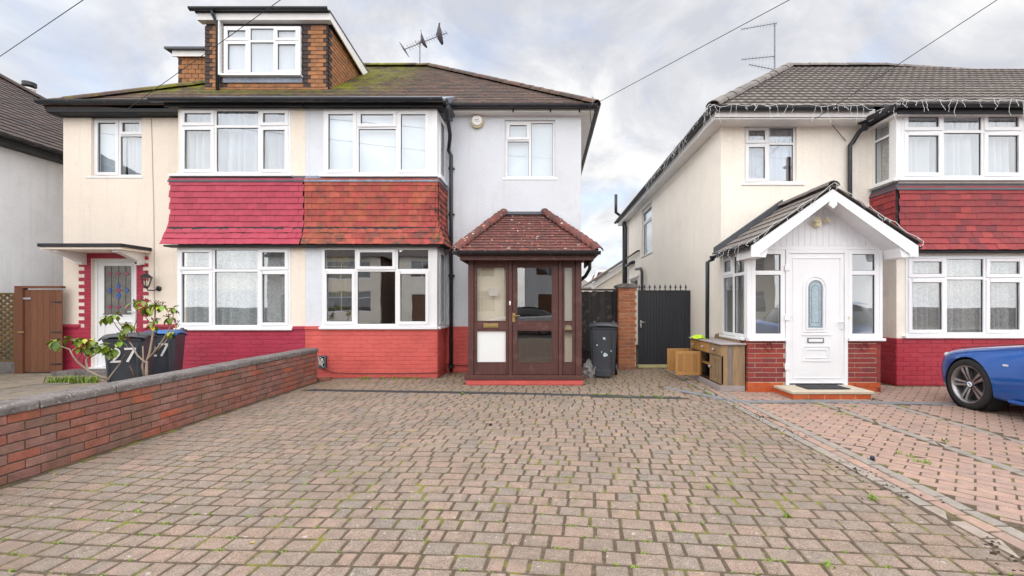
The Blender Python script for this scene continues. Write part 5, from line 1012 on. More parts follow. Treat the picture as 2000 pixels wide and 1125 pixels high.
# bay
MB().wall(bx0, bx1, 0, ECZ - .13, YBC, YBC + .16, [wCu, wCg]).build('bay_wall', CREAM2, HC)
Mb = face_mx(bx0 - .001, YMC, '-x'); bs = (.06, YMC - YBC - .06, wCu[2], wCu[3])
MB(Mb).wall(0, YMC - YBC - .161, 0, ECZ - .13, 0, .12, [bs]).build('bay_side_wall', CREAM2, HC)
MB(face_mx(bx1, YBC, '+x')).wall(.161, YMC - YBC, 0, ECZ - .13, 0, .12).build('bay_side_wall', CREAM2, HC)
t3 = lambda t: [(.335, O_((t, 'O'), (1 - t, 'O'))), (.33, O_((t, 'F'), (1 - t, 'F'))), (.335, O_((t, 'O'), (1 - t, 'O')))]
window(HC, *wCu, YBC - .012, t3(.30), sx=(.08, .08)); window(HC, *wCg, YBC - .012, t3(.28), sx=(.05, .08))
window(HC, .04, YMC - YBC - .02, wCu[2], wCu[3], -.012, [(1, O_((.3, 'F'), (.7, 'F')))], M=Mb, fw=.04, sx=(.02, .06))
MB().box(bx0 - .014, wCu[0] - .001, YBC - .013, YBC + .12, wCu[2] - .002, wCu[3] + .004).build('corner_post', UPVC, HC, bevel=.006)
for ww in (wCu, wCg):
    for k in (0, 2): MB().box(ww[0] + (ww[1] - ww[0]) * (.06 + .335 * k), ww[0] + (ww[1] - ww[0]) * (.26 + .335 * k), YBC - .04, YBC - .029, ww[3] - .045, ww[3] - .028).build('trickle_vent', UPVC, HC, bevel=.003)
ptc = wCg[2] - .05
plinth(HC, [((0, YBC - .02, 0), (1, 0, 0), bx0 - .018, bx1, ptc, (bx0 - .018, bx1, YBC - .02, YBC - .001, 0, ptc)), ((bx0 - .02, 0, 0), (0, -1, 0), -YMC, -(YBC - .018), ptc, (bx0 - .02, bx0 + .0005, YBC - .02, YMC, 0, ptc + .001))], REDC)
skirt(HC, bx0, bx1, wz(366, YBC - .03), wz(488, YBC - .16), 10, YBC, YMC, RTILE2, LEADD, endl=1, endr=1, ret='-x', flare=.12)
# roof
PC = [(ECX, EYC, ECZ), (CXR + 1, EYC, ECZ), (CXR + 1, RYC, RZC - .35), (RX2, RYC, RZC), (RXC, RYC, RZC), (RXC, YEND + .2, RZC), (ECX, YEND + .2, ECZ), (CXR + 1, YEND + .2, ECZ)]
rC = MB().add([Vector(p) + Vector((0, 0, -.02)) for p in PC], [(0, 1, 2, 3, 4), (0, 4, 5, 6), (4, 3, 2, 7, 5), (5, 7, 6), (0, 6, 7, 1), (1, 7, 2)]).build('roof', DFASC, HC)
its = tilefield((ECX, EYC - .05, ECZ - .02), (1, 0, 0), VC, [(0, 0), (CXR + .8 - ECX, 0), (CXR + .8 - ECX, SLC * .86), (RX2 - ECX, SLC), (RXC - ECX, SLC)], .3, SLC / 17, SLC / 17 * 1.25, .026, waves=2, wobble=.004)
pieces(rC, 'roof_tile', its, CRTILE, infill='roof_tile_infill')
hv = Vector((RXC - ECX, 0, RZC - ECZ)); pieces(rC, 'roof_tile', tilefield((ECX, YEND + .2, ECZ), (0, -1, 0), hv, [(0, 0), (YEND + .2 - EYC, 0), (YEND + .2 - RYC, hv.length), (0, hv.length)], .3, .21, .26, .017, waves=2), CRTILE, limit=0, infill='side_slope_tiles')
pieces(rC, 'ridge_tile', ridge((ECX, EYC - .03, ECZ + .01), (RXC, RYC, RZC + .03), .12, .4) + ridge((RXC, RYC, RZC + .03), (RX2, RYC, RZC + .03), .11, .42) + ridge((RX2, RYC, RZC + .03), (CXR + 1, RYC, RZC - .31), .11, .42), CRTILE)
MB().box(ECX + .05, bx0 - .2, EYC, EYC + .025, ECZ - .15, ECZ - .03).box(ECX + .05, ECX + .075, EYC + .026, YEND, ECZ - .15, ECZ - .03).build('fascia', FASC, HC, bevel=.004)
MB().box(ECX + .05, bx0 - .2, EYC + .026, YMC, ECZ - .175, ECZ - .155).box(ECX + .05, CXL, YMC + .01, YEND, ECZ - .175, ECZ - .155).build('soffit', FASC, HC)
half_gutter((ECX - .03, EYC - .05, ECZ - .01), (bx0 - .3, EYC - .05, ECZ - .01), .062).build('gutter', GUTTER, HC); half_gutter((ECX - .02, EYC - .1, ECZ - .01), (ECX - .02, YEND + .1, ECZ - .01), .062).build('gutter', GUTTER, HC)
GC = wz(203, YBC - .2); yg2 = YBC - .18
MB().prism([(yg2, GC + .0), (8.5, GC + .55), (8.5, GC + .3), (YMC, GC - .06), (yg2, GC - .03)], bx0 - .12, CXR, 'x').build('bay_roof', LEADD, HC)
MB().box(bx0 - .1, CXR, yg2 + .02, yg2 + .045, GC - .14, GC - .031).build('bay_fascia', DFASC, HC); MB().box(bx0 - .09, CXR, yg2 + .046, YMC, GC - .13, GC - .10).build('bay_soffit', FASC, HC)
half_gutter((bx0 - .15, yg2 - .05, GC - .01), (CXR, yg2 - .05, GC - .01), .06).build('bay_gutter', GUTTER, HC); half_gutter((bx0 - .33, YMC - .15, GC - .03), (bx0 - .15, yg2 - .05, GC - .01), .06).build('bay_gutter', GUTTER, HC)
xd = wx(1660, YMC - .07); yd2 = YMC - .07
dp = thing('drainpipe', (xd, yd2, 0), 'black drainpipe with long bend between the cream house bay and its small upper window', 'drainpipe')
MB().tube([(bx0 - .26, YMC - .2, GC - .03), (bx0 - .27, YMC - .2, GC - .14), (bx0 - .3, YMC - .1, GC - .2), (xd + .05, yd2, GC - .36), (xd, yd2, GC - .42), (xd, yd2, GC - .55), (xd, yd2, .1)], .036, 10).build('pipe', GUTTER, dp, smooth=True)
MB().tube([(bx0 - .26, YMC - .2, GC + .0), (bx0 - .27, YMC - .19, GC - .2)], .05, 10).build('hopper', GUTTER, dp, smooth=True)
tag(MB().tube([pt(1603, 222, YMC - .25), pt(1622, 240, YMC - .1), pt(1652, 275, YMC - .02)], .006, 5).build('telephone_cable', WIREM, None, smooth=True), 'dark cable looping from the eaves to the drainpipe of the yellow cream house', 'cable')
# pipes at the far corner of the side wall
for nm, pts, r, lab in (('soil_pipe', [pt(1203, 380, 16.6), pt(1203, 415, 16.6), (CXL - .16, 16.75, wz(424, 16.6)), (CXL - .09, 16.6, wz(445, 16.6)), (CXL - .09, 16.6, 0)], .058, 'thick black soil pipe rising above the side eaves of the yellow cream house'), ('waste_pipe', [(CXL - .12, 16.95, wz(428, 16.8)), (CXL - .12, 16.95, 0)], .045, 'thinner black pipe alongside the soil pipe'),
    ('waste_pipe', [(CXL - .1, 16.5, wz(505, 16.5)), (CXL - .06, 14.6, wz(490, 14.6)), (CXL + .05, 14.6, wz(490, 14.6))], .03, 'slim sloping black waste pipe joining the soil pipe'), ('waste_pipe', [(CXL - .1, 16.5, wz(519, 16.4)), (CXL - .08, 15.4, wz(512, 15.4)), (CXL + .05, 15.4, wz(512, 15.4))], .055, 'stubby black waste branch low on the soil pipe'), ('overflow_pipe', [(CXL - .12, 14.6, wz(525, 14.4)), (CXL - .12, 13.9, wz(525, 14)), (CXL - .12, 13.7, wz(532, 13.8)), (CXL - .12, 13.7, 0)], .045, 'hooked black pipe rising behind the spiked gate')):
    tag(MB().tube(pts, r, 10).build(nm, GUTTER, None, smooth=True), lab, 'pipe')
# curtains
curtain(wCs[0] + .03, wCs[1] - .03, wCs[2] + .02, wCs[3] - .02, YMC + .18, NET, 'white net curtains in the small upper window above the white porch', waves=9, amp=.025)
curtain(wCu[0] + .03, wCu[1] - .03, wCu[2] + .02, wCu[3] - .02, YBC + .14, NET, 'white net curtains in the upper bay above the new red tiles', waves=14, amp=.05)
curtain(wCg[0] + .03, wCg[1] - .03, wCg[2] + .02, wCg[3] - .02, YBC + .14, LACE2, 'patterned net curtains in the ground floor bay behind the blue car', waves=16, amp=.045)
curtain(.06, YMC - YBC - .06, wCu[2] + .02, wCu[3] - .02, .13, LACE2, 'patterned net curtain in the narrow side light of the upper bay with icicle lights', M=Mb, waves=4, amp=.02)
tag(MB(Ms).box(ws[0] + .03, ws[1] - .03, .17, .176, ws[2], ws[3]).build('blind_sky_sheet', BLIND_SKY), 'pale blind in the tall side window high on the cream flank wall', 'blind')

# ================================================================== white porch
YF = 6.75; PC0, PC1 = wx(1461, YF), wx(1720, YF); zs_ = wz(660, YF); ztp = wz(488, YF)
PP = thing('white_porch', ((PC0 + PC1) / 2, YF, 0), 'white gabled porch on red brick base with icicle lights on its eaves', 'porch')
dxa, dxb = wx(1534, YF), wx(1656, YF)
for a, b in ((PC0, dxa), (dxb, PC1)):
    core = MB().box(a + .008, b - .008, YF + .008, YF + .1, 0, zs_ - .03).build('brick_base', MORTL, PP)
    it = brickwork((0, YF, 0), (1, 0, 0), a, b, .155, zs_ - .03, bl=.205, bh=.062, j=.011, d=.06, proud=0, ch=.002, jit=.001, m=PBRICK, jz=.001) + brickwork((0, YF, 0), (1, 0, 0), a, b, 0, .15, bl=.205, bh=.066, j=.008, d=.06, proud=.004, ch=.002, m=ORB, jz=.001)
    pieces(core, 'brick', it, PBRICK)
core = MB().box(PC0 + .008, PC0 + .1, YF + .101, YMC - .01, 0, zs_ - .03).build('brick_base', MORTL, PP); pieces(core, 'brick', brickwork((PC0, 0, 0), (0, -1, 0), -YMC, -YF, .155, zs_ - .03, bl=.205, bh=.062, j=.011, d=.06, proud=0, ch=.002, m=PBRICK) + brickwork((PC0, 0, 0), (0, -1, 0), -YMC, -YF, 0, .15, bl=.205, bh=.066, j=.008, d=.06, proud=.004, m=ORB), PBRICK)
core = MB().box(PC1 - .1, PC1 - .008, YF + .101, YMC - .01, 0, zs_ - .03).build('brick_base', MORTL, PP); pieces(core, 'brick', brickwork((PC1, 0, 0), (0, 1, 0), YF, YMC, .0, zs_ - .03, bl=.205, bh=.062, j=.011, d=.06, proud=0, m=PBRICK), PBRICK, limit=0, infill='hidden_side_bricks')
window(PP, PC0 + .05, dxa - .002, zs_, ztp, YF + .0, [(1, O_((.26, 'F'), (.74, 'F')))], fw=.065, sx=(.06, 0), name='sidelight_window'); window(PP, dxb + .002, PC1 - .02, zs_, ztp, YF + .0, [(1, O_((.26, 'F'), (.74, 'F')))], fw=.065, sx=(0, .06), name='sidelight_window')
MB().box(PC0 - .012, PC0 + .049, YF - .005, YF + .075, zs_ - .002, ztp).build('corner_post', UPVC, PP, bevel=.006); MB().box(PC1 - .019, PC1 + .03, YF - .005, YF + .075, zs_ - .002, ztp).build('corner_post', UPVC, PP, bevel=.006)
Mp = face_mx(PC0 + .0, YMC, '-x'); window(PP, .12, YMC - YF - .08, zs_, ztp, .0, [(.5, O_((.26, 'O'), (.74, 'F'))), (.5, O_((.26, 'F'), (.74, 'F')))], M=Mp, fw=.05, sx=(0, 0), name='side_window')
MB(Mp).box(0, .119, .01, .08, zs_, ztp).build('side_pier', CREAM2, PP)
MB(face_mx(PC1, YF, '+x')).wall(.08, YMC - YF, zs_ - .03, ztp, .02, .09).build('side_panel', UPVC, PP)
MB().box(PC0, PC1, YF - .003, YF + .08, ztp + .001, ztp + .06).build('head_beam', UPVC, PP, bevel=.005)
# door
dzb, dzt = wz(752, YF), ztp
DC = MB().box(dxa + .004, dxa + .055, YF - .012, YF + .07, dzb, dzt).box(dxb - .055, dxb - .004, YF - .012, YF + .07, dzb, dzt).box(dxa + .055, dxb - .055, YF - .012, YF + .07, dzt - .055, dzt).build('front_door', UPVC, PP, bevel=.006)
dcx = wx(1592, YF); aw, az0, az1 = wx(1607, YF) - dcx, wz(641, YF), wz(547, YF)
def arch(w_, z0, z1, n=12): return [(dcx - w_, z0), (dcx + w_, z0)] + [(dcx + w_ * math.cos(math.pi * i / n), z1 - w_ + w_ * math.sin(math.pi * i / n)) for i in range(n + 1)]
MB().box(dxa + .056, dxb - .056, YF + .002, YF + .05, dzb + .025, dzt - .056).build('door_leaf', UPVC, DC, bevel=.004)
def rim(pa_, pb_, y0, y1, nm, m_):
    n = len(pa_); mb = MB(); vs = [(p[0], y, p[1]) for y in (y0, y1) for q in (pa_, pb_) for p in q]; fs = []
    for i in range(n): j = (i + 1) % n; fs += [(i, j, n + j, n + i), (2 * n + i, 3 * n + i, 3 * n + j, 2 * n + j), (i, 2 * n + i, 2 * n + j, j), (n + i, n + j, 3 * n + j, 3 * n + i)]
    return mb.add(vs, fs).build(nm, m_, DC)
rim(arch(aw + .07, az0 - .06, az1 + .07), arch(aw + .045, az0 - .035, az1 + .045), YF - .012, YF + .0015, 'panel_moulding', UPVC); rim(arch(aw + .02, az0 - .02, az1 + .02), arch(aw, az0, az1), YF - .016, YF + .0015, 'panel_moulding', UPVC)
MB().prism(arch(aw - .001, az0, az1 - .001), YF - .004, YF + .0014).build('arched_pane', mat('frosted_blue_glass', (.36, .45, .50), .3, .6, nz=[(30, .2)]), DC)
rim(arch(aw - .02, az0 + .02, az1 - .02), arch(aw - .026, az0 + .026, az1 - .026), YF - .0055, YF - .0041, 'leaded_line', mat('lead_came2', (.12, .14, .16), .5)); rim(arch(aw * .5, az0 + .08, az1 - .08), arch(aw * .5 - .006, az0 + .086, az1 - .086), YF - .0055, YF - .0041, 'leaded_line', MATS['lead_came2'])
rr = random.Random(8); sw = MB()
for s_ in (-1, 1):
    for k in range(16): c = Vector((dcx + s_ * aw * .76, YF - .0045, az0 + .05 + k * .038)); sw.tube([c + Vector((.012 * math.cos(a), 0, .015 * math.sin(a))) for a in [i * .9 + k for i in range(6)]], .0025, 4)
sw.build('leaded_scroll', MATS['lead_came2'], DC)['kind'] = 'stuff'
fx0, fx1 = dxa + .11, dxb - .11
def rect(a, b, c, d): return [(a, c), (b, c), (b, d), (a, d)]
for (a, b, c, d, g) in ((fx0, fx1, dzb + .1, dzt - .12, .012), (wx(1568, YF), wx(1622, YF), wz(706, YF), wz(675, YF), .02), (wx(1574, YF), wx(1616, YF), wz(700, YF), wz(682, YF), .01)): rim(rect(a, b, c, d), rect(a + g, b - g, c + g, d - g), YF - .008, YF + .0015, 'panel_moulding', UPVC)
MB().box(wx(1566, YF), wx(1624, YF), YF - .01, YF + .0015, wz(655, YF), wz(652, YF)).build('panel_moulding', UPVC, DC)
LBX = rim(rect(wx(1577, YF), wx(1608, YF), wz(669, YF), wz(660, YF)), rect(wx(1577, YF) + .01, wx(1608, YF) - .01, wz(669, YF) + .01, wz(660, YF) - .01), YF - .014, YF + .001, 'letterbox', mat('grey_letterbox', (.10, .12, .13), .4))
MB().box(wx(1577, YF) + .011, wx(1608, YF) - .011, YF - .011, YF + .001, wz(669, YF) + .011, wz(660, YF) - .011).build('letterbox_flap', UPVC, DC)
MB().box(wx(1641, YF), wx(1646, YF), YF - .02, YF + .001, wz(643, YF), wz(615, YF)).build('handle_plate', UPVC, DC, bevel=.006); MB().tube([(wx(1643.5, YF), YF - .02, wz(629, YF)), (wx(1643.5, YF), YF - .055, wz(629, YF)), (wx(1633, YF), YF - .055, wz(629, YF))], .011, 8).build('handle', UPVC, DC, smooth=True)
for yy in (523, 620, 716): MB().box(dxa - .02, dxa + .05, YF - .03, YF - .0125, wz(yy + 6, YF), wz(yy - 6, YF)).build('hinge', UPVC, DC, bevel=.006)
MB().box(dxa + .0, dxb + .03, YF - .06, YF + .05, dzb - .04, dzb - .001).build('threshold', UPVC, DC, bevel=.005)
MB().prism([(wx(1658, YF) + .01 * math.cos(a), wz(620, YF) + .018 * math.sin(a)) for a in [i * .785 for i in range(8)]], YF - .02, YF - .0005).build('doorbell', mat('cream_plastic', (.7, .6, .3), .4), PP)
for xx in (1501, 1688): MB().tube([Vector((wx(xx, YF) + .055 * math.cos(a), YF - .018, wz(677, YF) + .055 * math.sin(a))) for a in [i * math.pi / 10 for i in range(21)]], .007, 6, caps=False).build('ring_hook', mat('red_ring', (.22, .04, .04), .5), PP, smooth=True)
# step with mat
SX0, SX1, SY0 = wx(1529, 6.42), wx(1707, 6.2), 6.18
ST = thing('door_step', ((SX0 + SX1) / 2, 6.4, 0), 'pale slab step with orange brick edge below the white front door', 'step')
cb_ = MB().box(SX0 + .03, SX1 - .03, SY0 + .02, YF - .001, 0, .075).build('step_base', MORTL, ST); pieces(cb_, 'brick', brickwork((0, SY0 + .02, 0), (1, 0, 0), SX0 + .03, SX1 - .03, .004, .072, bl=.21, bh=.066, j=.008, d=.02, proud=.004) + brickwork((SX0 + .03, 0, 0), (0, -1, 0), -YF, -SY0 - .02, .004, .072, bl=.21, bh=.066, j=.008, d=.02, proud=.004), ORB)
MB().box(SX0, SX1, SY0, YF - .065, .076, .115).build('step_slab', STONE, ST, bevel=.008)
DMt = MB().box(wx(1572, 6.4), wx(1655, 6.4), 6.33, 6.64, .116, .13).build('doormat', mat('black_rubber_mat', (.03, .03, .035), .8, nz=[(60, .4)], bump=(120, .8, .01)), None, bevel=.004); tag(DMt, 'black rubber doormat on the pale step', 'doormat')
# gabled roof
RF = 6.4; gxl, gxr, gzl = wx(1469, RF) - .03, wx(1797, RF), wz(474, RF); gax, gaz = wx(1627, RF), wz(363, RF)
deckm = MB()
PR = MB().prism([(gxl, gzl - .03), (gax, gaz - .03), (gxr, gzl - .03), (gxr - .1, gzl - .04), (gax, gaz - .12), (gxl + .1, gzl - .04)], RF + .02, YMC - .002, 'y').build('porch_roof', DFASC, PP)
for s_, xe2 in ((-1, gxl), (1, gxr)):
    sv = Vector((gax - xe2, 0, gaz - gzl)); L_ = sv.length; o, u = ((xe2, YMC - .02, gzl - .02), (0, -1, 0)) if s_ < 0 else ((xe2, RF - .02, gzl - .02), (0, 1, 0))
    pieces(PR, 'roof_tile', tilefield(o, u, sv, [(0, 0), (YMC - RF, 0), (YMC - RF, L_), (0, L_)], .3, L_ / 6, L_ / 6 * 1.2, .015, waves=2, wobble=.004), CRTILE)
    # bargeboard, boxed end, soffit
    nx = Vector((0, 0, 1)); dd = sv.normalized(); q = lambda p, d: (p.x, p.z - d)
    a = Vector((xe2 + s_ * -.02, 0, gzl - .045)); b = Vector((gax, 0, gaz - .045))
    MB().prism([(a.x, a.z), (b.x, b.z), (b.x, b.z - .14), (a.x - s_ * .12, a.z - .12 + .0), (a.x - s_ * .12, a.z - .16), (a.x, a.z - .16)], RF, RF + .025).build('bargeboard', UPVC, PP, bevel=.004)
    MB().prism([(a.x - s_ * .02, a.z - .02), (a.x - s_ * .27, a.z - .02 + .27 * abs(dd.z / dd.x) - .12), (a.x - s_ * .22, a.z - .16), (a.x - s_ * .02, a.z - .16)], RF + .026, YF + .2).build('boxed_eave', UPVC, PP)
    n_ = 10
    for k in range(n_):
        y0 = RF + .03 + (YF - RF - .02) * k / n_; y1 = y0 + (YF - RF - .02) / n_ - .003; e1 = Vector((a.x - s_ * .2, 0, a.z - .02)); e2 = b - Vector((0, 0, .11))
        MB().add([(e1.x, y0, e1.z - .05), (e1.x, y1, e1.z - .05), (e2.x, y1, e2.z), (e2.x, y0, e2.z), (e1.x, y0, e1.z - .04), (e1.x, y1, e1.z - .04), (e2.x, y1, e2.z + .01), (e2.x, y0, e2.z + .01)], [(0, 1, 2, 3), (7, 6, 5, 4), (0, 4, 5, 1), (1, 5, 6, 2), (2, 6, 7, 3), (3, 7, 4, 0)]).build('soffit_board', UPVC, PP)
    half_gutter((xe2 + s_ * .02, RF + .04, gzl - .04), (xe2 + s_ * .02, YMC - .05, gzl - .04), .05).build('porch_gutter', GUTTER, PP)
pieces(PR, 'ridge_tile', ridge((gax, RF - .02, gaz + .0), (gax, YMC - .02, gaz + .0), .09, .42), CRTILE)
MB().prism([(gxl + .02, gzl + .12), (gax, gaz + .13), (gax, gaz + .02), (gxl + .02, gzl + .01)], YMC - .1, YMC - .001).build('flashing', LEADD, PR)
# gable boards
n_ = 19; zg0 = ztp + .061
for k in range(n_):
    xa = gxl + .35 + (gxr - gxl - .7) * k / n_; xb = gxl + .35 + (gxr - gxl - .7) * (k + 1) / n_ - .004
    zz = lambda x: gaz - .14 - abs(x - gax) * (gaz - gzl) / (gax - gxl if x < gax else gxr - gax)
    if zz(xa) > zg0 + .02 or zz(xb) > zg0 + .02: MB().prism([(xa, zg0), (xb, zg0), (xb, max(zg0 + .005, zz(xb))), (xa, max(zg0 + .005, zz(xa)))], YF + .0, YF + .02).build('gable_board', UPVC, PP)
MB().prism([(gax - .05, gaz - .19), (gax + .05, gaz - .19), (gax + .055, gaz - .28), (gax, gaz - .33), (gax - .055, gaz - .28)], RF - .012, RF + .03).build('finial_plate', UPVC, PP, bevel=.004)
lc = pt(1600, 437, YF - .06); LP = thing('porch_light', lc, 'cream twin spot sensor light under the white gable', 'light'); CP = MATS['cream_plastic']
MB().lathe([(.05, 0), (.055, .05), (.045, .09)], 16, Matrix.Translation(lc + Vector((-.02, .06, 0))) @ Matrix.Rotation(R(90), 4, 'X')).build('sensor_body', CP, LP)
for s_ in (-.05, .1): MB().lathe([(.018, -.05), (.04, .0), (.045, .02)], 14, Matrix.Translation(lc + Vector((s_, -.03, .05))) @ Matrix.Rotation(R(70), 4, 'X') @ Matrix.Rotation(R(s_ * 300), 4, 'Y')).build('spot_head', CP, LP)
xq = wx(1381, YMC - .1); MB().tube([(gxl - .02, YMC - .12, gzl - .09), (xq, YMC - .12, gzl - .15), (xq, YMC - .1, .03)], .034, 10).build('porch_downpipe', GUTTER, PP, smooth=True)
# ================================================================== icicle lights
LEDM = mat('white_light_cable', (.72, .74, .74), .5)
def icicles(path, label, seed, drop=.22, step=.1):
    rr = random.Random(seed); E = thing('icicle_light_string', path[0], label, 'string lights', 'icicle light strings'); P_ = []; mb = MB()
    for a, b in zip(path, path[1:]):
        a = Vector(a); b = Vector(b); n = max(2, int((b - a).length / .09))
        for i in range(n): P_.append(a.lerp(b, i / n) + Vector((0, 0, -.03 * math.sin(math.pi * i / n * 3) ** 2 + rr.uniform(-.012, .012))))
    P_.append(Vector(path[-1])); MB().tube(P_, .0035, 4).build('main_cable', LEDM, E)
    d = MB()
    for p in P_[::1]:
        if rr.random() < .62:
            q = p.copy(); L_ = drop * rr.choice([.3, .5, .8, 1.2]); pts = [q]; n = 4
            for k in range(n): q = q + Vector((rr.uniform(-.03, .03), rr.uniform(-.015, .015), -L_ / n)); pts.append(q)
            d.tube(pts, .0022, 4)
            for k in range(1, n + 1): d.lathe([(.0015, -.01), (.0045, 0), (.0015, .01)], 5, Matrix.Translation(pts[k]))
    d.build('hanging_strands', LEDM, E)['kind'] = 'stuff'
icicles([(ECX - .09, 12, ECZ - .05), (ECX - .09, 9.5, ECZ - .04), (ECX - .1, EYC - .12, ECZ)], 'white icicle lights along the flank gutter of the yellow cream house', 1)
icicles([(ECX - .1, EYC - .12, ECZ + .0), (ECX + 1.1, EYC - .12, ECZ + .02), (bx0 - .5, EYC - .12, ECZ + .0), (bx0 - .3, EYC - .13, GC + .03)], 'white icicle lights along the front gutter above the small upper window', 2)
icicles([(bx0 - .3, EYC - .14, GC + .0), (bx0 - .15, yg2 - .13, GC + .03), (bx0 + 1.2, yg2 - .13, GC + .03), (CXR, yg2 - .13, GC + .04)], 'white icicle lights along the gutter above the upper bay', 3)
icicles([(gxl - .08, YMC - .1, gzl - .02), (gxl - .08, RF + .1, gzl + .0)], 'white icicle lights tangled along the side gutter of the white porch', 4, drop=.3, step=.05)
icicles([(gxl - .05, RF - .03, gzl - .0), (gax, RF - .04, gaz + .05), (gxr + .02, RF - .03, gzl + .02)], 'white icicle lights along the gable edge of the white porch', 5, drop=.10)
# ================================================================== sideboard with open doors
sx0, sx1, sy0, sy1, sh = wx(1410, 6.78), 3.05, 6.8, 8.22, wz(671, 6.78)
SB = thing('sideboard', ((sx0 + sx1) / 2, 7.5, 0), 'weathered pine sideboard with its doors hanging open beside the white porch', 'sideboard')
MB().box(sx0 - .02, sx1, sy0 - .005, sy1, 0, .085).build('skirting', PINEG, SB, bevel=.005)
n_ = 4; bw = [.27, .21, .27, .25]; xa = sx0
for k in range(n_): xb = xa + (sx1 - sx0) * bw[k]; MB().box(xa + .0008, xb - .0008, sy0, sy0 + .018, .086, sh - .025).build('end_board', mat('grey_stained_pine', [(.16, .14, .125), (.2, .17, .15)], .85, .3, nz=[(3, .3)], stretch=(20, 20, 1.6)) if k == 1 else PINEW, SB, bevel=.002); xa = xb
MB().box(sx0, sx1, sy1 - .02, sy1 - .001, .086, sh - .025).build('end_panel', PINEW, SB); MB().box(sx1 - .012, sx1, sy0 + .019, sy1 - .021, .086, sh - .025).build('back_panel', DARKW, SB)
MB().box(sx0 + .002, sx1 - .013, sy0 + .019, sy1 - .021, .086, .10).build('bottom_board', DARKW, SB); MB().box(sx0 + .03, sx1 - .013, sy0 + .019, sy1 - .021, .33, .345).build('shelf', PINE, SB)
MB().box(sx0 - .035, sx1 + .01, sy0 - .035, sy1 + .03, sh - .024, sh).build('top', PINEG, SB, bevel=.006)
MB().prism([(sy0 + .1, sh + .001), (sy1 - .25, sh + .001), (sy1 - .3, sh + .075), (sy1 - .4, sh + .09), (sy0 + .35, sh + .09), (sy0 + .2, sh + .06)], sx1 - .03, sx1 - .005, 'x').build('upstand', PINEW, SB, bevel=.004)
L3 = (sy1 - sy0) / 3; Mx = face_mx(sx0, sy1, '-x')      # local x runs from the far end to the near end
zd0, zd1 = sh - .19, sh - .035
for k in range(3):
    a, b = k * L3 + .012, (k + 1) * L3 - .012; dw_ = MB(Mx).box(a, b, -.012, .25, zd0, zd1).build('drawer', PINEW if k == 2 else PINE, SB, bevel=.005)
    MB(Mx @ Matrix.Translation(((a + b) / 2, -.012, (zd0 + zd1) / 2)) @ Matrix.Rotation(R(90), 4, 'X')).lathe([(.012, 0), (.012, .015), (.024, .025), (.024, .035), (.012, .045)], 14).build('knob', mat('grey_knob', (.42, .37, .33), .5), dw_, smooth=True)
for x_ in (0.0, L3 - .012, 2 * L3 - .012, 3 * L3 - .03): MB(Mx).box(x_ + .001, x_ + .03, -.002, .03, .1, zd0 - .015).build('stile', PINE if x_ < 2 * L3 - .1 else PINEW, SB, bevel=.003)
MB(Mx).box(0, 3 * L3, 0, .03, zd0 - .014, zd0 - .002).build('rail', PINEW, SB)
def sdoor(Md, w_, m_, knob):
    z0, z1 = .105, zd0 - .02; d = MB(Md).wall(0, w_, z0, z1, 0, .02, [(.05, w_ - .05, z0 + .06, z1 - .06)]).build('cupboard_door', m_, SB, bevel=.003)
    nb = 5
    for k in range(nb): a = .05 + (w_ - .1) * k / nb; MB(Md).box(a + .001, a + (w_ - .1) / nb - .001, .006, .016, z0 + .06, z1 - .06).build('panel_board', m_, d, bevel=.002)
    if knob: MB(Md @ Matrix.Translation((knob, -.0, .33)) @ Matrix.Rotation(R(90), 4, 'X')).lathe([(.012, 0), (.012, .015), (.024, .025), (.024, .035), (.012, .045)], 14).build('knob', MATS['grey_knob'], d, smooth=True)
dwid = L3 - .05
sdoor(Mx @ Matrix.Translation((2 * L3 + .02, -.004, 0)), dwid, PINEW, .04)
sdoor(Matrix.Translation((sx0 - .01 - dwid, sy0 + 2 * L3 - .035, 0)) @ Matrix.Rotation(R(-3), 4, 'Z'), dwid, PINE, 0)
sdoor(Matrix.Translation((sx0 - .02 - dwid, sy1 - .035, 0)) @ Matrix.Rotation(R(5), 4, 'Z'), dwid, PINE, 0)
bm = bmesh.new(); bmesh.ops.create_grid(bm, x_segments=24, y_segments=18, size=1); hvz = Vector((wx(1362, 7.9), 7.85, sh + .008))
for v in bm.verts: n_ = mnoise.noise(Vector((v.co.x * 2.2, v.co.y * 2.2, 5))) ; e2 = max(0, 1 - v.co.length_squared * .75); v.co = Vector((v.co.x * .11 * (1 + .2 * n_), v.co.y * .16, e2 * (.045 + .06 * n_ + .02 * mnoise.noise(v.co * 7))))
for v in bm.verts: v.co.z = max(0, v.co.z)
me = bpy.data.meshes.new('hi_vis_vest'); bm.to_mesh(me); bm.free(); me.materials.append(mat('hi_vis_yellow', (.50, .72, .03), .6, .3, nz=[(14, .2)], layers=[dict(s=9, lo=.62, hi=.66, col=(.15, .3, .12), amt=.8)])); o = bpy.data.objects.new('hi_vis_vest', me); reg(o, Matrix.Translation(hvz)); tag(o, 'crumpled bright yellow-green cloth lying on the sideboard', 'cloth')
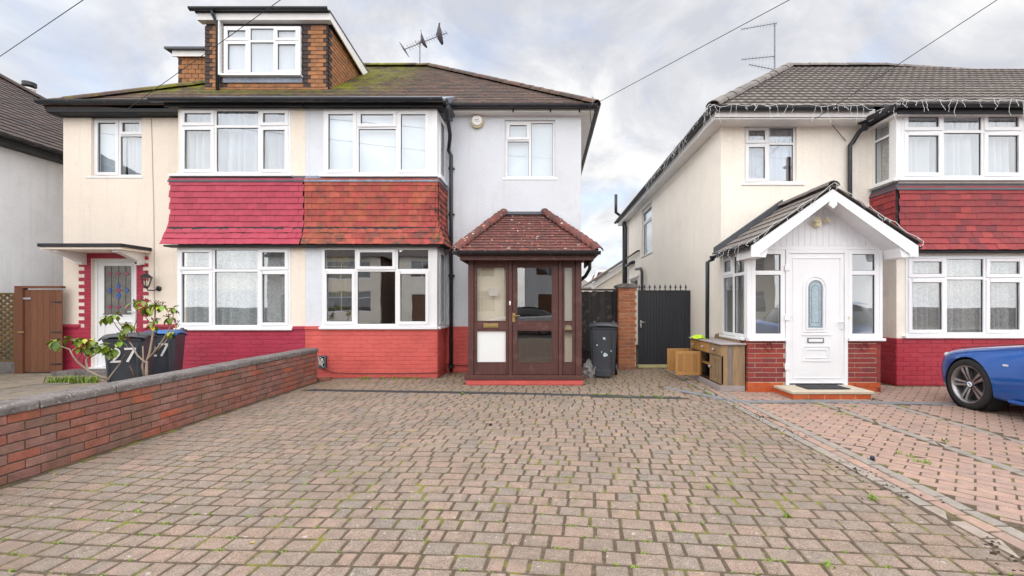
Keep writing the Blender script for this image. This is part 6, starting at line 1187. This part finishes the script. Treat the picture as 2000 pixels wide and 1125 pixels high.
# ================================================================== gate, pier, fence
pyr = 9.15; pa_, pb_, ph = wx(1208, pyr), wx(1243, pyr), wz(562, pyr)
PI = thing('gate_pier', ((pa_ + pb_) / 2, pyr, 0), 'orange brick gate pier with concrete cap beside the spiked gate', 'pier'); MB().box(pa_ + .01, pb_ - .01, pyr + .01, pyr + .36, 0, ph).build('mortar_core', MORTL, PI)
its = brickwork((0, pyr, 0), (1, 0, 0), pa_, pb_, .0, ph, bl=.215, bh=.062, j=.011, d=.06, proud=0, jit=.002, m=PIERB); its += brickwork((pa_, 0, 0), (0, -1, 0), -pyr - .37, -pyr, 0, ph, bl=.215, bh=.062, j=.011, d=.05, proud=0, m=PIERB, off=.1)
pieces(PI, 'brick', its, PIERB); MB().prism([(pa_ - .03, ph), (pb_ + .03, ph), (pb_ + .03, ph + .06), (pb_ - .04, ph + .085), (pa_ + .04, ph + .085), (pa_ - .03, ph + .06)], pyr - .03, pyr + .4).build('pier_cap', CONC, PI, bevel=.006)
gyy = 9.5; g0, g1, gt_ = wx(1246, gyy), CXL - .005, wz(567, gyy)
GT = thing('spiked_gate', ((g0 + g1) / 2, gyy, 0), 'dark charcoal boarded gate topped with spear finials', 'gate'); nb = 15
for k in range(nb): a = g0 + (g1 - .12 - g0) * k / nb; MB().box(a + .001, g0 + (g1 - .12 - g0) * (k + 1) / nb - .001, gyy, gyy + .02, .06, gt_).build('board', GATEB, GT, bevel=.005)
MB().box(g1 - .115, g1, gyy - .02, gyy + .06, 0, gt_ + .0).build('gate_post', GATEB, GT, bevel=.006); MB().box(g0, g1 - .12, gyy - .012, gyy - .001, gt_ - .02, gt_).build('top_rail', GATEB, GT)
nf = 10
for k in range(nf):
    x = g0 + .03 + (g1 - g0 - .12) * k / (nf - 1); MB().box(x - .008, x + .008, gyy + .002, gyy + .018, gt_, gt_ + .06).prism([(x - .035, gt_ + .045), (x - .02, gt_ + .06), (x, gt_ + .05), (x + .02, gt_ + .06), (x + .035, gt_ + .045), (x + .018, gt_ + .075), (x, gt_ + .13), (x - .018, gt_ + .075)], gyy + .005, gyy + .015).build('spear_finial', GATEB, GT)
MB().box(g0 + .04, g0 + .075, gyy - .02, gyy - .0005, wz(640, gyy), wz(626, gyy)).build('lock_plate', CHROME, GT, bevel=.003); MB().tube([(g0 + .057, gyy - .02, wz(629, gyy)), (g0 + .057, gyy - .05, wz(629, gyy)), (g0 + .15, gyy - .05, wz(629, gyy))], .009, 8).build('handle', CHROME, GT, smooth=True)
tag(MB().box(g0, g1 - .12, gyy - .06, gyy + .1, -.01, .045).build('gate_sill', mat('yellow_sill_board', (.55, .50, .25), .7)), 'pale yellow sill board below the spiked gate', 'sill')
fy = 9.35; f0, f1, ft = XR + .02, pa_ - .01, wz(569, fy); FN = thing('board_fence', ((f0 + f1) / 2, fy, 0), 'dark weathered close board fence between the white house and the brick pier', 'fence'); nb = 9
for k in range(nb): a = f0 + (f1 - f0) * k / nb; MB().box(a + .001, f0 + (f1 - f0) * (k + 1) / nb + .006, fy + (.0 if k % 2 else .008), fy + (.007 if k % 2 else .02), .02, ft + random.uniform(-.01, .01)).build('board', FENW, FN)
MB().box(f0, f1, fy - .02, fy + .05, ft + .015, ft + .05).build('capping_rail', FENW, FN); MB().box(f1 - .08, f1, fy - .04, fy - .001, 0, ft + .01).build('fence_post', FENW, FN, bevel=.004); MB().box(f0, f1 - .081, fy - .03, fy - .001, .35, .42).build('rail', FENW, FN)
# ================================================================== low buildings seen through the gap
GR = thing('rear_extension', (3.2, 20, 0), 'cream rear extension with white sloping verge seen over the fence', 'building')
a, b, c = pt(1160, 566, 19), pt(1160, 561, 19), pt(1214, 523, 19)
MB().prism([(a.x, 0), (c.x + 2, 0), (c.x + 2, c.z + 1.3), (a.x, b.z - .1)], 19, 23).build('wall', CREAM2, GR); MB().prism([(a.x - .1, b.z - .12), (c.x + 2, c.z + 1.2), (c.x + 2, c.z + 1.5), (a.x - .1, b.z + .15)], 18.9, 18.999).build('verge_board', FASC, GR); MB().prism([(a.x - .15, b.z + .151), (c.x + 2, c.z + 1.501), (c.x + 2, c.z + 1.6), (a.x - .15, b.z + .25)], 18.8, 23).build('roof', CRTILE, GR)
def far_house(x0, x1, y0, z_e, z_r, m_, mr, label, hip=1.5, d=7):
    E = thing('distant_house', ((x0 + x1) / 2, y0, 0), label, 'house'); MB().box(x0, x1, y0, y0 + d, -.02, z_e).build('wall', m_, E); o = .25; hp = hip
    MB().add([(x0 - o, y0 - o, z_e), (x1 + o, y0 - o, z_e), (x1 + o, y0 + d + o, z_e), (x0 - o, y0 + d + o, z_e), (x0 + hp, y0 + d / 2, z_r), (x1 - hp, y0 + d / 2, z_r)], [(0, 1, 5, 4), (1, 2, 5), (2, 3, 4, 5), (3, 0, 4), (0, 3, 2, 1)]).build('roof', mr, E); return E
far_house(wx(1128, 34), wx(1158, 34), 34, wz(562, 34), wz(545, 37), CREAM2, CRTILE, 'small distant building with a dark grey roof seen over the fence', .55, 5)
E = thing('distant_house', (wx(1180, 40), 40, 0), 'distant brown tiled roof with white verge beyond the rear extension', 'house'); p = [pt(1157, 558, 40), pt(1168, 532, 40), pt(1200, 532, 40), pt(1200, 558, 40)]
MB().prism([(q.x, q.z) for q in p], 40, 44).build('roof', mat('brown_far_roof', (.16, .07, .055), .8), E); MB().prism([(p[0].x - .15, p[0].z), (p[1].x - .1, p[1].z + .2), (p[2].x, p[2].z + .2), (p[2].x, p[2].z + .05), (p[1].x, p[1].z + .05), (p[0].x + .05, p[0].z)], 39.8, 39.99).build('verge', FASC, E); MB().box(p[0].x, p[3].x, 40.01, 43.9, 0, p[0].z - .01).build('wall', CREAM2, E)
# ================================================================== aerials
def rod(mb, a, b, r=.006): mb.tube([a, b], r, 5)
ab = pt(820, 134, RY); AE = thing('tv_aerial', ab, 'television aerial with two pigeons on its tilted boom, on the mossy ridge', 'aerial')
top = pt(820, 80, RY); MB().tube([ab - Vector((0, 0, .1)), top], .016, 8).build('mast', METAL, AE)
b0, b1 = pt(788, 97, RY - .15), pt(873, 64, RY + .25); MB().tube([b0, b1], .013, 6).build('boom', METAL, AE); d = (b1 - b0); el = MB()
per = Vector((.25, .3, -.28)).normalized()
for k in range(15): p = b0 + d * (.12 + .87 * k / 14); rod(el, p - per * .085, p + per * .085, .005)
el.build('elements', METAL, AE)['kind'] = 'stuff'; rf = MB()
for k in range(4): p = b0 + Vector((-.02 + .03 * k, 0, .09 - .06 * k)); rod(rf, p - per * .13, p + per * .13, .008)
rf.build('reflector', METAL, AE); MB().tube([top + Vector((-.12, 0, .02)), top + Vector((-.11, 0, -.06)), top + Vector((.06, 0, -.04)), top + Vector((.09, 0, .07))], .009, 6).build('bracket', METAL, AE, smooth=True)
def pigeon(p, s, lean, label, M0):
    E = thing('pigeon', p, label, 'bird'); st = [(-.17, -.075, .012, .03), (-.12, -.055, .022, .035), (-.05, -.02, .05, .055), (.03, .03, .062, .06), (.08, .085, .045, .045), (.105, .125, .03, .03), (.112, .15, .026, .026), (.125, .172, .03, .028), (.135, .195, .026, .024), (.14, .21, .012, .012)]
    mb = MB(); n = 10; vs = []
    for (x, z, a, b) in st:
        for k in range(n): t = 2 * math.pi * k / n; vs.append(M0 @ Vector((x + a * .5 * math.cos(t), 1.3 * b * math.sin(t), z + 1.35 * a * math.cos(t))))
    fs = [(i * n + k, i * n + (k + 1) % n, (i + 1) * n + (k + 1) % n, (i + 1) * n + k) for i in range(len(st) - 1) for k in range(n)] + [tuple(range(n)), tuple((len(st) - 1) * n + k for k in range(n))]
    mb.add(vs, fs).build('body', mat('pigeon_plumage', (.085, .08, .095), .8, .2, nz=[(30, .4)]), E, smooth=True, sub=1)
    MB().lathe([(.009, 0), (.005, .015), (.001, .028)], 8, M0 @ Matrix.Translation((.138, 0, .19)) @ Matrix.Rotation(R(105), 4, 'Y')).build('beak', mat('beak_dark', (.06, .05, .05), .5), E)
    for s_ in (-1, 1):
        MB().tube([M0 @ Vector((.02, s_ * .02, -.02)), M0 @ Vector((.03, s_ * .02, -.075))], .004, 5).build('leg', mat('pink_leg', (.3, .1, .09), .6), E)
        MB().add([M0 @ Vector(v) for v in ((.06, s_ * .058, .05), (.04, s_ * .068, -.005), (-.06, s_ * .055, -.045), (-.15, s_ * .03, -.075), (-.05, s_ * .05, .01))], [(0, 1, 2, 3, 4)]).build('wing', mat('pigeon_wing', (.12, .115, .125), .8, nz=[(20, .3)]), E)
q1 = pt(825, 83, RY - .02) + Vector((0, 0, .05)); pigeon(q1, 1, 0, 'dark pigeon perched on the aerial beside its mast', Matrix.Translation(q1) @ Matrix.Rotation(R(205), 4, 'Z') @ Matrix.Rotation(R(-28), 4, 'Y') @ Matrix.Scale(1.15, 4))
q2 = pt(858, 72, RY + .18) + Vector((0, 0, .05)); pigeon(q2, 1, 0, 'dark pigeon perched near the outer end of the aerial boom', Matrix.Translation(q2) @ Matrix.Rotation(R(235), 4, 'Z') @ Matrix.Rotation(R(-35), 4, 'Y') @ Matrix.Scale(1.35, 4))
YA = RYC + .3; mb_, mt = pt(1513, 140, YA), pt(1513, 46, YA); AC = thing('tv_aerial', mb_, 'tall mast with three stacked television aerials on the grey tiled roof', 'aerial'); MB().tube([mb_ - Vector((0, 0, .2)), mt], .018, 8).build('mast', METAL, AC)
for (x0, y0, x1, y1, n_) in ((1448, 57, 1517, 45, 12), (1449, 116, 1511, 110, 10), (1463, 126, 1513, 136, 9)):
    a, b = pt(x0, y0, YA - .2), pt(x1, y1, YA); bo = MB().tube([a, b], .010, 6).build('boom', METAL, AC); e2 = MB(); dd = Vector((.35, .3, .9)).normalized()
    for k in range(n_): p = a.lerp(b, k / (n_ - 1)); h2 = .055 + .05 * (k / n_); rod(e2, p - dd * h2, p + dd * h2, .0042)
    e2.build('elements', METAL, bo)['kind'] = 'stuff'
# ================================================================== overhead wires and the pole they run to
PX, PY = 10, -2.5
PL = thing('telegraph_pole', (PX, PY, 0), 'brown telegraph pole at the kerb carrying the overhead wires', 'pole'); MB().tube([(PX, PY, -.1), (PX, PY, 7.4)], [.14, .1], 12).build('shaft', GATEW, PL, smooth=True); MB().lathe([(.22, 0), (.22, .05)], 16, Matrix.Translation((PX, PY, 7.0))).build('terminal_ring', METAL, PL)
def wire(a, b, label, sag, r=.005):
    a = Vector(a); b = Vector(b); tag(MB().tube([a.lerp(b, t) - Vector((0, 0, sag * 4 * t * (1 - t))) for t in [i / 24 for i in range(25)]], r, 5).build('overhead_wire', WIREM, None, smooth=True), label, 'wire')
def through(a, x, y, ext):   # carry on from a house through a sighted point towards the pole
    a = Vector(a); Yq = a.y * .62; q = pt(x, y, Yq); return a, a + (q - a) * ext
a, b = pt(1168, 200, 8.35), pt(1545, -2, 5.75); wire(a, a + (b - a) * 4.05, 'overhead wire leaving the eaves corner of the white house', .0)
a, b = pt(1592, 232, 7.45), pt(1950, -2, 5.3); wire(a, a + (b - a) * 4.6, 'overhead wire leaving the eaves of the yellow cream house', .0)
a, b = pt(250, 212, 8.3), pt(550, -2, 6.0); wire(a, a + (b - a) * 4.4, 'overhead wire leaving the black eaves of the crimson tiled house', .0)
a, b = pt(0, 110, 7.0), pt(165, -2, 5.8); wire(a + (a - b) * 2.2, a + (b - a) * 7.4, 'overhead wire passing above the white house beyond the side gate', .0)
wire(pt(1152, 205, 8.36), pt(1158, 262, 8.6), 'short cable looping down at the eaves corner of the white house', .12, .006)
MB().tube([pt(1156, 207, 8.3), pt(1157, 198, 8.3), pt(1159, 192, 8.3), pt(1156, 189, 8.3)], .008, 6).build('cable_hook', METAL, HB, smooth=True)
# ================================================================== cars
CARB = mat('metallic_blue_paint', (.004, .105, .46), .28, .5, metal=.55, nz=[(3, .04)], coat=1); CARW = mat('silver_white_paint', (.6, .62, .65), .3, .5, nz=[(3, .04)], coat=1); TYRE = mat('tyre_rubber', (.022, .022, .023), .8, .3, nz=[(20, .2)]); ALLOY = mat('machined_alloy', (.34, .33, .34), .32, .5, metal=.9, nz=[(5, .1)]); DKAL = mat('dark_alloy', (.07, .07, .075), .4, .5, metal=.6); CGL = mat('dark_car_glass', (.02, .025, .03), .05, .6)
ROUND = mat('roundel_blue', (.05, .2, .55), .3); LAMP = mat('clear_headlamp', (.55, .58, .6), .1, .6, coat=1)
def car(M0, paint, label, roundel):
    E = thing('parked_car', M0.translation, label, 'car')
    st = [(0.0, .50, .56, .30), (.05, .66, .62, .22), (.16, .78, .67, .19), (.34, .86, .715, .175), (.6, .895, .755, .17), (.85, .90, .79, .17), (1.2, .90, .835, .17), (1.5, .90, .875, .17), (1.9, .90, .91, .17), (2.5, .90, .93, .17), (3.1, .90, .95, .17), (3.5, .90, .965, .17), (3.9, .88, .975, .18), (4.25, .82, .96, .22), (4.42, .70, .90, .30), (4.45, .55, .80, .36)]
    vs = []; n = None
    for (l, hw, zt_, zb_) in st:
        half = [(0, zt_ + .035), (.45 * hw, zt_ + .03), (.78 * hw, zt_ + .012), (.90 * hw, zt_ - .01), (.955 * hw, zt_ - .055), (.985 * hw, zt_ - .13), (1.0 * hw, zb_ + (zt_ - zb_) * .55), (.985 * hw, zb_ + .16), (.965 * hw, zb_ + .07), (.93 * hw, zb_ + .0), (.5 * hw, zb_ - .01), (0, zb_ - .01)]
        ring = [(x, z) for x, z in half] + [(-x, z) for x, z in half[-2:0:-1]]; n = len(ring); vs += [(x, -l, z) for x, z in ring]
    fs = [(i * n + k, (i + 1) * n + k, (i + 1) * n + (k + 1) % n, i * n + (k + 1) % n) for i in range(len(st) - 1) for k in range(n)] + [tuple(range(n)), tuple((len(st) - 1) * n + k for k in range(n - 1, -1, -1))]
    body = MB(M0).add([Vector(v) for v in vs], fs).build('body', paint, E, smooth=True, sub=3); cut = []
    for l in (.70, 3.45):
        c = MB(M0).lathe([(.345, -1.2), (.345, 1.2)], 40, Matrix.Translation((0, -l, .315)) @ Matrix.Rotation(R(90), 4, 'Y')).build('cutter', paint); cut.append(c); bo = body.modifiers.new('b', 'BOOLEAN'); bo.object = c; bo.operation = 'DIFFERENCE'; bo.solver = 'EXACT'
    bpy.context.view_layer.update(); dg = bpy.context.evaluated_depsgraph_get(); me = bpy.data.meshes.new_from_object(body.evaluated_get(dg)); body.modifiers.clear(); body.data = me; me.materials.clear(); me.materials.append(paint)
    for c in cut: bpy.data.objects.remove(c)
    off = PW[body.name].translation; Mi = M0.inverted()
    for p_ in me.polygons:
        q = Mi @ (Vector(p_.center) + off)
        if min(math.hypot(q.y + l, q.z - .315) for l in (.70, 3.45)) < .39: p_.use_smooth = False
    vs = []; cs = [(1.6, .74, .88, .80), (2.05, .66, 1.30, .78), (2.3, .62, 1.385, .78), (2.9, .61, 1.38, .78), (3.4, .64, 1.26, .78), (3.95, .70, .95, .78)]
    cab = MB(M0); n = 8
    for (l, tw_, zt_, wd) in cs: vs += [Vector(p) for p in ((-.84, -l, .84), (-.82, -l, .88 + (zt_ - .88) * .25), (-tw_ * 1.03, -l, zt_ - .05), (-tw_ * .7, -l, zt_), (tw_ * .7, -l, zt_), (tw_ * 1.03, -l, zt_ - .05), (.82, -l, .88 + (zt_ - .88) * .25), (.84, -l, .84))]
    cab.add(vs, [(i * n + k, (i + 1) * n + k, (i + 1) * n + k + 1, i * n + k + 1) for i in range(len(cs) - 1) for k in range(n - 1)] + [tuple(range(n)), tuple((len(cs) - 1) * n + k for k in range(n - 1, -1, -1))]).build('cabin_glass', CGL, E, smooth=True)
    MB(M0).add([Vector(p) for p in ((-.6, -1.98, 1.335), (.6, -1.98, 1.335), (.62, -2.3, 1.40), (-.62, -2.3, 1.40), (.62, -2.9, 1.395), (-.62, -2.9, 1.395), (.6, -3.35, 1.30), (-.6, -3.35, 1.30))], [(0, 1, 2, 3), (3, 2, 4, 5), (5, 4, 6, 7)]).build('roof_panel', paint, E)
    for s_ in (-1, 1):
        MB(M0).lathe([(.015, 0), (.03, .02), (.02, .04)], 8, Matrix.Translation((s_ * .0, 0, 0))) if False else None
        MB(M0).lathe([(.001, -.13), (.03, -.10), (.045, -.04), (.05, .02), (.036, .07), (.001, .11)], 16, Matrix.Translation((s_ * .735, -.26, .635)) @ Matrix.Rotation(R(s_ * 25), 4, 'Z') @ Matrix.Rotation(R(97), 4, 'X') @ Matrix.Scale(.75, 4, (0, 1, 0)), caps=False).build('headlight', LAMP, E, smooth=True)
        sr = MB(M0 @ Matrix.Translation((s_ * .897, -1.22, .62))).box(-.008, .008, -.03, .03, -.012, .012).build('side_repeater', LAMP, E, bevel=.004)
        MB(M0).box(s_ * .86, s_ * 1.03, -2.06, -1.90, .92, 1.03).build('door_mirror', paint, E, bevel=.03)
        for l in (.70, 3.45):
            Mw = M0 @ Matrix.Translation((s_ * .775, -l, .315)) @ Matrix.Rotation(R(90 * s_), 4, 'Y')
            MB(M0).lathe([(.343, -.12), (.343, .11)], 36, Matrix.Translation((s_ * .75, -l, .315)) @ Matrix.Rotation(R(90 * s_), 4, 'Y'), caps=False).build('arch_liner', BLACKP, E)
            MB(M0).lathe([(.343, -.12), (.02, -.12)], 36, Matrix.Translation((s_ * .75, -l, .315)) @ Matrix.Rotation(R(90 * s_), 4, 'Y'), caps=False).build('arch_back', BLACKP, E)
            wl_ = MB(Mw).lathe([(.225, -.1), (.29, -.11), (.312, -.09), (.318, -.03), (.318, .05), (.312, .09), (.285, .108), (.235, .1), (.228, .09), (.228, -.1)], 48, caps=False).build('wheel', TYRE, E, smooth=True); wl_['label'] = 'tyre and five twin-spoke alloy wheel'
            MB(Mw).lathe([(.236, .102), (.226, .1), (.214, .085), (.20, .03), (.195, -.08)], 48, caps=False).build('rim', ALLOY, wl_, smooth=True); MB(Mw).lathe([(.19, .0), (.03, .0)], 30, caps=False).build('brake_disc', DKAL, wl_)
            for k in range(5):
                Mk = Mw @ Matrix.Rotation(2 * math.pi * k / 5 + .3, 4, 'Z')
                for q in (-1, 1):
                    sp = MB(Mk); sp.add([Vector(p) for p in ((.035, q * .014 - .011, .06), (.035, q * .014 + .011, .06), (.13, q * .024 + .014, .078), (.13, q * .024 - .014, .078), (.222, q * .036 + .020, .088), (.222, q * .036 - .020, .088), (.035, q * .014 - .011, .03), (.035, q * .014 + .011, .03), (.13, q * .024 + .014, .045), (.13, q * .024 - .014, .045), (.222, q * .036 + .020, .05), (.222, q * .036 - .020, .05))], [(0, 3, 2, 1), (3, 5, 4, 2), (0, 1, 7, 6), (1, 2, 8, 7), (2, 4, 10, 8), (3, 0, 6, 9), (5, 3, 9, 11), (6, 7, 8, 9), (9, 8, 10, 11), (4, 5, 11, 10)]); sp.build('spoke', ALLOY, wl_)
            MB(Mw).lathe([(.055, .03), (.055, .062), (.045, .07)], 20).build('hub', DKAL, wl_)
            if roundel:
                MB(Mw).lathe([(.034, .07), (.034, .073)], 20).build('hub_badge', mat('badge_white', (.8, .8, .8), .3), wl_)
                for q in (0, 2): MB(Mw @ Matrix.Rotation(math.pi / 2 * q, 4, 'Z')).prism([(0, 0)] + [(.022 * math.cos(t), .022 * math.sin(t)) for t in [i * math.pi / 16 for i in range(9)]], .0731, .0745, 'z').build('badge_quarter', ROUND, wl_)
            for k in range(5): a = 2 * math.pi * k / 5 + .62; MB(Mw).lathe([(.009, .055), (.009, .066)], 8, Matrix.Translation((.043 * math.cos(a), .043 * math.sin(a), 0))).build('wheel_nut', CHROME, wl_)
        MB(M0).box(s_ * .885, s_ * .905, -3.1, -1.25, .20, .235).build('side_skirt', paint, E, bevel=.008)
    for s_ in (-1, 1): MB(M0).tube([Vector((s_ * .60, -.14, .69)), Vector((s_ * .70, -.3, .733)), Vector((s_ * .735, -.6, .778)), Vector((s_ * .745, -.85, .812)), Vector((s_ * .75, -1.2, .858)), Vector((s_ * .75, -1.5, .90))], .0045, 5).build('bonnet_gap', BLACKP, E)
    MB(M0).box(-.35, .35, .0, .02, .40, .52).build('grille', BLACKP, E, bevel=.01)
    return E
car(Matrix.Translation((5.34 + .90, 6.28, 0)) @ Matrix.Rotation(R(-3), 4, 'Z'), CARB, 'metallic blue car parked nose-in towards the dark red brick plinth', True)
car(Matrix.Translation((-3.5, -8.8, -.14)) @ Matrix.Rotation(R(90), 4, 'Z'), CARW, 'silver white car parked across the road, mirrored in the windows', False)
# ================================================================== houses across the road (seen in the window reflections)
def opposite(x0, x1, m_, label, ze=5.0):
    yw = -17.5; E = thing('opposite_house', ((x0 + x1) / 2, yw - 4, 0), label, 'house', None); M_ = face_mx(x1, yw, '+y'); W_ = x1 - x0
    wins = [(W_ * .08, W_ * .48, .9, 2.4), (W_ * .08, W_ * .48, 3.4, 4.7), (W_ * .68, W_ * .9, 3.5, 4.7), (W_ * .68, W_ * .88, .05, 2.2)]
    MB(M_).wall(0, W_, 0, ze, 0, .2, wins).build('wall', m_, E); MB(M_).box(0, W_, .6, 7, 0, ze).build('inner_wall', HALLW, E)
    for i, q in enumerate(wins[:3]): window(E, *q, .05, [(.33, O_((.3, 'F'), (.7, 'F'))), (.34, O_((.3, 'F'), (.7, 'F'))), (.33, O_((.3, 'F'), (.7, 'F')))] if i < 2 else [(.5, O_((1, 'F'))), (.5, O_((1, 'F')))], M=M_)
    q = wins[3]; MB(M_).box(q[0], q[1], .05, .1, q[2], q[3]).build('front_door', HALLW, E)
    MB(M_).add([(-.3, -.3, ze), (W_ + .3, -.3, ze), (W_ + .3, 7.3, ze), (-.3, 7.3, ze), (1.5, 3.5, ze + 2.8), (W_ - 1.5, 3.5, ze + 2.8)], [(0, 1, 5, 4), (1, 2, 5), (2, 3, 4, 5), (3, 0, 4), (0, 3, 2, 1)]).build('roof', DTILE, E)
opposite(-21, -12.5, CREAM, 'cream house across the road, furthest from the telegraph pole'); opposite(-11, -3, CREAM2, 'yellow cream house across the road behind the silver car'); opposite(-1.5, 6.5, WHITE2, 'white house across the road between two cream houses'); opposite(8, 16, CREAM, 'cream house across the road opposite the telegraph pole')
# ================================================================== moss, weeds and dirt on the drives
rr = random.Random(31); sp = []
for k in range(1500):
    y = rr.uniform(1.9, 6.6); x = rr.uniform(XW + .3, XE - .1)
    if mnoise.noise((x * .55 + 3, y * .55, 1)) + .25 * (x > -.8) - .12 * (y > 5) > rr.uniform(-.2, .45):
        # snap to a joint between rows
        v = (Vector((x, y, 0)) - Vector((-1, 2, 0))); a, b = v.dot(U), v.dot(V_); b = (math.floor(b / rd) + .5) * rd; q = Vector((-1, 2, 0)) + U * a + V_ * b
        sp.append((q.x, q.y + bend(q.x, q.y), rr.choice([.25, .3, .4, .6])))
tufts('moss', sp, 'bright moss and seedlings growing in the joints of the block paving', 5, h=.022, n=16)
sp = [(wx(x, 7.95), 7.95, rr.choice([.5, 1, 1.6])) for x in (700, 708, 716, 748, 770, 792, 800, 812, 835)] + [(p.x, p.y, 1) for p in (gp(1170, 772), gp(1188, 771), gp(1255, 774), gp(1280, 775), gp(1290, 778), gp(905, 770), gp(1385, 770), gp(1400, 757), gp(1378, 762), gp(1340, 742), gp(1365, 748), gp(1352, 754))] + [(p.x, p.y, .8) for p in (gp(1755, 886), gp(1778, 893), gp(1790, 902), gp(1668, 795), gp(1700, 975), gp(1845, 862), gp(1812, 906), gp(1705, 976), gp(1640, 810), gp(1620, 1108), gp(1540, 1010), gp(1384, 953))]
tufts('grass_tufts', sp, 'small tufts of grass along the drains and pavings', 6, h=.05, n=12)
mb = MB()
for k in range(420):
    t = rr.random(); y = 2.1 + 4.4 * t ** 1.2; x = XE + rr.gauss(.08, .11) - .1 * rr.random(); s_ = rr.uniform(.003, .010) * (1 if rr.random() < .9 else 1.8)
    if mnoise.noise((x * 2, y * 1.6, 9)) < -.05: continue
    M_ = Matrix.Translation((x, y, .003)) @ Matrix.Rotation(rr.uniform(0, 6), 4, 'Z'); mb.add([M_ @ Vector(p) for p in ((s_ * 1.4, 0, 0), (0, s_, 0), (-s_ * 1.2, 0, 0), (0, -s_ * .8, 0), (0, 0, s_ * .7))], [(0, 1, 4), (1, 2, 4), (2, 3, 4), (3, 0, 4)])
tag(mb.build('dirt_clods', mat('dark_soil_clod', (.05, .038, .028), .95, .1)), 'dark clods of soil scattered along the border between the two drives', 'dirt', kind='stuff')
p = gp(1704, 898); tag(MB().lathe([(.002, 0), (.014, .004), (.019, .016), (.014, .03), (.003, .036)], 14, Matrix.Translation(p)).build('small_ball', mat('navy_ball', (.02, .025, .06), .5), None, smooth=True), 'tiny dark blue ball on the pink block paving', 'ball')
LF = mat('yellow_leaf', (.50, .36, .03), .6)
for (x, y, lab) in ((110, 926, 'small orange-yellow fallen leaf at the foot of the garden wall'), (498, 1062, 'small yellow fallen leaf on the block paving')):
    p = gp(x, y) + Vector((0, 0, .006)); vs, fs = leaf_pts(Matrix.Translation(p) @ Matrix.Rotation(x, 4, 'Z'), .03, .018); tag(MB().add(vs, fs).build('fallen_leaf', LF), lab, 'leaf')
p = gp(958, 831); tag(MB().lathe([(.002, 0), (.022, .004), (.02, .016), (.003, .022)], 9, Matrix.Translation(p)).build('dark_stone', mat('dark_soil_clod', (.05, .038, .028), .95), None), 'single dark pebble on the driveway before the brown porch', 'pebble')
